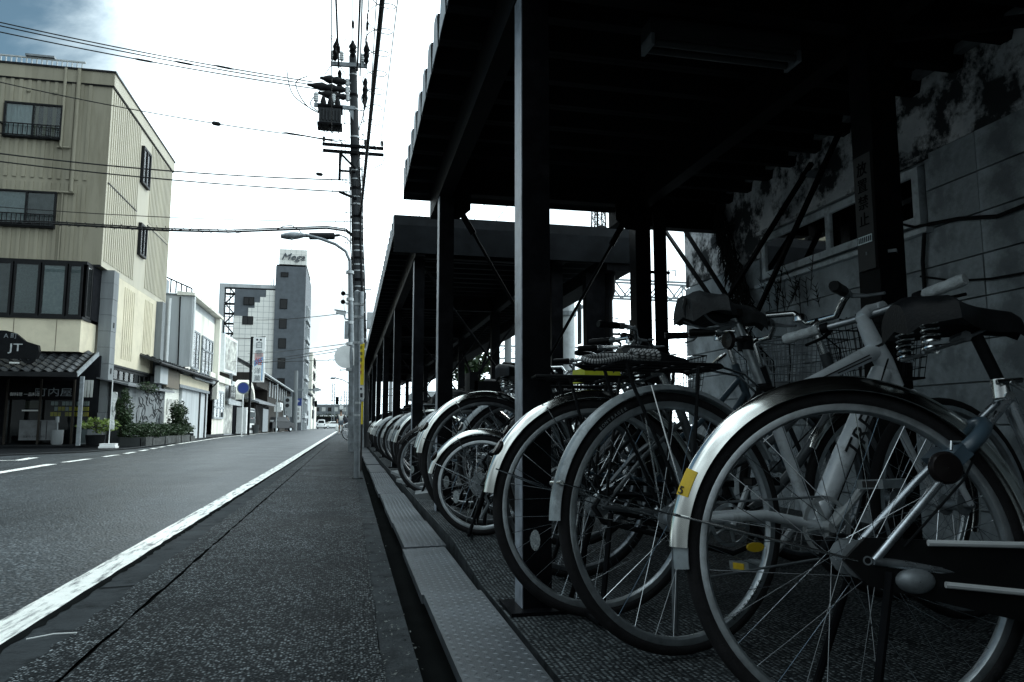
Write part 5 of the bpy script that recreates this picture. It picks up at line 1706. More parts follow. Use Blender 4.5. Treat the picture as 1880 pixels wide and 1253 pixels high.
# ---------------------------------------------------------------- plants
def leaves(name, parent, c, rx, ry, rz, n, s, m, seed, flat=0.5, thin=0.0):
    """Leaf-sized quads through an uneven volume; clumped so that gaps show."""
    rg = random.Random(seed)
    cl = [(Vector((rg.gauss(0, 0.5), rg.gauss(0, 0.5), rg.gauss(0, 0.5))), rg.uniform(0.2, 0.45)) for _ in range(60)]
    mb = MB()
    for i in range(n):
        q, w = rg.choice(cl)
        d = Vector((rg.gauss(0, 1), rg.gauss(0, 1), rg.gauss(0, 1))).normalized() * w * rg.random() ** 0.4
        p = q + d
        if p.length > 1.15:
            p = p.normalized() * rg.uniform(0.7, 1.12)
        P = Vector((c[0] + p.x * rx, c[1] + p.y * ry, c[2] + p.z * rz))
        a = Vector((rg.gauss(0, 1), rg.gauss(0, 1), rg.gauss(0, flat))).normalized()
        b = a.cross(Vector((rg.gauss(0, 1), rg.gauss(0, 1), rg.gauss(0, 1)))).normalized()
        l = s * rg.uniform(0.6, 1.4)
        mb.add([P - a * l, P + b * l * 0.4, P + a * l, P - b * l * 0.4], [(0, 1, 2, 3)])
    return mb.build(name, m, parent)


def shrub(label, c, rx, ry, rz, n, s, m, seed, cat="shrub", trunk=True, name="shrub"):
    t = thing(name, label, cat, (0, 0, 0))
    leaves("foliage", t, c, rx, ry, rz, n, s, m, seed)
    tk = MB()
    rg = random.Random(seed + 1)
    for k in range(5):
        tk.tube([(c[0] + rg.uniform(-0.05, 0.05), c[1], max(0.02, c[2] - rz * 1.1)), (c[0] + rg.uniform(-0.5, 0.5) * rx, c[1] + rg.uniform(-0.4, 0.4) * ry, c[2]), (c[0] + rg.uniform(-0.7, 0.7) * rx, c[1] + rg.uniform(-0.6, 0.6) * ry, c[2] + rz * 0.6)], [0.02, 0.012, 0.005], 6)
    tk.build("branch", "trunk", t)
    return t


shrub("broad leafed yellow green bush in a dark pot beside the white banner", (-6.95, 23.0, 0.62), 0.52, 0.4, 0.20, 520, 0.055, "leaf_light", 41)
tag(MB().lathe([(0.001, 0), (0.22, 0), (0.25, 0.28), (0.22, 0.28), (0.2, 0.2), (0.001, 0.2)], (-7.0, 23.0, 0.06), n=18).build("plant_pot", "black", None, True), "black pot under the yellow green bush", "plant pot")
shrub("tall feathery climber at the left end of the garden wall", (-6.60, 24.1, 0.98), 0.24, 0.35, 0.66, 2400, 0.042, "leaf", 43)
shrub("thin ivy trailing along the garden wall's coping", (-6.45, 26.0, 1.85), 0.14, 1.2, 0.16, 420, 0.04, "leaf", 44)
shrub("young conifer at the right end of the garden wall", (-6.2, 29.4, 0.92), 0.32, 0.42, 0.58, 2600, 0.045, "leaf", 45)
pl = thing("planter", "low rough stone planter along the garden wall filled with clipped greenery", "planter", (0, 0, 0))
random.seed(6)
for k in range(9):
    y0 = 23.5 + k * 0.78
    h = 0.26 + random.uniform(-0.05, 0.02)
    MB().box(-5.95 + random.uniform(-0.04, 0.03), -5.80 + random.uniform(-0.03, 0.03), y0 + 0.02, y0 + 0.76, 0, h).build("stone", "planter_stone", pl)
MB().box(-6.5, -5.96, 23.5, 30.5, 0, 0.26).build("soil_bed", "soil", pl)
MB().box(-6.5, -5.85, 30.5, 30.6, 0, 0.32).build("end_stone", "concrete_dark", pl)
hg = thing("hedge", "clipped dark green ground cover spilling over the stone planter", "hedge", (0, 0, 0))
for k in range(9):
    leaves("foliage", hg, (-6.15, 23.9 + k * 0.78, 0.44 + 0.06 * math.sin(k * 1.7)), 0.40, 0.58, 0.22, 1500, 0.04, "leaf", 60 + k)

# garden wall with a raised relief, and its lean-to roof
gw = thing("garden_wall", "grey garden wall with dark branch relief under a sloping metal coping", "wall", (0, 0, 0))
MB().box(-6.95, -6.75, 25.0, 29.7, 0, 1.95).build("wall", "concrete", gw)
MB().box(-7.2, -6.76, 24.75, 24.98, 0, 1.9).build("wall_end", "concrete_dark", gw)
random.seed(17)
rv = MB()
for k in range(46):
    y0, z0 = random.uniform(26.0, 29.2), random.uniform(0.55, 1.75)
    pts = [(-6.745, y0, z0)]
    a = random.uniform(0, 6.3)
    for j in range(6):
        a += random.uniform(-0.9, 0.9)
        pts.append((-6.742, max(25.8, min(29.4, pts[-1][1] + 0.13 * math.cos(a))), max(0.5, min(1.8, pts[-1][2] + 0.08 * math.sin(a)))))
    rv.tube(pts, [0.012, 0.020, 0.016, 0.022, 0.014, 0.010, 0.005], 5)
stuff(rv.build("relief", "concrete_dark", gw))
MB().add([(-7.5, 24.4, 2.06), (-6.55, 24.2, 1.86), (-6.55, 30.3, 1.90), (-7.5, 30.3, 2.08), (-7.5, 24.4, 2.02), (-6.55, 24.2, 1.80), (-6.55, 30.3, 1.84), (-7.5, 30.3, 2.04)],
         [(0, 1, 2, 3), (7, 6, 5, 4), (0, 4, 5, 1), (1, 5, 6, 2), (2, 6, 7, 3), (3, 7, 4, 0)]).build("coping", "roof_grey", gw)
nb = thing("banner_flag", "white nobori banner on a thin pole in a white block base", "banner", (-6.35, 22.0, 0))
MB().lathe([(0.012, 0.10), (0.012, 1.84)], n=10).build("pole", "white", nb)
MB().box(-0.21, 0.21, -0.16, 0.16, 0.0, 0.05).box(-0.19, 0.19, -0.14, 0.14, 0.051, 0.12).build("base", "white", nb)
fl_ = MB()
V = []
for i in range(13):
    z = 1.52 - 0.085 * i
    V += [(0.012, 0, z), (0.09 + 0.03 * math.sin(i * 0.7), 0.03 * math.sin(i * 0.9), z), (0.13 - 0.006 * i + 0.02 * math.sin(i * 1.1), 0.03, z - 0.01)]
fl_.add(V, [(3 * i + j, 3 * i + j + 1, 3 * i + j + 4, 3 * i + j + 3) for i in range(12) for j in range(2)])
fg = fl_.build("flag", "cloth", nb)
MB().box(0.03, 0.10, -0.012, -0.006, 0.98, 1.12).build("flag_print", "galv", fg)

# ---------------------------------------------------------------- the row of shops beyond
gb = thing("grey_building", "tall grey and white building with overhanging eave behind the shutter shop", "building", (0, 0, 0))
GX, GY = -7.2, 34.7
MB().box(-13, GX, GY, 42.2, 0, 6.36).build("wall", "grey_wall", gb)
MB().fbox((GX, 0, 0), *SD, 34.95, 41.7, 2.9, 6.0, 0.002, 0.03).build("front_panel", "white_wall", gb)
MB().box(GX + 0.002, GX + 0.25, GY, 34.93, 3.2, 6.35).build("side_fin", "grey_wall", gb)
MB().box(GX + 0.031, GX + 0.28, 41.72, 42.2, 2.0, 6.35).build("side_fin", "white_wall", gb)
MB().add([(GX - 0.4, GY - 0.1, 6.37), (GX + 0.34, GY - 0.1, 6.37), (GX + 0.34, 42.4, 6.37), (GX - 0.4, 42.4, 6.37), (GX - 0.4, GY - 0.1, 6.55), (GX + 0.34, GY - 0.1, 6.50), (GX + 0.34, 42.4, 6.50), (GX - 0.4, 42.4, 6.55)], [(3, 2, 1, 0), (4, 5, 6, 7), (0, 1, 5, 4), (1, 2, 6, 5), (2, 3, 7, 6), (3, 0, 4, 7)]).build("eave", "white_wall", gb)
MB().box(-13, GX - 0.41, GY - 0.02, GY + 0.2, 6.36, 6.45).build("roof_edge", "galv", gb)
window(gb, (GX + 0.03, 0, 0), SD, 36.0, 37.5, 3.2, 5.0, 2, "galv", "room", ("blind_mid", "blind_dark"), 0.09)
wi = window(gb, (GX + 0.03, 0, 0), SD, 38.2, 41.0, 3.1, 5.0, 3, "galv", "room", ("blind_mid", "blind", "blind_dark"), 0.09)
MB().fbox((GX + 0.03, 0, 0), *SD, 38.2, 41.0, 4.3, 4.38, 0.05, 0.10).build("transom", "galv", wi)
MB().fbox((GX + 0.03, 0, 0), *SD, 36.0, 41.2, 2.75, 3.08, 0.10, 0.22).build("balcony", "galv", gb)
MB().tube([(-7.458, 34.600, 6.290), (-7.400, 34.600, 2.782)], 0.03, 8).build("downpipe", "trim", gb)
MB().tube([(-7.857, 34.500, 6.185), (-7.865, 34.500, 2.769)], 0.07, 8).build("downpipe", "white", gb)
MB().tube([(GX + 0.30, 34.85, 6.35), (GX + 0.30, 34.85, 3.2)], 0.05, 8).build("downpipe", "white", gb)
hr = MB()
pA, pB = Vector((-8.422, 36.000, 6.698)), Vector((-7.272, 36.000, 6.667))
hr.beam(pA + Vector((0, 0, 0.72)), pB + Vector((0, 0, 0.25)), 0.06, 0.06)
for k in range(6):
    p = pA.lerp(pB, k / 5)
    hr.beam(p, p + Vector((0, 0, 0.72 - 0.47 * k / 5)), 0.05, 0.05)
hr.build("roof_railing", "trim", gb)
MB().box(-8.75, -8.35, 35.6, 36.4, 6.4, 7.3).build("roof_hut", "galv", gb)
# small shuttered shop with tiled eave
ss = thing("shutter_shop", "small shop with pale roller shutter and blank cream fascia board", "building", (0, 0, 0))
SX = -7.2
MB().box(-9.5, SX - 0.15, 31.0, 40.2, 0, 2.95).build("wall", "concrete_dark", ss)
MB().fbox((SX, 0, 0), *SD, 33.6, 40.2, 2.36, 2.80, 0.0, 0.12).build("fascia_board", "cream", ss)
MB().fbox((SX, 0, 0), *SD, 33.5, 40.3, 2.22, 2.355, 0.0, 0.16).build("fascia_base", "galv", ss)
MB().fbox((SX, 0, 0), *SD, 31.2, 33.4, 2.12, 2.86, 0.0, 0.14).build("brown_board", "brown", ss)
MB().fbox((SX, 0, 0), *SD, 29.9, 31.1, 2.2, 2.85, 0.0, 0.2).build("meter_box", "grey_wall", ss)
sl2 = MB()
for k in range(28):
    z = 0.04 + k * 0.077
    sl2.fbox((SX, 0, 0), *SD, 32.0, 38.4, z, z + 0.058, -0.148, -0.115)
    sl2.fbox((SX, 0, 0), *SD, 32.0, 38.4, z + 0.058, z + 0.077, -0.148, -0.128)
shu = sl2.build("roller_shutter", "shutter", ss)
text("shutter_lettering", "鶏\n鍋", 0.34, "ink", shu, (SX - 0.108, 35.6, 1.55), ROT_SD, 0.004, sx=4.0)
text("shutter_lettering", "酒 肴", 0.22, "ink", shu, (SX - 0.108, 35.6, 2.0), ROT_SD, 0.004, sx=4.0)
MB().fbox((SX, 0, 0), *SD, 32.5, 34.0, 1.05, 1.7, -0.108, -0.10).build("poster", "pic", shu)
for a_ in (38.5, 39.99):
    MB().fbox((SX, 0, 0), *SD, a_, a_ + 0.18, 0, 2.22, -0.1, 0.05).build("door_frame", "trim", ss)
MB().fbox((SX, 0, 0), *SD, 38.72, 39.98, 0.05, 2.2, -0.14, -0.09).build("door", "wood", ss)
ey0, ey1 = 28.6, 40.7
MB().add([(-9.0, ey0, 3.75), (-6.75, ey0, 2.92), (-6.75, ey1, 2.98), (-9.0, ey1, 3.80), (-9.0, ey0, 3.66), (-6.75, ey0, 2.84), (-6.75, ey1, 2.90), (-9.0, ey1, 3.72)], [(0, 1, 2, 3), (7, 6, 5, 4), (0, 4, 5, 1), (1, 5, 6, 2), (2, 6, 7, 3), (3, 7, 4, 0)]).build("eave", "roof_tile", ss)
sg = MB().box(-0.035, 0.035, -0.08, 0.08, 0, 0.07).mesh("snow_guard", "trim")
for r in range(2):
    for k in range(17):
        put("snow_guard", sg, ss, (-7.05 - 0.35 * r, ey0 + 0.6 + k * 0.7 + 0.35 * r, 3.03 + 0.13 * r + 0.003 * k))
rbm = MB()
for k in range(40):
    yy = ey0 + 0.1 + k * 0.3
    rbm.beam((-6.76, yy, 2.945 + 0.005 * k * 0.3), (-8.98, yy, 3.775), 0.05, 0.03)
stuff(rbm.build("roof_ribs", "roof_tile", ss))
MB().tube([(-6.72, ey0, 2.86), (-6.72, ey1, 2.90)], 0.05, 8).tube([(-6.72, 40.6, 2.88), (-7.02, 40.5, 2.5), (-7.02, 40.5, 1.9)], 0.035, 8).build("gutter", "trim", ss)
ps = thing("poster_stand", "white printed standing figure board before the roller shutter", "signboard", (-6.75, 32.2, 0))
MB().prism([(0, 0.15), (0.55, 0.15), (0.62, 0.7), (0.5, 1.15), (0.55, 1.5), (0.3, 1.75), (0.08, 1.5), (0.1, 1.1), (-0.05, 0.6)], (0, 0, 0), (0, 1, 0), (0, 0, 1), (1, 0, 0), 0.03).build("board", "white", ps)
MB().prism([(0.08, 1.0), (0.5, 1.0), (0.52, 1.5), (0.1, 1.48)], (0.032, 0, 0), (0, 1, 0), (0, 0, 1), (1, 0, 0), 0.004).build("print", "pic", ps)
MB().tube([(-0.02, 0.05, 0), (0.0, 0.05, 0.4)], 0.012, 6).tube([(-0.02, 0.5, 0), (0.0, 0.5, 0.4)], 0.012, 6).build("leg", "galv", ps)
ws = thing("white_shop", "small white rendered shop with flat slab canopy and one tall window", "building", (0, 0, 0))
MB().box(-9.5, SX, 40.75, 46.1, 0.0, 3.0).build("wall", "white_wall", ws)
MB().box(-9.5, SX + 0.18, 40.2, 47.0, 3.001, 3.36).build("slab_roof", "white_wall", ws)
MB().box(-9.4, SX + 0.02, 40.73, 46.12, 0.0, 0.14).build("plinth", "concrete_dark", ws)
wi = window(ws, (SX, 0, 0), SD, 42.2, 45.4, 0.98, 2.55, 3, "galv_light", "room", ("blind", "curtain", "blind"), 0.10)
MB().fbox((SX, 0, 0), *SD, 42.2, 45.4, 1.55, 1.66, 0.06, 0.11).build("transom", "galv_light", wi)
# billboard and neighbours
bl = thing("billboard", "large framed picture billboard with a blue edge board above the shop row", "billboard", (0, 0, 0))
q = [Vector((-7.340, 46.000, 6.065)), Vector((-7.016, 49.000, 5.921)), Vector((-7.025, 49.000, 3.741)), Vector((-7.306, 46.000, 3.796))]
nn_ = (q[1] - q[0]).cross(q[3] - q[0]).normalized()
if nn_.x < 0:
    nn_ = -nn_
P = [v for v in q] + [v - nn_ * 0.25 for v in q]
MB().add(P, [(0, 1, 2, 3), (7, 6, 5, 4), (0, 4, 5, 1), (1, 5, 6, 2), (2, 6, 7, 3), (3, 7, 4, 0)]).build("frame", "white", bl)
ce = sum(q, Vector()) / 4
P = [ce + (v - ce) * 0.84 + nn_ * 0.012 for v in q] + [ce + (v - ce) * 0.84 + nn_ * 0.003 for v in q]
MB().add(P, [(0, 1, 2, 3), (7, 6, 5, 4), (0, 4, 5, 1), (1, 5, 6, 2), (2, 6, 7, 3), (3, 7, 4, 0)]).build("picture", "pic", bl)
q2 = [Vector((-7.614, 46.200, 6.017)), Vector((-7.404, 46.200, 6.120)), Vector((-7.366, 46.200, 3.777)), Vector((-7.553, 46.200, 3.871))]
P = q2 + [v + Vector((0, 0.3, 0)) for v in q2]
MB().add(P, [(0, 1, 2, 3), (7, 6, 5, 4), (0, 4, 5, 1), (1, 5, 6, 2), (2, 6, 7, 3), (3, 7, 4, 0)]).build("edge_board", "sign_sky", bl)
MB().beam((-7.130, 47.500, 3.773), (-7.104, 47.500, 3.141), 0.15, 0.15).build("support", "galv", bl)
az = thing("arcade_shop", "pale shop front with a curved awning hood and dark interior", "building", (0, 0, 0))
AX = -7.75
MB().box(-10, AX, 48.9, 62.0, 0, 3.6).build("wall", "grey_wall", az)
MB().fbox((AX, 0, 0), *SD, 53.0, 62.0, 0.05, 2.0, 0.005, 0.06).build("open_front", "room", az)
MB().fbox((AX, 0, 0), *SD, 49.2, 52.6, 0.1, 2.2, 0.005, 0.05).build("poster_wall", "pic", az)
arc = [(math.cos(a) * 3.4, math.sin(a) * 1.5) for a in [PI * k / 14 for k in range(15)]]
MB().prism(arc + [(-3.0, 0.0), ] + [(x_ * 0.82, z_ * 0.74) for x_, z_ in reversed(arc)] + [(2.9, 0.0)], (AX + 0.01, 55.6, 2.35), (0, 1, 0), (0, 0, 1), (1, 0, 0), 0.7).build("awning", "white_wall", az)
MB().fbox((AX, 0, 0), *SD, 52.9, 58.5, 2.35, 3.35, 0.008, 0.05).build("awning_back", "room", az)
s_ = MB().fbox((AX, 0, 0), *SD, 49.3, 51.7, 2.35, 3.15, 0.25, 0.35).build("dark_sign", "ink", az)
text("sign_lettering", "喫茶\n食堂", 0.34, "cloth", s_, (AX + 0.36, 50.5, 2.75), ROT_SD, 0.004, sx=2.6)
MB().fbox((AX, 0, 0), *SD, 49.2, 51.9, 1.95, 2.28, 0.25, 0.33).build("small_sign", "galv_light", az)
vm = thing("vending_machine", "pale drinks vending machine standing under the curved awning", "vending machine", (AX + 0.45, 54.2, 0.05))
MB().box(-0.35, 0.3, 0, 5.4, 0, 1.82).build("cabinet", "white", vm)
vw = MB().box(0.301, 0.315, 0.6, 3.7, 0.95, 1.55).build("display_window", "room", vm)
random.seed(12)
for r in range(3):
    for k in range(9):
        MB().box(0.316, 0.33, 0.7 + k * 0.33, 0.92 + k * 0.33, 0.98 + r * 0.19, 1.12 + r * 0.19).build("drink_can", random.choice(["cloth", "galv", "sign_red", "galv_light", "goods"]), vw)
MB().box(0.301, 0.315, 0.9, 3.5, 0.22, 0.40).build("dispense_slot", "ink", vm)
MB().box(0.301, 0.315, 3.9, 4.9, 0.95, 1.3).build("coin_panel", "galv", vm)
s_ = MB().box(0.301, 0.312, 0.5, 4.9, 1.62, 1.77).build("header", "galv", vm)
text("header_lettering", "COLD DRINK", 0.13, "ink", s_, (0.314, 2.7, 1.69), ROT_SD, 0.003, sx=4.0)
tag(MB().lathe([(0.001, 0), (0.2, 0), (0.26, 0.6), (0.29, 0.62), (0.27, 0.66), (0.23, 0.6), (0.001, 0.1)], (-6.75, 57.5, 0), n=18).build("waste_bin", "concrete_dark", None, True), "dark round waste bin beside the vending machine", "bin")
rs = thing("round_sign", "round blue no parking sign on a white post by the vending machine", "road sign", (-5.9, 44.0, 0))
MB().lathe([(0.035, 0), (0.035, 3.05), (0.001, 3.06)], n=10).build("post", "white", rs)
d_ = MB().lathe([(0.001, -0.02), (0.33, -0.02), (0.33, 0.0), (0.001, 0.0)], (0, -0.04, 2.72), "y", 28).build("disc", "sign_blue", rs)
MB().lathe([(0.29, -0.026), (0.345, -0.026), (0.345, -0.021), (0.29, -0.021)], (0, -0.04, 2.72), "y", 28, True).build("disc_rim", "galv", d_)
vsn = thing("vertical_sign", "tall vertical shop sign reading 白雪姫 on a black steel mast", "sign", (0, 0, 0))
VY = 51.0
p0, p1 = Vector((-6.322, 51.000, 6.453)), Vector((-5.591, 51.000, 3.461))
bd = MB().box(p0.x, p1.x, VY, VY + 0.25, p1.z, p0.z).build("board", "white", vsn)
hh = p0.z - p1.z
MB().box(p0.x + 0.10, p1.x - 0.10, VY - 0.012, VY - 0.003, p0.z - hh * 0.50, p0.z - hh * 0.36).build("pink_band", "sign_pink", bd)
MB().prism([(p0.x + 0.10, p0.z - hh * 0.66), (p1.x - 0.10, p0.z - hh * 0.52), (p1.x - 0.10, p0.z - hh * 0.44), (p0.x + 0.10, p0.z - hh * 0.52)], (0, VY - 0.014, 0), (1, 0, 0), (0, 0, 1), (0, -1, 0), 0.008).build("blue_band", "sign_sky", bd)
MB().box(p1.x - 0.16, p1.x - 0.10, VY - 0.012, VY - 0.003, p1.z + 0.1, p0.z - hh * 0.55).build("blue_edge", "sign_sky", bd)
for k, chh in enumerate("白雪姫"):
    text("sign_lettering", chh, 0.50, "sign_red" if k == 2 else "galv", bd, ((p0.x + p1.x) / 2, VY - 0.02, p0.z - 0.55 - k * 0.56), ROT_FR, 0.004)
for k, chh in enumerate("洋菓"):
    text("sign_lettering", chh, 0.44, "galv", bd, ((p0.x + p1.x) / 2 - 0.05, VY - 0.02, p0.z - hh * 0.76 - k * 0.5), ROT_FR, 0.004)
for xx in (0.3, 0.62):
    MB().box(p0.x + xx * (p1.x - p0.x) - 0.06, p0.x + xx * (p1.x - p0.x) + 0.06, VY - 0.012, VY - 0.003, p0.z - 0.24, p0.z - 0.12).build("emblem", "ink", bd)
MB().beam((p0.x - 0.12, VY + 0.1, 0), (p0.x - 0.12, VY + 0.1, p0.z + 0.02), 0.15, 0.15).build("mast", "black", vsn)
MB().beam((p0.x - 0.2, VY + 0.1, p0.z - 0.05), (p1.x, VY + 0.1, p0.z + 0.05), 0.05, 0.05).beam((p0.x - 2.0, VY + 0.1, p0.z - 0.1), (p0.x - 0.2, VY + 0.1, p0.z - 0.1), 0.04, 0.04).build("bracket", "black", vsn)
for k, zz in enumerate((1.15, 0.75)):
    MB().box(p0.x - 0.03, p0.x + 0.28, VY - 0.05, VY + 0.22, zz, zz + 0.32).build("meter_box", "concrete", vsn)
lh = thing("low_house", "low dark timber house with a shallow grey roof by the black mast", "building", (0, 0, 0))
MB().box(-10, -7.0, 58.6, 69.0, 0, 2.35).build("wall", "wood", lh)
MB().add([(-10, 57, 3.6), (-6.5, 57, 2.35), (-6.5, 70, 2.45), (-10, 70, 3.7), (-10, 57, 3.5), (-6.5, 57, 2.22), (-6.5, 70, 2.32), (-10, 70, 3.6)], [(0, 1, 2, 3), (7, 6, 5, 4), (0, 4, 5, 1), (1, 5, 6, 2), (2, 6, 7, 3), (3, 7, 4, 0)]).build("roof", "roof_grey", lh)
for k in range(12):
    MB().fbox((-7.0, 0, 0), *SD, 59.0 + k * 0.8, 59.12 + k * 0.8, 0.2, 2.2, 0.005, 0.06).build("lattice_bar", "trim", lh)
MB().fbox((-7.0, 0, 0), *SD, 63.5, 67.5, 0.1, 2.0, 0.061, 0.09).build("door", "galv", lh)
lg = thing("long_house", "long dark timber house with pale roof edges beyond the low house", "building", (0, 0, 0))
MB().box(-13, -7.4, 71, 98, 0, 4.9).build("wall", "wood", lg)
MB().add([(-13.5, 62, 8.6), (-6.9, 62, 5.0), (-6.9, 98.5, 4.9), (-13.5, 98.5, 8.6), (-13.5, 62, 8.4), (-6.9, 62, 4.8), (-6.9, 98.5, 4.7), (-13.5, 98.5, 8.4)], [(0, 1, 2, 3), (7, 6, 5, 4), (0, 4, 5, 1), (1, 5, 6, 2), (2, 6, 7, 3), (3, 7, 4, 0)]).build("roof", "roof_tile", lg)
MB().tube([(-6.85, 62, 4.85), (-6.85, 98.5, 4.75)], 0.10, 8).build("gutter", "galv_light", lg)
MB().box(-13, -7.4, 62.5, 70.9, 3.8, 4.9).build("gable", "wood", lg)
for k in range(8):
    MB().fbox((-7.4, 0, 0), *SD, 72 + k * 2.6, 72.5 + k * 2.6, 3.3, 4.7, 0.005, 0.08).build("white_post", "galv_light", lg)
window(lg, (-7.4, 0, 0), SD, 88, 92, 1.6, 3.4, 2, "galv_light", "room", ("curtain", "blind"), 0.2)
window(lg, (-7.4, 0, 0), SD, 93.5, 97, 0.4, 3.8, 2, "galv_light", "room", ("blind", "curtain"), 0.3)
ac = thing("outdoor_unit", "white air conditioner unit fixed on the timber wall", "air conditioner", (-7.1, 78.5, 2.2))
MB().box(-0.25, 0.2, 0, 3.0, 0, 0.75).build("casing", "white", ac)
MB().lathe([(0.001, 0.205), (0.3, 0.205), (0.3, 0.215), (0.001, 0.215)], (0, 1.2, 0.37), "x", 20).build("fan_grille", "galv", ac)
wp = thing("lamp_post", "slim pale post before the parked car", "post", (-6.5, 70.5, 0))
MB().lathe([(0.06, 0), (0.05, 4.4), (0.001, 4.42)], n=10).build("pole", "galv_light", wp)
MB().box(-0.5, 0.05, -0.03, 0.03, 4.2, 4.26).build("arm", "galv_light", wp)
ad = thing("notice_board", "white notice plate on the timber wall beyond the post", "sign", (-6.9, 76, 0))
MB().box(-0.35, 0.35, -0.02, 0.02, 1.95, 2.45).build("plate", "white", ad)
MB().lathe([(0.03, 0), (0.03, 2.6), (0.001, 2.6)], (0.0, 0.04, 0), n=8).build("post", "galv_light", ad)


# ---------------------------------------------------------------- cars
def car(label, loc, rz, paint, L=3.9, Wd=1.62, H=1.46, cat="car", name="parked_car", kei=False, windows="carglass", glassy=None):
    c = thing(name, label, cat, loc, rz)
    hw = Wd / 2
    if kei:
        prof = [(-L / 2, 0.32), (-L / 2, 0.92), (-L / 2 + 0.06, 1.0), (-L / 2 + 0.22, H - 0.05), (-L / 2 + 0.4, H), (L * 0.12, H), (L * 0.26, H - 0.1), (L * 0.40, 1.0), (L / 2 - 0.06, 0.9), (L / 2, 0.72), (L / 2, 0.32)]
    else:
        prof = [(-L / 2, 0.34), (-L / 2 + 0.02, 0.88), (-L / 2 + 0.35, 0.97), (-L * 0.27, H - 0.08), (-L * 0.17, H), (L * 0.08, H), (L * 0.16, H - 0.06), (L * 0.30, 0.96), (L / 2 - 0.12, 0.80), (L / 2, 0.62), (L / 2, 0.34)]
    V, F = [], []
    n = len(prof)
    for s in (-1, -0.94, 0.94, 1):
        for (x, z) in prof:
            t = max(0.0, min(1.0, (z - 0.95) / (H - 0.95)))
            inset = 0.16 * t
            edge = 0.0 if abs(s) < 1 else 0.045
            V.append((x * (1 - edge * 0.3), (hw - inset) * s, z - edge * (0.4 if z > 0.5 else -0.6)))
    for k in range(3):
        for i in range(n):
            j = (i + 1) % n
            F.append((k * n + i, (k + 1) * n + i, (k + 1) * n + j, k * n + j))
    F.append(tuple(range(n)))
    F.append(tuple(3 * n + i for i in range(n - 1, -1, -1)))
    MB().add(V, F).build("body", paint, c, True)
    for sx_ in (-1, 1):
        for s in (-1, 1):
            x = sx_ * L * 0.31
            w = MB().lathe([(0.18, -0.085), (0.28, -0.085), (0.295, -0.06), (0.295, 0.06), (0.28, 0.085), (0.18, 0.085)], axis="y", n=22, closed=True).build("wheel", "rubber", c, True, (x, s * (hw - 0.08), 0.295))
            MB().lathe([(0.001, s * 0.07), (0.178, s * 0.08), (0.178, s * 0.06), (0.001, s * 0.05)], axis="y", n=16).build("hubcap", "alloy", w)
    # glazing, set a few millimetres proud of the cabin
    for s in (-1, 1):
        a, b = (-L * 0.36, L * 0.30) if kei else (-L * 0.30, L * 0.25)
        q = []
        for (x, z) in ((a + 0.05, 1.0), (b, 1.0), (b - 0.33, H - 0.13), (a + 0.22, H - 0.13)):
            t = (z - 0.95) / (H - 0.95)
            q.append((x, s * (hw - 0.16 * t + 0.006), z))
        m_ = MB().add(q + [(x, y - s * 0.01, z) for x, y, z in q], [(0, 1, 2, 3), (7, 6, 5, 4), (0, 4, 5, 1), (1, 5, 6, 2), (2, 6, 7, 3), (3, 7, 4, 0)])
        m_.build("side_window", windows, c)
    for (k, nm) in ((1, "windscreen"), (-1, "rear_window")):
        if kei:
            (xa, za), (xb, zb) = ((L * 0.385, 1.04), (L * 0.275, H - 0.13)) if k > 0 else ((-L / 2 + 0.085, 1.02), (-L / 2 + 0.20, H - 0.13))
        else:
            (xa, za), (xb, zb) = ((L * 0.29, 0.98), (L * 0.175, H - 0.09)) if k > 0 else ((-L / 2 + 0.38, 0.98), (-L * 0.262, H - 0.10))
        d = Vector((zb - za, 0, -(xb - xa))).normalized() * (1 if k > 0 else -1)
        if d.z < 0:
            d = -d
        wa, wb = hw - 0.16, hw - 0.30
        q = [Vector((xa, -wa, za)) + d * 0.02, Vector((xa, wa, za)) + d * 0.02, Vector((xb, wb, zb)) + d * 0.02, Vector((xb, -wb, zb)) + d * 0.02]
        MB().add(q + [v - d * 0.03 for v in q], [(0, 1, 2, 3), (7, 6, 5, 4), (0, 4, 5, 1), (1, 5, 6, 2), (2, 6, 7, 3), (3, 7, 4, 0)]).build(nm, glassy or windows, c)
    for s in (-1, 1):
        MB().box(-L / 2 - 0.012, -L / 2 + 0.05, s * (hw - 0.11) - 0.08, s * (hw - 0.11) + 0.08, 0.70, 0.90).build("tail_light", "lampred", c)
        MB().box(L / 2 - 0.08, L / 2 + 0.012, s * (hw - 0.22) - 0.14, s * (hw - 0.22) + 0.14, 0.60, 0.72).build("headlight", "galv_light", c)
    MB().box(-L / 2 - 0.02, -L / 2 + 0.02, -0.17, 0.17, 0.48, 0.64).build("number_plate", "white", c)
    MB().box(-L / 2 - 0.03, -L / 2 + 0.04, -hw + 0.04, hw - 0.04, 0.32, 0.44).build("bumper", paint, c)
    return c


car("dark hatchback parked nose out beside the long timber house", (-6.9, 75.5, 0), rad(62), "cardark", L=3.9, glassy="blind")
car("white small van driving away on the far road", (-4.95, 140, 0.02), rad(90), "carwhite", 3.4, 1.48, 1.66, kei=True, name="moving_car")
car("white saloon car crossing at the far junction", (-3.2, 152, 0.02), rad(205), "carwhite", 4.4, 1.7, 1.42, name="moving_car")
car("small white truck parked at the left kerb far down the street", (-7.4, 124, 0.02), rad(270), "carwhite", 3.3, 1.45, 1.62, kei=True)


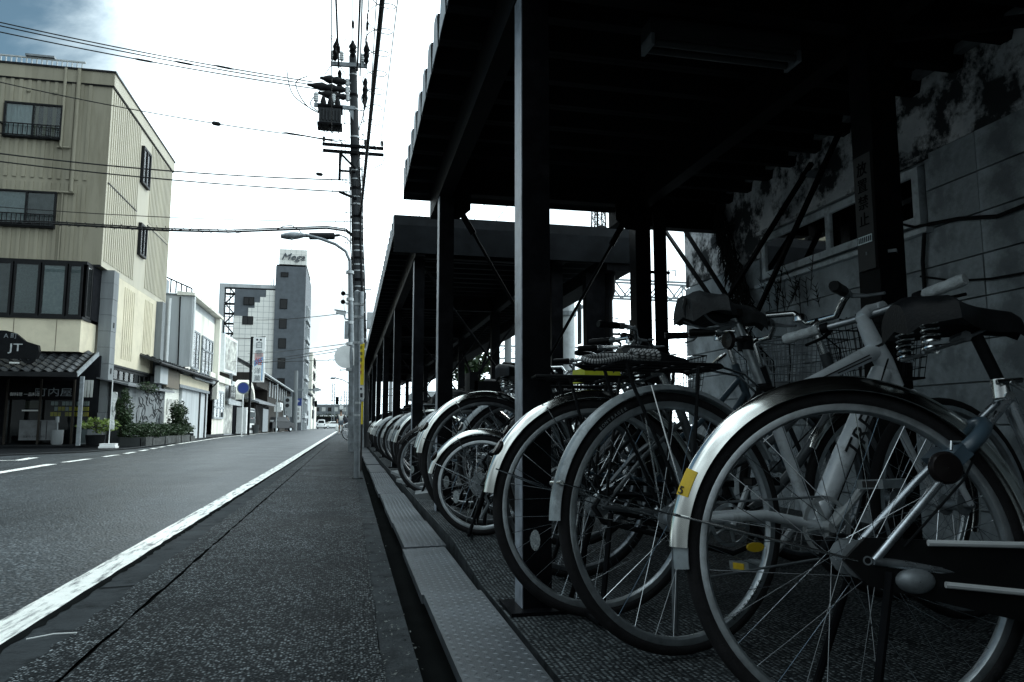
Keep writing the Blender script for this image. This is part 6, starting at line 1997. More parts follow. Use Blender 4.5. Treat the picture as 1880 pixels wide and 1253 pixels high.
# ---------------------------------------------------------------- the tower hotel
tw = thing("tower_building", "grey and white tiled tower block with Mega rooftop sign", "building", (0, 0, 0))
TY = 100.0
MB().box(-9.95, -6.10, TY, TY + 14, 0, 21.62).build("tower_wall", "tower_dark", tw)
MB().box(-9.94, -6.3, TY + 0.6, TY + 12, 21.62, 21.95).build("tower_cap", "trim", tw)
sb = MB().box(-9.62, -6.08, TY + 0.3, TY + 11, 21.95, 24.0).build("sign_box", "tower_white", tw)
text("sign_lettering", "Mega", 1.25, "tower_dark", sb, (-7.85, TY + 0.22, 22.95), ROT_FR, 0.08, shear=0.35, sx=1.15)
jt = MB()
for k in range(1, 5):
    jt.fbox((0, TY + 0.3, 0), *FR, -9.62 + k * 0.71, -9.60 + k * 0.71, 21.97, 23.98, 0.0, 0.012)
for k in range(1, 3):
    jt.fbox((0, TY + 0.3, 0), *FR, -9.6, -6.1, 21.95 + k * 0.68, 21.97 + k * 0.68, 0.0, 0.010)
jt.build("panel_joint", "tower_joint", sb)
for k in range(8):
    zc = 20.55 - k * 2.62 if k else 20.6
    window(tw, (0, TY, 0), FR, -9.32, -8.35, zc - (0.45 if k == 0 else 1.15) - (0.0 if k == 0 else 0.9), zc + 0.2 - (0 if k == 0 else 0.9), 1, "trim", "dark_pane", None, 0.08, 0.06, pane=None)
for k in range(7):
    window(tw, (-6.10, 0, 0), SD, TY + 3, TY + 7, 15.2 - k * 2.62, 16.9 - k * 2.62, 2, "galv_light", "dark_pane", None, 0.15, 0.25, pane=None)
    MB().box(-6.09, -5.75, TY + 2, TY + 9, 14.7 - k * 2.62, 15.1 - k * 2.62).build("balcony_slab", "grey_wall", tw)
hw_ = thing("hotel_wing", "lower hotel wing with stepped white tile pattern and outside stair", "building", (0, 0, 0))
MB().box(-15.0, -9.96, TY + 0.4, TY + 12, 0, 18.4).build("wall", "tower_dark", hw_)
steps = [(-15.0, -13.27, 14.82), (-13.27, -12.49, 15.94), (-12.49, -11.84, 16.68), (-11.84, -11.12, 17.42), (-11.12, -9.97, 18.38)]
tn = 0
for (a, b, top_) in steps:
    MB().box(a, b - 0.002, TY + 0.345, TY + 0.398, 0.3, top_).build("white_cladding", "tower_white", hw_)
jt = MB()
for k in range(26):
    z = 0.6 + k * 0.74
    x0 = [s for s in steps if s[2] > z + 0.02]
    if x0:
        jt.fbox((0, TY + 0.345, 0), *FR, x0[0][0], -9.98, z, z + 0.035, 0.0, 0.012)
for k in range(1, 8):
    x = -15.0 + k * 0.72
    tp_ = ([s[2] for s in steps if s[0] <= x < s[1]] or [18.3])[0]
    jt.fbox((0, TY + 0.345, 0), *FR, x, x + 0.035, 0.4, tp_, 0.0, 0.010)
jt.build("tile_joint", "tower_joint", hw_)
for (a, b, z0, z1) in ((-13.90, -12.56, 16.30, 17.36), (-13.95, -12.6, 13.72, 14.82)):
    window(hw_, (0, TY + 0.34, 0), FR, a, b, z0, z1, 2, "trim", "dark_pane", (None, None), 0.08, 0.07, pane=None)
MB().box(-16.95, -16.35, TY + 0.5, TY + 2, 0, 19.1).box(-16.349, -9.97, TY + 0.5, TY + 2, 18.62, 19.1).build("portal_frame", "grey_wall", hw_)
stp = MB()
for k in range(13):
    z = 2.0 + k * 1.32
    stp.box(-16.3, -15.05, TY + 0.9, TY + 2.2, z, z + 0.10)
    stp.beam((-16.25, TY + 0.95, z + 0.9), (-15.05, TY + 0.95, z + 0.9), 0.06, 0.06)
    stp.beam((-16.25 if k % 2 else -15.1, TY + 1.0, z), (-15.1 if k % 2 else -16.25, TY + 1.0, z + 1.32), 0.10, 0.16)
for xx in (-16.25, -15.68, -15.08):
    stp.beam((xx, TY + 0.98, 0), (xx, TY + 0.98, 18.5), 0.09, 0.09)
stp.build("outside_stair", "trim", hw_)
MB().tube([(-10.3, TY + 1, 19.1), (-10.3, TY + 1, 20.1)], 0.05, 6).tube([(-10.6, TY + 1, 19.1), (-10.6, TY + 1, 19.7)], 0.05, 6).build("roof_mast", "galv", hw_)
MB().tube([(-8.2, TY + 2, 24.0), (-8.2, TY + 2, 25.6)], 0.04, 6).tube([(-8.6, TY + 2, 25.2), (-7.8, TY + 2, 24.9)], 0.025, 6).build("aerial", "galv", tw)
lw = thing("narrow_building", "narrow building with a black end wall beyond the tower", "building", (0, 0, 0))
MB().box(-9.6, -8.0, 140, 142, 0, 14.0).build("end_wall", "trim", lw)
MB().box(-9.6, -7.0, 142.01, 165, 0, 14.3).build("wall", "white_wall", lw)
for k in range(5):
    window(lw, (-7.0, 0, 0), SD, 146, 153, 2 + k * 2.5, 3.6 + k * 2.5, 2, "trim", "dark_pane", None, 0.3, 0.15, pane=None)
cw = thing("corner_block", "low pale building at the foot of the tower's street side", "building", (0, 0, 0))
MB().box(-8.9, -6.6, 116, 132, 0, 5.6).build("wall", "grey_wall", cw)
MB().box(-9, -6.2, 115.8, 132.2, 5.6, 5.9).build("roof", "concrete_dark", cw)
window(cw, (-6.6, 0, 0), SD, 118, 124, 0.6, 3.0, 3, "trim", "dark_pane", None, 0.2, 0.1, pane=None)
# signs by the far pole
ps_ = thing("parking_sign", "small blue square sign above a white lettered board", "sign", (-6.3, 96, 0))
MB().box(-0.42, 0.42, 0, 0.2, 3.1, 4.0).build("blue_board", "sign_blue", ps_)
text("letter", "P", 0.6, "white", ps_, (0, -0.01, 3.55), ROT_FR, 0.004)
s_ = MB().box(-0.34, 0.34, 0, 0.2, 1.0, 3.05).build("white_board", "white", ps_)
for k, chh in enumerate("駐車場"):
    text("board_lettering", chh, 0.42, "ink", s_, (0, -0.01, 2.6 - k * 0.55), ROT_FR, 0.004)
MB().tube([(0, 0.1, 0), (0, 0.1, 1.0)], 0.06, 8).build("post", "trim", ps_)
hs = thing("hanging_sign", "pale wedge shaped shop sign with two black discs", "sign", (0, 0, 0))
MB().prism([(-0.5, 3.9), (0.5, 3.9), (0.55, 1.6), (0.25, 1.6), (-0.5, 3.2)], (-7.0, 88, 0), (1, 0, 0), (0, 0, 1), (0, -1, 0), 0.15).build("board", "galv_light", hs)
for zz in (3.5, 2.9):
    MB().lathe([(0.001, -0.02), (0.22, -0.02), (0.22, 0.0), (0.001, 0.0)], (-6.95, 87.84, zz), "y", 18).build("disc", "ink", hs)


# ---------------------------------------------------------------- the utility pole
up = thing("utility_pole", "tall concrete utility pole with crossarms, clamps and cable bundles", "utility pole", (0, 0, 0))
PB, PT = Vector((0.36, 20, 0)), Vector((-0.155, 20, 10.85))


def pp(z):
    return PB.lerp(PT, z / PT.z)


MB().tube([pp(z) for z in (-0.1, 2.7, 5.4, 8.1, 10.85)], [0.195, 0.18, 0.155, 0.125, 0.10], 20).build("pole_shaft", "pole", up, True)
bm_ = MB().lathe([(1, -0.02), (1.03, -0.02), (1.03, 0.02), (1, 0.02)], n=20, closed=True).mesh("clamp_band", "galv_light")
bm2 = MB().lathe([(1, -0.035), (1.10, -0.035), (1.10, 0.035), (1, 0.035)], n=20, closed=True).mesh("clamp_band", "blacksteel")
random.seed(23)
for k, z in enumerate([2.4, 2.62, 2.9, 3.15, 3.35, 3.62, 3.9, 4.1, 4.32, 4.5, 4.75, 4.92, 5.1, 5.3, 5.45, 5.62, 5.85, 6.05, 6.25, 6.6, 6.8, 7.05, 7.3, 7.55, 8.0, 8.5, 9.3, 9.7, 10.3]):
    r = 0.195 + (0.10 - 0.195) * z / 10.85 + 0.004
    o = put("clamp_band", bm_ if k % 3 else bm2, up, pp(z))
    o.scale = (r, r, 1.0 if k % 2 else 0.75)
for k in range(17):
    z = 3.0 + k * 0.42
    s = 1 if k % 2 else -1
    r = 0.195 + (0.10 - 0.195) * z / 10.85
    MB().tube([pp(z) + Vector((s * r, 0, 0)), pp(z) + Vector((s * (r + 0.17), 0, 0.0)), pp(z) + Vector((s * (r + 0.175), 0, 0.03))], 0.011, 6).build("step_bolt", "trim", up)


def arm(z0, x0, x1, h=0.09, y=20.0, m="galv", nm="crossarm", tilt=0.0):
    return MB().beam((x0, y, z0), (x1, y, z0 + tilt), 0.08, h).build(nm, m, up)


def insul(p, h=0.24, r=0.06, up_=1, m="porcelain", par=None):
    prof = [(0.001, 0)]
    for k in range(4):
        z = h * (0.15 + 0.2 * k)
        prof += [(r * 0.55, z), (r, z + 0.015), (r * 0.95, z + 0.05), (r * 0.55, z + 0.055)]
    prof += [(r * 0.6, h), (0.001, h + 0.01)]
    return MB().lathe([(a, b * up_) for a, b in prof], p, n=12).build("insulator", m, par or up, True)


A1 = arm(10.50, -0.74, 0.25, 0.11, 19.86, tilt=0.04)
for xx in (-0.69, -0.45, 0.11):
    insul((xx, 19.86, 10.58), 0.30, 0.062, par=A1)


def dead_end(p, q, r=0.05, m="wire"):
    """Black covered strain insulator string from p towards q."""
    p, q = Vector(p), Vector(q)
    L = (q - p)
    rs = [0.4, 0.9, 0.7, 1.1, 0.8, 1.15, 0.9, 0.5, 0.35]
    return MB().tube([p + L * (k / 8) for k in range(9)], [r * a for a in rs], 10).build("strain_insulator", m, up, True)


dead_end((-0.63, 19.80, 10.57), (-0.57, 19.3, 10.95), 0.085)
dead_end((0.22, 19.80, 10.57), (0.21, 19.3, 10.95), 0.08)
dead_end((-0.15, 19.8, 10.72), (-0.16, 19.4, 10.98), 0.10)
dead_end((-0.50, 20.1, 10.46), (-0.50, 20.6, 9.95), 0.07)
dead_end((0.21, 20.1, 10.3), (0.21, 20.6, 9.6), 0.075)
_b4 = set(up.children)
# three black strain insulators to the left-hand lines, with their jumper loops
for (px_, za, x0, x1) in ((0, 9.86, -0.30, -1.02), (1, 9.63, -0.30, -1.35), (2, 9.42, -0.28, -1.05)):
    MB().tube([(-0.10, 19.95, za - 0.06), (x0, 19.95, za - 0.04)], 0.03, 8).build("bracket", "galv_light", up)
    insul((x0 + 0.02, 19.95, za - 0.16), 0.22, 0.06)
    dead_end((x0, 19.95, za - 0.03), (x1, 19.95, za + 0.03), 0.105)
for (pts, r) in (((( -1.35, 19.95, 9.90), (-1.65, 19.9, 9.62), (-1.3, 19.9, 9.0), (-0.6, 19.9, 8.78), (-0.46, 19.9, 9.1)), 0.014), (((-1.9, 19.95, 10.02), (-1.7, 19.9, 9.3), (-1.0, 19.9, 8.85), (-0.75, 19.9, 8.9)), 0.014), (((-0.9, 19.9, 9.95), (-0.62, 19.9, 10.35), (-0.35, 19.9, 10.05)), 0.011), (((-1.0, 19.9, 9.5), (-1.25, 19.9, 9.1), (-0.95, 19.9, 8.85)), 0.014), (((-0.55, 19.9, 8.3), (-0.3, 19.9, 8.0), (0.0, 19.9, 8.12)), 0.011), (((0.22, 20.2, 9.5), (0.15, 20.1, 8.9), (0.02, 20, 8.4)), 0.014), (((-0.7, 19.86, 10.9), (-0.78, 19.8, 11.05), (-0.63, 19.75, 11.0)), 0.008), (((-0.45, 19.86, 10.9), (-0.3, 19.8, 11.05), (-0.2, 19.75, 10.95)), 0.008)):
    p = [Vector(q) for q in pts]
    sm_ = []
    for i in range(len(p) - 1):
        a, b, c, d = p[max(0, i - 1)], p[i], p[i + 1], p[min(len(p) - 1, i + 2)]
        for k in range(6):
            t = k / 6
            sm_.append(0.5 * ((2 * b) + (c - a) * t + (2 * a - 5 * b + 4 * c - d) * t * t + (3 * b - a - 3 * c + d) * t ** 3))
    sm_.append(p[-1])
    MB().tube(sm_, r, 6).build("jumper_wire", "wire", up, True)
for o in set(up.children) - _b4:
    o.location.z += 0.22
_b4 = set(up.children)
arm(8.72, -1.15, -0.05, 0.10, 19.86)
MB().prism([(0, 0), (0.16, 0), (0.16, -0.32)], (-0.25, 19.85, 8.68), (1, 0, 0), (0, 0, 1), (0, 1, 0), 0.02).build("arm_brace", "galv", up)
for xx in (-1.10, -0.64):
    insul((xx, 19.86, 8.77), 0.30, 0.065)
tr = MB().box(-1.0, -0.42, 19.6, 20.05, 8.14, 8.58).build("transformer", "pole", up)
for k in range(7):
    MB().box(-0.985 + k * 0.088, -0.96 + k * 0.088, 19.55, 19.598, 8.20, 8.52).build("cooling_fin", "pole", tr)
for z_ in (8.581, 8.089):
    MB().box(-1.04, -0.38, 19.56, 20.08, z_, z_ + 0.05).build("transformer_flange", "blacksteel", tr)
for k in range(3):
    MB().tube([(-0.90 + k * 0.19, 19.75, 8.63), (-0.90 + k * 0.19, 19.72, 8.76), (-0.90 + k * 0.19, 19.7, 8.92)], [0.06, 0.085, 0.035], 10).build("bushing", "wire", tr, True)
    MB().tube([(-0.93 + k * 0.21, 19.7, 8.09), (-0.9 + k * 0.2, 19.68, 7.95), (-0.8 + k * 0.16, 19.7, 7.90), (-0.66 + k * 0.12, 19.75, 8.09)], 0.014, 6).build("tail_lead", "wire", tr, True)
for o in set(up.children) - _b4:
    o.location.z += 0.56
_b4 = set(up.children)
arm(7.13, -0.90, 0.74, 0.075, 19.85, "blacksteel")
arm(6.95, -0.88, 0.75, 0.075, 19.85, "blacksteel")
for xx in (-0.86, 0.24, 0.70):
    insul((xx, 19.85, 7.17), 0.16, 0.035, m="wire")
MB().tube([(-0.87, 19.85, 6.95), (-1.0, 19.8, 6.75), (-0.92, 19.8, 6.55)], 0.010, 6).tube([(0.8, 19.85, 6.93), (0.7, 19.8, 6.66), (0.5, 19.8, 6.55)], 0.012, 6).build("tail_lead", "wire", up, True)
MB().beam((-0.40, 19.86, 6.9), (0.0, 19.86, 6.5), 0.05, 0.05).beam((-0.42, 19.86, 6.92), (-0.42, 19.86, 6.15), 0.07, 0.07).beam((-0.42, 19.86, 6.42), (0.0, 19.86, 6.42), 0.05, 0.05).beam((-0.42, 19.86, 5.83), (0.05, 19.86, 5.66), 0.06, 0.06).build("arm_brace", "blacksteel", up)
for o in set(up.children) - _b4:
    o.location.z += 1.06
# cables running down the shaft
random.seed(3)
for k in range(4):
    pts = [pp(z) + Vector((random.uniform(-0.02, 0.02) + (-0.12, 0.10, 0.16, -0.17)[k], -0.16, 0)) for z in (2.0, 3.4, 4.6, 5.6, 6.6, 7.6)]
    MB().tube(pts, (0.02, 0.024, 0.014, 0.016)[k], 6).build("riser_cable", "wire", up, True)
MB().tube([pp(4.15) + Vector((0.06, -0.25, 0)), pp(2.0) + Vector((0.0, -0.25, 0)), pp(0.0) + Vector((-0.04, -0.25, 0))], 0.075, 12).build("conduit", "galv", up, True)
MB().box(0.40, 0.62, 19.85, 20.1, 3.20, 3.62).build("junction_box", "galv_light", up)
MB().box(0.30, 0.36, 19.9, 20.0, 4.0, 4.16).build("small_box", "galv", up)

# ---------------------------------------------------------------- street lamp, sign posts
lp = thing("street_lamp", "curved arm street lamp on a steel post left of the utility pole", "street lamp", (0, 0, 0))
MB().tube([(0.06, 17.5, 0), (0.02, 17.5, 2.0), (-0.05, 17.5, 3.9), (-0.07, 17.5, 4.25)], [0.075, 0.07, 0.055, 0.05], 12).build("post", "galv", lp, True)
MB().tube([(-0.07, 17.5, 4.25), (-0.08, 17.5, 4.48), (-0.18, 17.5, 4.70), (-0.42, 17.5, 4.86), (-0.75, 17.5, 4.97), (-1.12, 17.5, 5.05)], [0.035] * 6, 10).build("arm", "galv", lp, True)
hd = MB()
V, F = [], []
for i in range(9):
    t = i / 8
    w = 0.03 + 0.075 * math.sin(min(1, t * 1.25) * PI * 0.5) * (1 if t < 0.85 else 0.6)
    h = 0.025 + 0.06 * math.sin(t * PI * 0.9)
    for k in range(10):
        a = 2 * PI * k / 10
        V.append((-1.08 - 0.58 * t, 17.5 + w * math.cos(a), 5.04 - 0.05 * t + h * math.sin(a) * (1 if math.sin(a) > 0 else 1.1)))
for i in range(8):
    for k in range(10):
        F.append((i * 10 + k, i * 10 + (k + 1) % 10, (i + 1) * 10 + (k + 1) % 10, (i + 1) * 10 + k))
F += [tuple(range(9, -1, -1)), tuple(80 + k for k in range(10))]
MB().add(V, F).build("lamp_head", "galv", lp, True)
MB().lathe([(0.001, -0.075), (0.05, -0.055), (0.075, -0.01), (0.001, 0.0)], (-1.42, 17.5, 4.98), n=14).build("lamp_lens", "blind", lp, True)
for z in (4.2, 3.55, 3.0, 2.5, 1.9):
    MB().lathe([(0.075, -0.035), (0.085, -0.035), (0.085, 0.035), (0.075, 0.035)], (0.02 - 0.02 * z, 17.5, z), n=12, closed=True).build("clamp_band", "galv_light", lp)
cm_ = thing("security_camera", "pale bullet camera bracketed to the lamp post", "camera", (0, 0, 0))
MB().beam((-0.36, 17.45, 3.24), (-0.14, 17.45, 3.20), 0.08, 0.08).build("housing", "galv_light", cm_)
MB().beam((-0.40, 17.45, 3.285), (-0.13, 17.45, 3.25), 0.11, 0.015).build("hood", "galv", cm_)
MB().tube([(-0.17, 17.45, 3.16), (-0.15, 17.45, 3.08), (-0.06, 17.5, 3.07)], 0.018, 8).build("bracket", "galv", cm_)
sp_ = thing("loudspeaker", "pair of small black horn speakers bracketed beside the lamp post", "loudspeaker", (0, 0, 0))
for z in (3.46, 3.66):
    MB().lathe([(0.02, 0.06), (0.025, 0.0), (0.055, -0.07), (0.045, -0.07), (0.001, 0.0)], (-0.21, 17.4, z), "y", 14).build("horn", "black", sp_, True)
    MB().tube([(-0.21, 17.45, z), (-0.05, 17.5, z)], 0.014, 6).build("bracket", "galv", sp_)
cb_ = thing("control_box", "grey control box strapped to the lamp post", "box", (0, 0, 0))
MB().box(-0.16, -0.07, 17.40, 17.55, 2.62, 3.02).build("case", "galv", cb_)
mr = thing("traffic_mirror", "round white backed traffic mirror on the lamp post", "traffic mirror", (0, 0, 0))
MB().lathe([(0.001, 0.05), (0.15, 0.04), (0.255, 0.0), (0.265, -0.02), (0.24, -0.02), (0.001, -0.005)], (-0.11, 17.46, 2.19), "y", 28).build("mirror", "white", mr, True)
MB().tube([(-0.11, 17.50, 2.19), (0.0, 17.5, 2.19)], 0.02, 8).tube([(-0.25, 17.5, 1.88), (0.0, 17.5, 1.90)], 0.012, 6).build("bracket", "galv", mr)
gp = thing("steel_post", "grey galvanised post standing nearest on the footway with one pale collar", "post", (0.10, 8.62, 0))
MB().tube([(0, 0, 0.0), (-0.02, 0, 1.0), (-0.045, 0, 2.13)], 0.034, 16).build("tube", "galv", gp, True)
MB().lathe([(0.001, 0.02), (0.035, 0.0), (0.036, -0.03), (0.034, -0.03)], (-0.045, 0, 2.15), n=14).build("cap", "galv", gp, True)
for z in (0.72, 0.86):
    MB().lathe([(0.0345, -0.012), (0.0355, -0.012), (0.0355, 0.012), (0.0345, 0.012)], (-0.015, 0, z), n=16, closed=True).build("collar", "galv_light", gp)
for z in (2.0, 1.85, 1.55):
    MB().lathe([(0.035, -0.014), (0.042, -0.014), (0.042, 0.014), (0.035, 0.014)], (-0.04, 0, z), n=16, closed=True).box(-0.005, 0.03, -0.02, 0.02, z - 0.014, z + 0.014).build("clamp", "galv_light", gp)
MB().lathe([(0.04, 0), (0.06, 0.0), (0.07, -0.005), (0.04, -0.005)], (0, 0, 0.012), n=16).build("foot", "seam", gp)
ys_ = thing("bus_stop_sign", "yellow and white rounded notice sign on a yellow post", "sign", (0, 0, 0))
pr = []
for (cx_, cz_, a0) in ((0.155, 1.69, 0), (0.085, 1.69, 90), (0.085, 0.97, 180), (0.165, 0.97, 270)):
    for k in range(5):
        a = rad(a0 + k * 22.5)
        pr.append((cx_ + 0.022 * math.cos(a), cz_ + 0.022 * math.sin(a)))
bo = MB().prism(pr, (0, 10.0, 0), (1, 0, 0), (0, 0, 1), (0, 1, 0), 0.02).build("board", "white", ys_)
MB().box(0.07, 0.176, 9.992, 9.998, 1.14, 1.695).build("yellow_panel", "goods", bo)
for k, chh in enumerate("駐輪場注意"):
    text("sign_lettering", chh, 0.055, "sign_red" if k > 2 else "ink", bo, (0.125, 9.990, 1.64 - k * 0.085), ROT_FR, 0.001)
MB().box(0.085, 0.165, 9.992, 9.998, 0.975, 1.03).box(0.095, 0.155, 9.992, 9.998, 1.075, 1.10).build("print_block", "ink", bo)
MB().tube([(0.165, 10.05, 0.62), (0.165, 10.05, 0.92)], 0.014, 10).build("post_sleeve", "goods", ys_)
MB().tube([(0.165, 10.05, 0.0), (0.165, 10.05, 0.619)], 0.012, 10).build("post", "board_dark", ys_)
MB().tube([(0.14, 10.04, 0.92), (0.14, 10.04, 1.7)], 0.014, 8).build("upper_post", "galv", ys_)

# ---------------------------------------------------------------- overhead wires


def wire(p0, p1, sag, r, label, group=None, n=24, name="overhead_wire", beads=None, m="wire"):
    p0, p1 = Vector(p0), Vector(p1)
    pts = []
    for i in range(n + 1):
        t = i / n
        p = p0.lerp(p1, t)
        p.z -= sag * 4 * t * (1 - t)
        pts.append(p)
    o = MB().tube(pts, r, 6).build(name, m)
    tag(o, label, "wire", group)
    for (t, l, rr) in beads or []:
        a = p0.lerp(p1, t)
        a.z -= sag * 4 * t * (1 - t)
        d = (p1 - p0).normalized() * l / 2
        MB().tube([a - d, a - d * 0.6, a, a + d * 0.6, a + d], [rr * 0.5, rr, rr, rr, rr * 0.5], 8).build("wire_sleeve", "wire", o, True)
    return o


wire((-1.198, 20.000, 9.990), (-10.854, 20.000, 11.068), 0.12, 0.015, "uppermost of three parallel wires running left from the pole top", "three wires to the left", beads=[(0.24, 0.5, 0.03)])
wire((-0.948, 20.000, 9.890), (-10.846, 20.000, 10.968), 0.12, 0.015, "middle of three parallel wires running left from the pole top", "three wires to the left", beads=[(0.36, 0.5, 0.03)])
wire((-0.770, 20.000, 9.783), (-10.831, 20.000, 10.784), 0.12, 0.015, "lowest of three parallel wires running left from the pole top", "three wires to the left", beads=[(0.47, 0.5, 0.03)])
wire((-0.207, 20.000, 8.378), (-10.263, 20.500, 9.614), 0.18, 0.013, "single wire with a round insulator crossing left below the transformer", beads=[(0.345, 0.22, 0.06), (0.1, 1.6, 0.022)])
wire((-0.180, 20.000, 7.281), (-10.107, 20.500, 7.596), 0.16, 0.018, "upper of two level cables crossing left at the crossarm's foot")
wire((-0.142, 20.000, 6.945), (-10.091, 20.500, 7.384), 0.12, 0.017, "lower of two level cables crossing left at the crossarm's foot")
wire((-0.035, 20.000, 6.127), (-9.995, 20.500, 6.148), 0.12, 0.010, "thin wire crossing left above the cable bundle")
wire((-0.588, 20.000, 7.358), (-1.668, 20.600, 7.669), 0.01, 0.007, "short thin service wire with a bead beside the pole", beads=[(0.35, 0.2, 0.05)])
# heavy looped bundle to the left, sagging then rising to the pole
bd_ = thing("cable_bundle", "thick lashed cable bundle crossing left under the thin wire", "cable", (0, 0, 0))
for off, r in ((0.0, 0.026), (0.05, 0.018)):
    pts = [Vector(q) + Vector((0, 0.02, off)) for q in ((-9.863, 20.300, 5.640), (-7.404, 20.200, 5.677), (-4.823, 20.100, 5.632), (-3.210, 20.000, 5.655), (-1.844, 20.000, 5.793), (-0.720, 20.000, 5.904), (-0.216, 20.000, 5.858), (0.078, 20.000, 5.632))]
    MB().tube(pts, r, 8).build("cable", "wire", bd_, True)
lm = MB()
random.seed(77)
for k in range(26):
    p = Vector((-8.386, 20.200, 5.674)).lerp(Vector((-3.075, 20.000, 5.663)), k / 25)
    lm.tube([p + Vector((0, 0, 0.07)), p + Vector((0.05, 0, -0.03 - random.random() * 0.05)), p + Vector((0.2, 0, 0.0))], 0.009, 5)
stuff(lm.build("lashing", "wire", bd_))
MB().tube([(-2.051, 20.000, 5.752), (-1.847, 20.000, 5.883), (-1.639, 20.000, 5.925), (-1.454, 20.000, 5.816), (-1.337, 20.000, 5.688)], 0.012, 6).build("loop_wire", "wire", bd_, True)
jc = thing("cable_closure", "black horizontal cable joint closure hung beside the lamp arm", "cable joint", (0, 0, 0))
MB().tube([(-1.301, 19.900, 5.620), (-1.175, 19.900, 5.627), (-1.161, 19.900, 5.628), (-0.511, 19.900, 5.665), (-0.497, 19.900, 5.680), (-0.370, 19.900, 5.703)], [0.035, 0.035, 0.095, 0.095, 0.035, 0.035], 12).build("case", "wire", jc)
MB().tube([(-0.370, 19.900, 5.703), (-0.196, 19.900, 5.637), (-0.063, 19.900, 5.494)], 0.016, 6).build("tail", "wire", jc, True)
# lines along the street, from the pole back over the camera
for i, (a, r, s, lab, be) in enumerate((
        (((-0.657, 20.000, 8.309), (0.125, -15.000, 8.309)), 0.010, 0.05, "thin wire rising steeply left of the transformer", None),
        (((-0.525, 20.000, 10.473), (-0.704, -15.000, 10.473)), 0.024, 0.05, "twisted black wire climbing from the left end of the top crossarm", [(0.12, 0.5, 0.05), (0.03, 0.4, 0.06)]),
        (((-0.148, 20.000, 10.818), (-0.321, -15.000, 10.818)), 0.013, 0.05, "wire climbing straight up from the pole top", [(0.05, 0.4, 0.035), (0.12, 0.9, 0.03)]),
        (((-0.021, 20.000, 10.448), (0.226, -15.000, 10.448)), 0.026, 0.05, "thick black cable climbing just right of the pole top", None),
        (((0.057, 20.000, 10.297), (0.016, -15.000, 10.297)), 0.018, 0.05, "second cable close beside the thick one right of the pole top", None),
        (((0.195, 20.000, 10.825), (0.377, -15.000, 10.825)), 0.013, 0.05, "wire with two sleeves climbing from the right end of the top crossarm", [(0.05, 0.5, 0.035), (0.14, 0.5, 0.035)]),
        (((0.323, 20.000, 8.393), (0.194, -15.000, 8.393)), 0.010, 0.03, "thin wire running up beside the spiral wrapped cable", None),
        (((0.652, 20.000, 8.326), (0.758, -15.000, 8.326)), 0.010, 0.03, "rightmost thin wire from the lower crossarm", None))):
    wire(a[0], a[1], s, r, lab, beads=be)
tk0, tk1 = (0.164, 20.000, 6.322), (0.609, -15.000, 6.322)
tk = thing("trunk_cable", "thickest slanting cable wrapped in a loose spiral wire right of the pole", "cable", (0, 0, 0))
MB().tube([Vector(tk0).lerp(Vector(tk1), t / 10) for t in range(11)], 0.036, 8).build("cable", "wire", tk, True)
a0, a1 = Vector(tk0), Vector(tk1)
dd = (a1 - a0).normalized()
s0 = dd.cross(Vector((0, 0, 1))).normalized()
t0 = s0.cross(dd)
sp = []
for k in range(900):
    t = 0.02 + 0.98 * k / 899
    c = a0.lerp(a1, t)
    an = k * 0.36
    sp.append(c + s0 * 0.19 * math.cos(an) + t0 * 0.12 * math.sin(an))
MB().tube(sp, 0.007, 4, caps=False).build("spiral_wire", "wire", tk)
# lines going on down the street behind the pole
for (a, r, lab) in ((((-0.720, 20.000, 7.963), (-0.324, 62.000, 7.963)), 0.008, "thin wire running on down the street from the left end of the lower crossarm"),
                    (((-0.415, 20.000, 8.516), (-0.220, 62.000, 8.516)), 0.010, "wire running on down the street from under the transformer"),
                    (((-0.347, 20.000, 9.305), (-0.183, 62.000, 9.305)), 0.010, "second wire running on down the street close to the pole"),
                    (((0.191, 20.000, 9.674), (0.267, 40.000, 9.674)), 0.010, "wire with dangling end right of the pole")):
    wire(a[0], a[1], 0.1, r, lab)
wire((0.178, 20.000, 9.577), (1.171, 12.000, 3.867), 0.05, 0.006, "thin stay wire slanting down right towards the second shed")
for k, (p0, p1, lab) in enumerate((((-0.028, 18.000, 3.320), (-3.663, 30.000, 4.710), "wire reaching left from the bullet camera's height"),
                                   ((-0.061, 18.000, 2.564), (-7.177, 55.000, 5.690), "upper of three low wires crossing to the vertical sign"),
                                   ((-0.059, 18.000, 2.485), (-7.156, 55.000, 5.145), "middle of three low wires crossing to the vertical sign"),
                                   ((-0.057, 18.000, 2.419), (-8.060, 55.000, 4.819), "lowest of three low wires crossing to the vertical sign"),
                                   ((-0.077, 18.000, 2.182), (-7.670, 50.000, 4.710), "level wire crossing left behind the traffic mirror"))):
    wire(p0, p1, 0.05, 0.010, lab)
for k in range(6):
    wire((-0.3 - 0.05 * k, 60, 7.2 - 0.35 * k), (-6.8 + 0.3 * k, 112 + 3 * k, 7.4 - 0.5 * k), 0.3, 0.014, ("uppermost", "second", "third", "fourth", "fifth", "lowest")[k] + " of six thin wires slanting across the far end of the street", "wires over the far street")

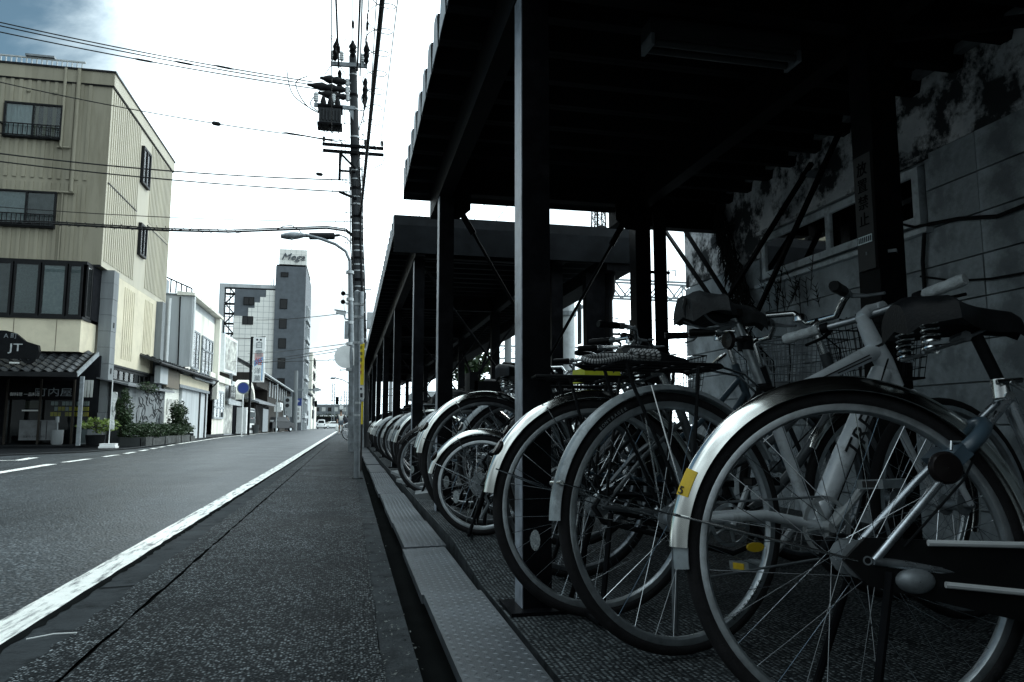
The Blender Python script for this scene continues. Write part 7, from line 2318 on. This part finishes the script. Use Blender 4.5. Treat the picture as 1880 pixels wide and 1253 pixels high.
# ---------------------------------------------------------------- far end of the street
fp = thing("concrete_pole", "pale concrete pole standing at the tower's foot", "utility pole", (-6.55, 95, 0))
MB().tube([(0, 0, -0.1), (-0.05, 0, 7.4)], [0.30, 0.24], 14).build("shaft", "concrete", fp, True)
MB().beam((0, 0, 5.05), (3.0, 0, 5.05), 0.18, 0.22).build("arm", "galv", fp)
MB().box(0.9, 1.5, -0.1, 0.1, 4.8, 5.35).box(2.2, 2.75, -0.1, 0.1, 4.85, 5.3).build("arm_plate", "galv_light", fp)
vd = thing("railway_bridge", "dark railway embankment bridge closing the end of the street", "bridge", (0, 0, 0))
MB().box(-9.5, 9, 190, 196, 1.55, 3.0).build("deck", "trim", vd)
MB().box(-9.5, -8.6, 189.5, 196.5, 0, 1.549).box(-0.6, 9, 189.5, 196.5, 0, 1.549).build("abutment", "concrete_dark", vd)
MB().box(-8.6, -0.6, 205, 206, 0, 2.8).build("retaining_wall", "concrete", vd)
for k in range(12):
    MB().box(-9.4 + k * 1.5, -9.3 + k * 1.5, 189.9, 190.0, 3.0, 3.9).build("parapet_post", "galv", vd)
leaves("embankment_growth", vd, (-4.5, 189.2, 3.1), 4.2, 0.6, 0.55, 500, 0.16, "leaf", 91)
tn_ = thing("train", "grey commuter train crossing on the railway bridge", "train", (0, 0, 0))
for k in range(2):
    x0 = -8.7 + k * 6.6
    ca_ = MB().box(x0, x0 + 6.4, 191.5, 194.3, 3.15, 5.9).build("carriage", "galv", tn_)
    for j in range(4):
        MB().box(x0 + 0.4 + j * 1.5, x0 + 1.3 + j * 1.5, 191.44, 191.49, 4.2, 5.2).build("window", "cloth" if (j + k) % 2 else "dark_pane", ca_)
random.seed(55)
for (px_, Y, h0, nm) in ((-10.2, 185, 9.6, "first"), (-3.95, 186, 11.0, "second"), (-1.0, 182, 9.0, "third")):
    lt = thing("railway_mast", {"first": "left lattice railway mast above the bridge", "second": "middle lattice railway mast, tallest above the bridge", "third": "slim railway mast nearest the utility pole"}[nm], "mast", (px_, Y, 0))
    for (dx, dy) in ((-0.3, -0.3), (0.3, -0.3), (0.3, 0.3), (-0.3, 0.3)):
        MB().beam((dx, dy, 0), (dx * 0.9, dy * 0.9, h0), 0.13, 0.13).build("leg", "galv", lt)
    br_ = MB()
    n_ = int(h0 / 0.6)
    for k in range(n_):
        s = 1 if k % 2 else -1
        br_.beam((-0.3 * s, -0.3, k * 0.6), (0.3 * s, -0.3, k * 0.6 + 0.6), 0.07, 0.07)
        br_.beam((-0.3, 0.3 * s, k * 0.6), (-0.3, -0.3 * s, k * 0.6 + 0.6), 0.07, 0.07)
    stuff(br_.build("lacing", "galv", lt))
gn = thing("railway_gantry", "light lattice gantry beam spanning the tracks between the masts", "gantry", (0, 185.5, 0))
g_ = MB()
for z in (6.7, 7.6):
    g_.beam((-13.5, 0, z), (6, 0, z), 0.10, 0.10)
for k in range(20):
    g_.beam((-13.5 + k, 0, 6.7 if k % 2 else 7.6), (-12.5 + k, 0, 7.6 if k % 2 else 6.7), 0.06, 0.06)
g_.build("truss", "galv", gn)
for k in range(5):
    MB().tube([(-11 + k * 2.6, 0, 6.7), (-11 + k * 2.6, 0, 5.9), (-10.4 + k * 2.6, 0, 5.8)], 0.05, 6).build("hanger", "galv", gn)
for k, (Y, z) in enumerate(((184, 8.4), (185, 5.7), (187, 6.2), (188, 9.2))):
    wire((-30, Y, z), (40, Y, z + 0.3), 0.5, 0.03, ("upper middle", "lowest", "lower middle", "highest")[k] + " catenary wire over the railway bridge", "railway catenary wires", n=12)
for k, (px_, py_, Y, l) in enumerate(((580, 742, 150, "three lamp traffic signal hanging at the far left of the crossing"), (621, 735, 120, "traffic signal with a white plate near the walking person"))):
    t = thing("traffic_signal", l, "traffic signal", (0, 0, 0))
    p = Vector((-6.485, 150.000, 4.856)) if k == 0 else Vector((-1.949, 120.000, 4.541))
    MB().box(p.x - 0.25, p.x + 0.25, p.y - 0.1, p.y + 0.1, p.z - 0.6, p.z + 0.6).build("housing", "black", t)
    for j in range(3):
        MB().lathe([(0.16, -0.13), (0.18, 0.0), (0.001, 0.0)], (p.x, p.y - 0.101, p.z + 0.38 - j * 0.38), "y", 12).build("visor", "blacksteel", t)
    MB().tube([(p.x + (0.6 if k else -0.4), p.y + 0.15, 0), (p.x + (0.6 if k else -0.4), p.y + 0.15, p.z + 0.8)], 0.09, 8).beam((p.x, p.y + 0.15, p.z + 0.3), (p.x + (0.6 if k else -0.4), p.y + 0.15, p.z + 0.3), 0.06, 0.06).build("post", "galv_light", t)
    if k:
        MB().box(p.x + 0.4, p.x + 1.0, p.y, p.y + 0.05, p.z - 1.3, p.z - 0.75).build("plate", "white", t)
fl2 = thing("street_lamp", "small distant street lamp arm above the bridge", "street lamp", (0, 0, 0))
q = [Vector(v) for v in ((-1.526, 60.000, 4.333), (-1.191, 60.000, 4.381), (-0.554, 60.000, 4.216), (-0.124, 60.000, 3.961), (0.011, 60.000, 3.616))]
MB().tube(q, [0.09, 0.05, 0.04, 0.04, 0.04], 8).tube([q[-1], (q[-1].x + 0.1, 60, 0)], 0.06, 8).build("arm", "galv", fl2, True)
MB().tube([q[0] + Vector((-0.02, 0, 0)), q[0] + Vector((0.35, 0, 0.0))], [0.10, 0.07], 8).build("lamp_head", "galv", fl2, True)
# a bicycle left on the footway behind the posts
o = dup(kinds[1])
o.location, o.rotation_euler = (0.02, 30.5, 0.01), (0, 0, rad(25))
o["label"], o["group"] = "lone dark bicycle left on the footway behind the lamp post", "bicycle on the footway"


# ---------------------------------------------------------------- people
def person(label, loc, rz, H, pose, top, legs, hair="hair", shorts=False, bag=None):
    """One skinned body with clothing grown over it; pose gives the joints in metres for a 1.7 m figure."""
    root = thing("person", label, "person", loc, rz)
    k = H / 1.7

    def grow(name, pts, edges, rads, m, par=root):
        me = bpy.data.meshes.new(name)
        me.from_pydata([tuple(c * k for c in p) for p in pts], edges, [])
        o = put(name, me, par)
        s = o.modifiers.new("skin", "SKIN")
        lay = me.skin_vertices[0].data if me.skin_vertices else None
        if lay is None:
            me.attributes.new("x", "FLOAT", "POINT")
        for i, r in enumerate(rads):
            me.skin_vertices[0].data[i].radius = (r * k, r * k) if not isinstance(r, tuple) else (r[0] * k, r[1] * k)
        me.skin_vertices[0].data[0].use_root = True
        s.use_smooth_shade = True
        u = o.modifiers.new("sub", "SUBSURF")
        u.levels = u.render_levels = 2
        dg = bpy.context.evaluated_depsgraph_get()
        ev_ = bpy.data.meshes.new_from_object(o.evaluated_get(dg))
        ev_.materials.clear()
        ev_.materials.append(M[m])
        o.modifiers.clear()
        o.data = ev_
        return o
    J = pose
    pts = [J["pel"], J["chest"], J["neck"], J["head"], J["crown"], J["lsh"], J["lel"], J["lwr"], J["rsh"], J["rel"], J["rwr"], J["lhip"], J["lkn"], J["lan"], J["ltoe"], J["rhip"], J["rkn"], J["ran"], J["rtoe"]]
    ed = [(0, 1), (1, 2), (2, 3), (3, 4), (1, 5), (5, 6), (6, 7), (1, 8), (8, 9), (9, 10), (0, 11), (11, 12), (12, 13), (13, 14), (0, 15), (15, 16), (16, 17), (17, 18)]
    rd = [0.13, 0.13, 0.055, 0.085, 0.075, 0.06, 0.042, 0.032, 0.06, 0.042, 0.032, 0.095, 0.06, 0.04, 0.032, 0.095, 0.06, 0.04, 0.032]
    body = grow("body", pts, ed, rd, "skin")
    # five fingers and thumb per hand
    for s, w, e in (("l", J["lwr"], J["lel"]), ("r", J["rwr"], J["rel"])):
        d = (Vector(w) - Vector(e)).normalized()
        fm = MB()
        base = Vector(w) * k
        fm.tube([base, base + d * 0.05 * k, base + d * 0.09 * k], [0.03 * k, 0.036 * k, 0.030 * k], 8)
        for f in range(4):
            st_ = base + d * 0.085 * k + Vector((-0.024 + f * 0.016, 0, 0)) * k
            L = (0.065, 0.075, 0.07, 0.055)[f] * k
            fm.tube([st_, st_ + d * L * 0.5 + Vector((0, -0.006, 0)), st_ + d * L + Vector((0, -0.02, 0))], [0.0085 * k, 0.008 * k, 0.006 * k], 6)
        fm.tube([base + d * 0.03 * k, base + d * 0.06 * k + Vector((-0.045, -0.01, 0)) * k, base + d * 0.09 * k + Vector((-0.05, -0.02, 0)) * k], [0.011 * k, 0.010 * k, 0.007 * k], 6)
        fm.build("hand", "skin", root, True)
    shp = [J["pel"], J["chest"], tuple(a * 0.5 + b * 0.5 for a, b in zip(J["chest"], J["neck"])), J["lsh"], J["rsh"]]
    grow("shirt", [tuple(c + (0 if i != 2 else -0.04) for i, c in enumerate(J["pel"])), J["chest"], shp[2], J["lsh"], J["rsh"]], [(0, 1), (1, 2), (1, 3), (1, 4)], [0.155, 0.155, 0.10, 0.07, 0.07], top)
    def mid_(a, b, t):
        return tuple(x * (1 - t) + y * t for x, y in zip(a, b))
    e_ = 0.75 if shorts else 1.0
    lp_ = [J["pel"], J["lhip"], mid_(J["lhip"], J["lkn"], e_), J["rhip"], mid_(J["rhip"], J["rkn"], e_)]
    le_ = [(0, 1), (1, 2), (0, 3), (3, 4)]
    lr = [0.15, 0.118, 0.098, 0.118, 0.098]
    if not shorts:
        lp_ += [mid_(J["lkn"], J["lan"], 0.95), mid_(J["rkn"], J["ran"], 0.95)]
        le_ += [(2, 5), (4, 6)]
        lr[2] = lr[4] = 0.08
        lr += [0.062, 0.062]
    grow("shorts" if shorts else "trousers", lp_, le_, lr, legs)
    hd_ = Vector(J["head"]) * k
    MB().lathe([(0.001, 0.125 * k), (0.06 * k, 0.115 * k), (0.10 * k, 0.06 * k), (0.108 * k, 0.0), (0.095 * k, -0.03 * k), (0.09 * k, 0.0), (0.001, 0.10 * k)], hd_ + Vector((0, 0.015, 0.035)) * k, n=18).build("hair", hair, root, True)
    fc = MB().tube([hd_ + Vector((0, -0.085, 0.01)) * k, hd_ + Vector((0, -0.112, -0.015)) * k], [0.010 * k, 0.014 * k], 8)
    for s in (-1, 1):
        fc.lathe([(0.001, 0.02 * k), (0.016 * k, 0.0), (0.001, -0.02 * k)], hd_ + Vector((s * 0.09, 0.0, 0)) * k, n=8)
    fc.build("face_feature", "skin", root, True)
    ey = MB()
    for s in (-1, 1):
        ey.lathe([(0.001, 0.011 * k), (0.012 * k, 0.0), (0.001, -0.011 * k)], hd_ + Vector((s * 0.033, -0.082, 0.02)) * k, n=8)
    ey.build("eye", "ink", root, True)
    sh_ = MB()
    for a, b in ((J["lan"], J["ltoe"]), (J["ran"], J["rtoe"])):
        a, b = Vector(a) * k, Vector(b) * k
        sh_.tube([a + Vector((0, 0.05 * k, -0.055 * k)), a + Vector((0, 0, -0.045 * k)), b + Vector((0, 0, -0.005 * k))], [0.04 * k, 0.05 * k, 0.038 * k], 10)
    sh_.build("shoe", "cloth" if shorts else "black", root, True)
    return root


walk = dict(pel=(0, 0, 0.93), chest=(0, -0.01, 1.22), neck=(0, -0.02, 1.43), head=(0, -0.04, 1.57), crown=(0, -0.03, 1.65), lsh=(0.18, 0, 1.37), lel=(0.25, 0.08, 1.10), lwr=(0.24, 0.0, 0.86), rsh=(-0.18, 0, 1.37), rel=(-0.26, 0.02, 1.10), rwr=(-0.25, -0.12, 0.88), lhip=(0.09, 0, 0.88), lkn=(0.10, -0.10, 0.48), lan=(0.10, 0.0, 0.09), ltoe=(0.10, -0.16, 0.035), rhip=(-0.09, 0, 0.88), rkn=(-0.09, -0.04, 0.49), ran=(-0.09, 0.22, 0.13), rtoe=(-0.09, 0.08, 0.04))
person("person in pale vest top and grey shorts walking towards the camera on the footway", (-0.60, 55.5, 0.01), 0.1, 1.72, walk, "cloth", "denim", shorts=True)
sa = thing("jacket", "black jacket carried over the walking person's arm", "jacket", (-0.60, 55.5, 0.01))
MB().tube([(0.20, -0.02, 1.30), (0.36, 0.0, 1.05), (0.44, 0.02, 0.75), (0.38, 0.0, 0.45)], [0.08, 0.17, 0.16, 0.05], 10).tube([(-0.20, 0.0, 1.35), (-0.30, 0.0, 1.05), (-0.27, -0.02, 0.75)], [0.07, 0.085, 0.05], 10).build("cloth", "navy", sa, True)
tag(MB().tube([(-0.86, 55.38, 0.86), (-0.87, 55.36, 0.6)], 0.006, 5).tube([(-0.87, 55.36, 0.62), (-0.87, 55.36, 0.5), (-0.86, 55.36, 0.25), (-0.86, 55.36, 0.2)], [0.04, 0.11, 0.12, 0.06], 10).build("carrier_bag", "cloth", None, True), "pale carrier bag held in the walking person's hand", "bag")
stand = dict(walk, lkn=(0.10, -0.02, 0.48), lan=(0.11, 0.02, 0.09), ltoe=(0.12, -0.14, 0.035), rkn=(-0.10, -0.02, 0.48), ran=(-0.11, 0.02, 0.09), rtoe=(-0.12, -0.14, 0.035))
person("person in dark clothes standing at the left kerb beside the parked car", (-6.55, 82.5, 0), rad(150), 1.68, stand, "navy", "navy")

# ---------------------------------------------------------------- railway land seen under the sheds
lt = thing("lattice_tower", "slender lattice radio tower showing between the two shed roofs", "tower", (24.5, 70, 0))
H_ = 26.0
for (dx, dy) in ((-1, -1), (1, -1), (1, 1), (-1, 1)):
    MB().beam((dx * 1.25, dy * 1.25, 0), (dx * 0.42, dy * 0.42, H_), 0.10, 0.10).build("leg", "trim", lt)
lc = MB()
for k in range(26):
    w0, w1 = 1.25 - 0.83 * k / 26, 1.25 - 0.83 * (k + 1) / 26
    for (a, b) in (((-1, -1), (1, -1)), ((1, -1), (1, 1)), ((1, 1), (-1, 1)), ((-1, 1), (-1, -1))):
        lc.beam((a[0] * w0, a[1] * w0, k), (b[0] * w1, b[1] * w1, k + 1), 0.05, 0.05)
        lc.beam((b[0] * w0, b[1] * w0, k), (a[0] * w1, a[1] * w1, k + 1), 0.05, 0.05)
        lc.beam((a[0] * w0, a[1] * w0, k), (b[0] * w0, b[1] * w0, k), 0.05, 0.05)
stuff(lc.build("lacing", "trim", lt))
MB().lathe([(0.001, -0.3), (0.5, -0.25), (0.55, 0.0), (0.001, 0.05)], (0.0, -0.8, 20.3), "y", 18).build("dish_aerial", "trim", lt)
MB().tube([(-0.3, -0.4, 5), (-0.2, -0.3, 24)], 0.12, 8).build("cable_ladder", "trim", lt)
for gi, (Y, x0, x1, z0, z1, lab) in enumerate(((35.0, 7.5, 21.0, 7.10, 7.95, "nearer railway gantry truss behind the sheds"), (75.0, 4.0, 34.0, 7.6, 8.9, "farther railway gantry truss behind the sheds"))):
    gt = thing("railway_gantry", lab, "gantry", (0, Y, 0))
    g_ = MB()
    for z in (z0, z1):
        for dy in (-0.35, 0.35):
            g_.beam((x0, dy, z), (x1, dy, z), 0.09, 0.09)
    st_ = (x1 - x0) / 10
    for k in range(10):
        for dy in (-0.35, 0.35):
            g_.beam((x0 + k * st_, dy, z1), (x0 + (k + 0.5) * st_, dy, z0), 0.06, 0.06)
            g_.beam((x0 + (k + 1) * st_, dy, z1), (x0 + (k + 0.5) * st_, dy, z0), 0.06, 0.06)
            g_.beam((x0 + k * st_, dy, z1), (x0 + k * st_, dy, z0), 0.05, 0.05)
    g_.build("truss", "galv", gt)
    for xx in (x0, x1):
        MB().tube([(xx, 0, 0), (xx, 0, z1 + 1.2)], [0.19, 0.15], 14).build("column", "concrete", gt, True)
    for k in range(4):
        xx = x0 + (x1 - x0) * (k + 0.5) / 4
        MB().tube([(xx, 0, z0), (xx, 0, z0 - 1.0), (xx + 0.7, 0, z0 - 1.1)], 0.03, 6).tube([(xx + 0.1, 0, z1), (xx + 0.1, 0, z1 + 0.7), (xx + 0.5, 0, z1 + 0.7), (xx + 0.5, 0, z1 + 0.4)], 0.03, 6).build("hanger", "galv", gt)
cpz = thing("concrete_pole", "pale concrete pole seen between the sheds' braces", "utility pole", (0, 0, 0))
p = Vector((4.843, 16.000, 2.351))
MB().tube([(p.x, 16, 0), (p.x, 16, 5.0)], [0.16, 0.135], 14).build("shaft", "galv_light", cpz, True)
MB().lathe([(0.15, -0.05), (0.19, -0.05), (0.19, 0.05), (0.15, 0.05)], (p.x, 16, Vector((4.850, 16.000, 3.142)).z), n=14, closed=True).beam((p.x, 16, Vector((4.850, 16.000, 3.142)).z), Vector((5.390, 16.000, 3.427)), 0.08, 0.08).build("arm", "galv", cpz)
for k, (a, b, s) in enumerate((((1.625, 40.000, 2.979), (22.621, 36.000, 6.007), 0.4), ((1.634, 40.000, 2.512), (22.597, 36.000, 5.464), 0.3), ((1.641, 40.000, 2.163), (22.567, 36.000, 4.803), 0.2), ((2.474, 60.000, 2.334), (37.577, 60.000, 6.856), 0.3), ((6.289, 40.000, 11.632), (6.601, 30.000, 11.881), 0.0), ((7.319, 40.000, 11.376), (7.449, 30.000, 11.458), 0.0))):
    wire(a, b, s, 0.018, ("highest level", "second level", "third level", "lowest level", "left slanting", "right slanting")[k] + " railway wire seen beneath and between the sheds", "railway overhead wires", n=14)
# chain link fence along the railway
fe = thing("railway_fence", "low wire fence with barbed strand behind the bicycles", "fence", (0, 0, 0))
for k in range(14):
    yy = 7.0 + k * 2.0
    MB().tube([(4.1, yy, 0.0), (4.1, yy, 1.55), (3.95, yy, 1.72)], 0.022, 8).build("fence_post", "trim", fe)
fm = MB()
for k in range(90):
    y0 = 7.0 + k * 0.3
    for s in (-1, 1):
        fm.tube([(4.1, y0, 0.05 if s > 0 else 1.3), (4.1, y0 + 1.25, 1.3 if s > 0 else 0.05)], 0.003, 4, caps=False)
for z in (0.05, 0.7, 1.3, 1.6):
    fm.tube([(4.1, 7.0, z), (4.1, 33, z)], 0.006, 5)
stuff(fm.build("mesh_wire", "trim", fe))
sh5 = thing("station_shed", "low pale station shed beyond the railway fence", "building", (0, 0, 0))
MB().box(5, 18, 52, 60, 0.0, 2.6).build("wall", "concrete_dark", sh5)
MB().box(4.5, 18.5, 51.5, 60.5, 2.6, 3.0).build("roof", "galv_light", sh5)
t = thing("tree", "dark leafy tree crown showing under the second shed roof", "tree", (0, 0, 0))
c = Vector((3.714, 24.000, 2.639))
leaves("crown", t, c, 0.85, 0.8, 0.85, 1500, 0.11, "leaf", 101)
MB().tube([(c.x - 0.1, 24, 0), (c.x, 24, c.z - 0.4), (c.x + 0.2, 24, c.z + 0.3)], [0.12, 0.08, 0.03], 8).build("trunk", "trunk", t, True)
for k, (px_, l) in enumerate(((1122, "steel angle post with sloping wires behind the handlebars"),)):
    o = thing("angle_post", l, "post", (0, 0, 0))
    a = Vector((3.775, 9.500, 2.055)); b = Vector((3.876, 9.500, 1.511))
    MB().beam((a.x, 9.5, 0.05), a, 0.03, 0.03).build("post", "trim", o)
    MB().tube([a, Vector((3.391, 9.500, 1.862))], 0.006, 5).tube([Vector((3.588, 9.500, 1.867)), Vector((4.320, 9.500, 2.133))], 0.006, 5).build("stay", "trim", o)
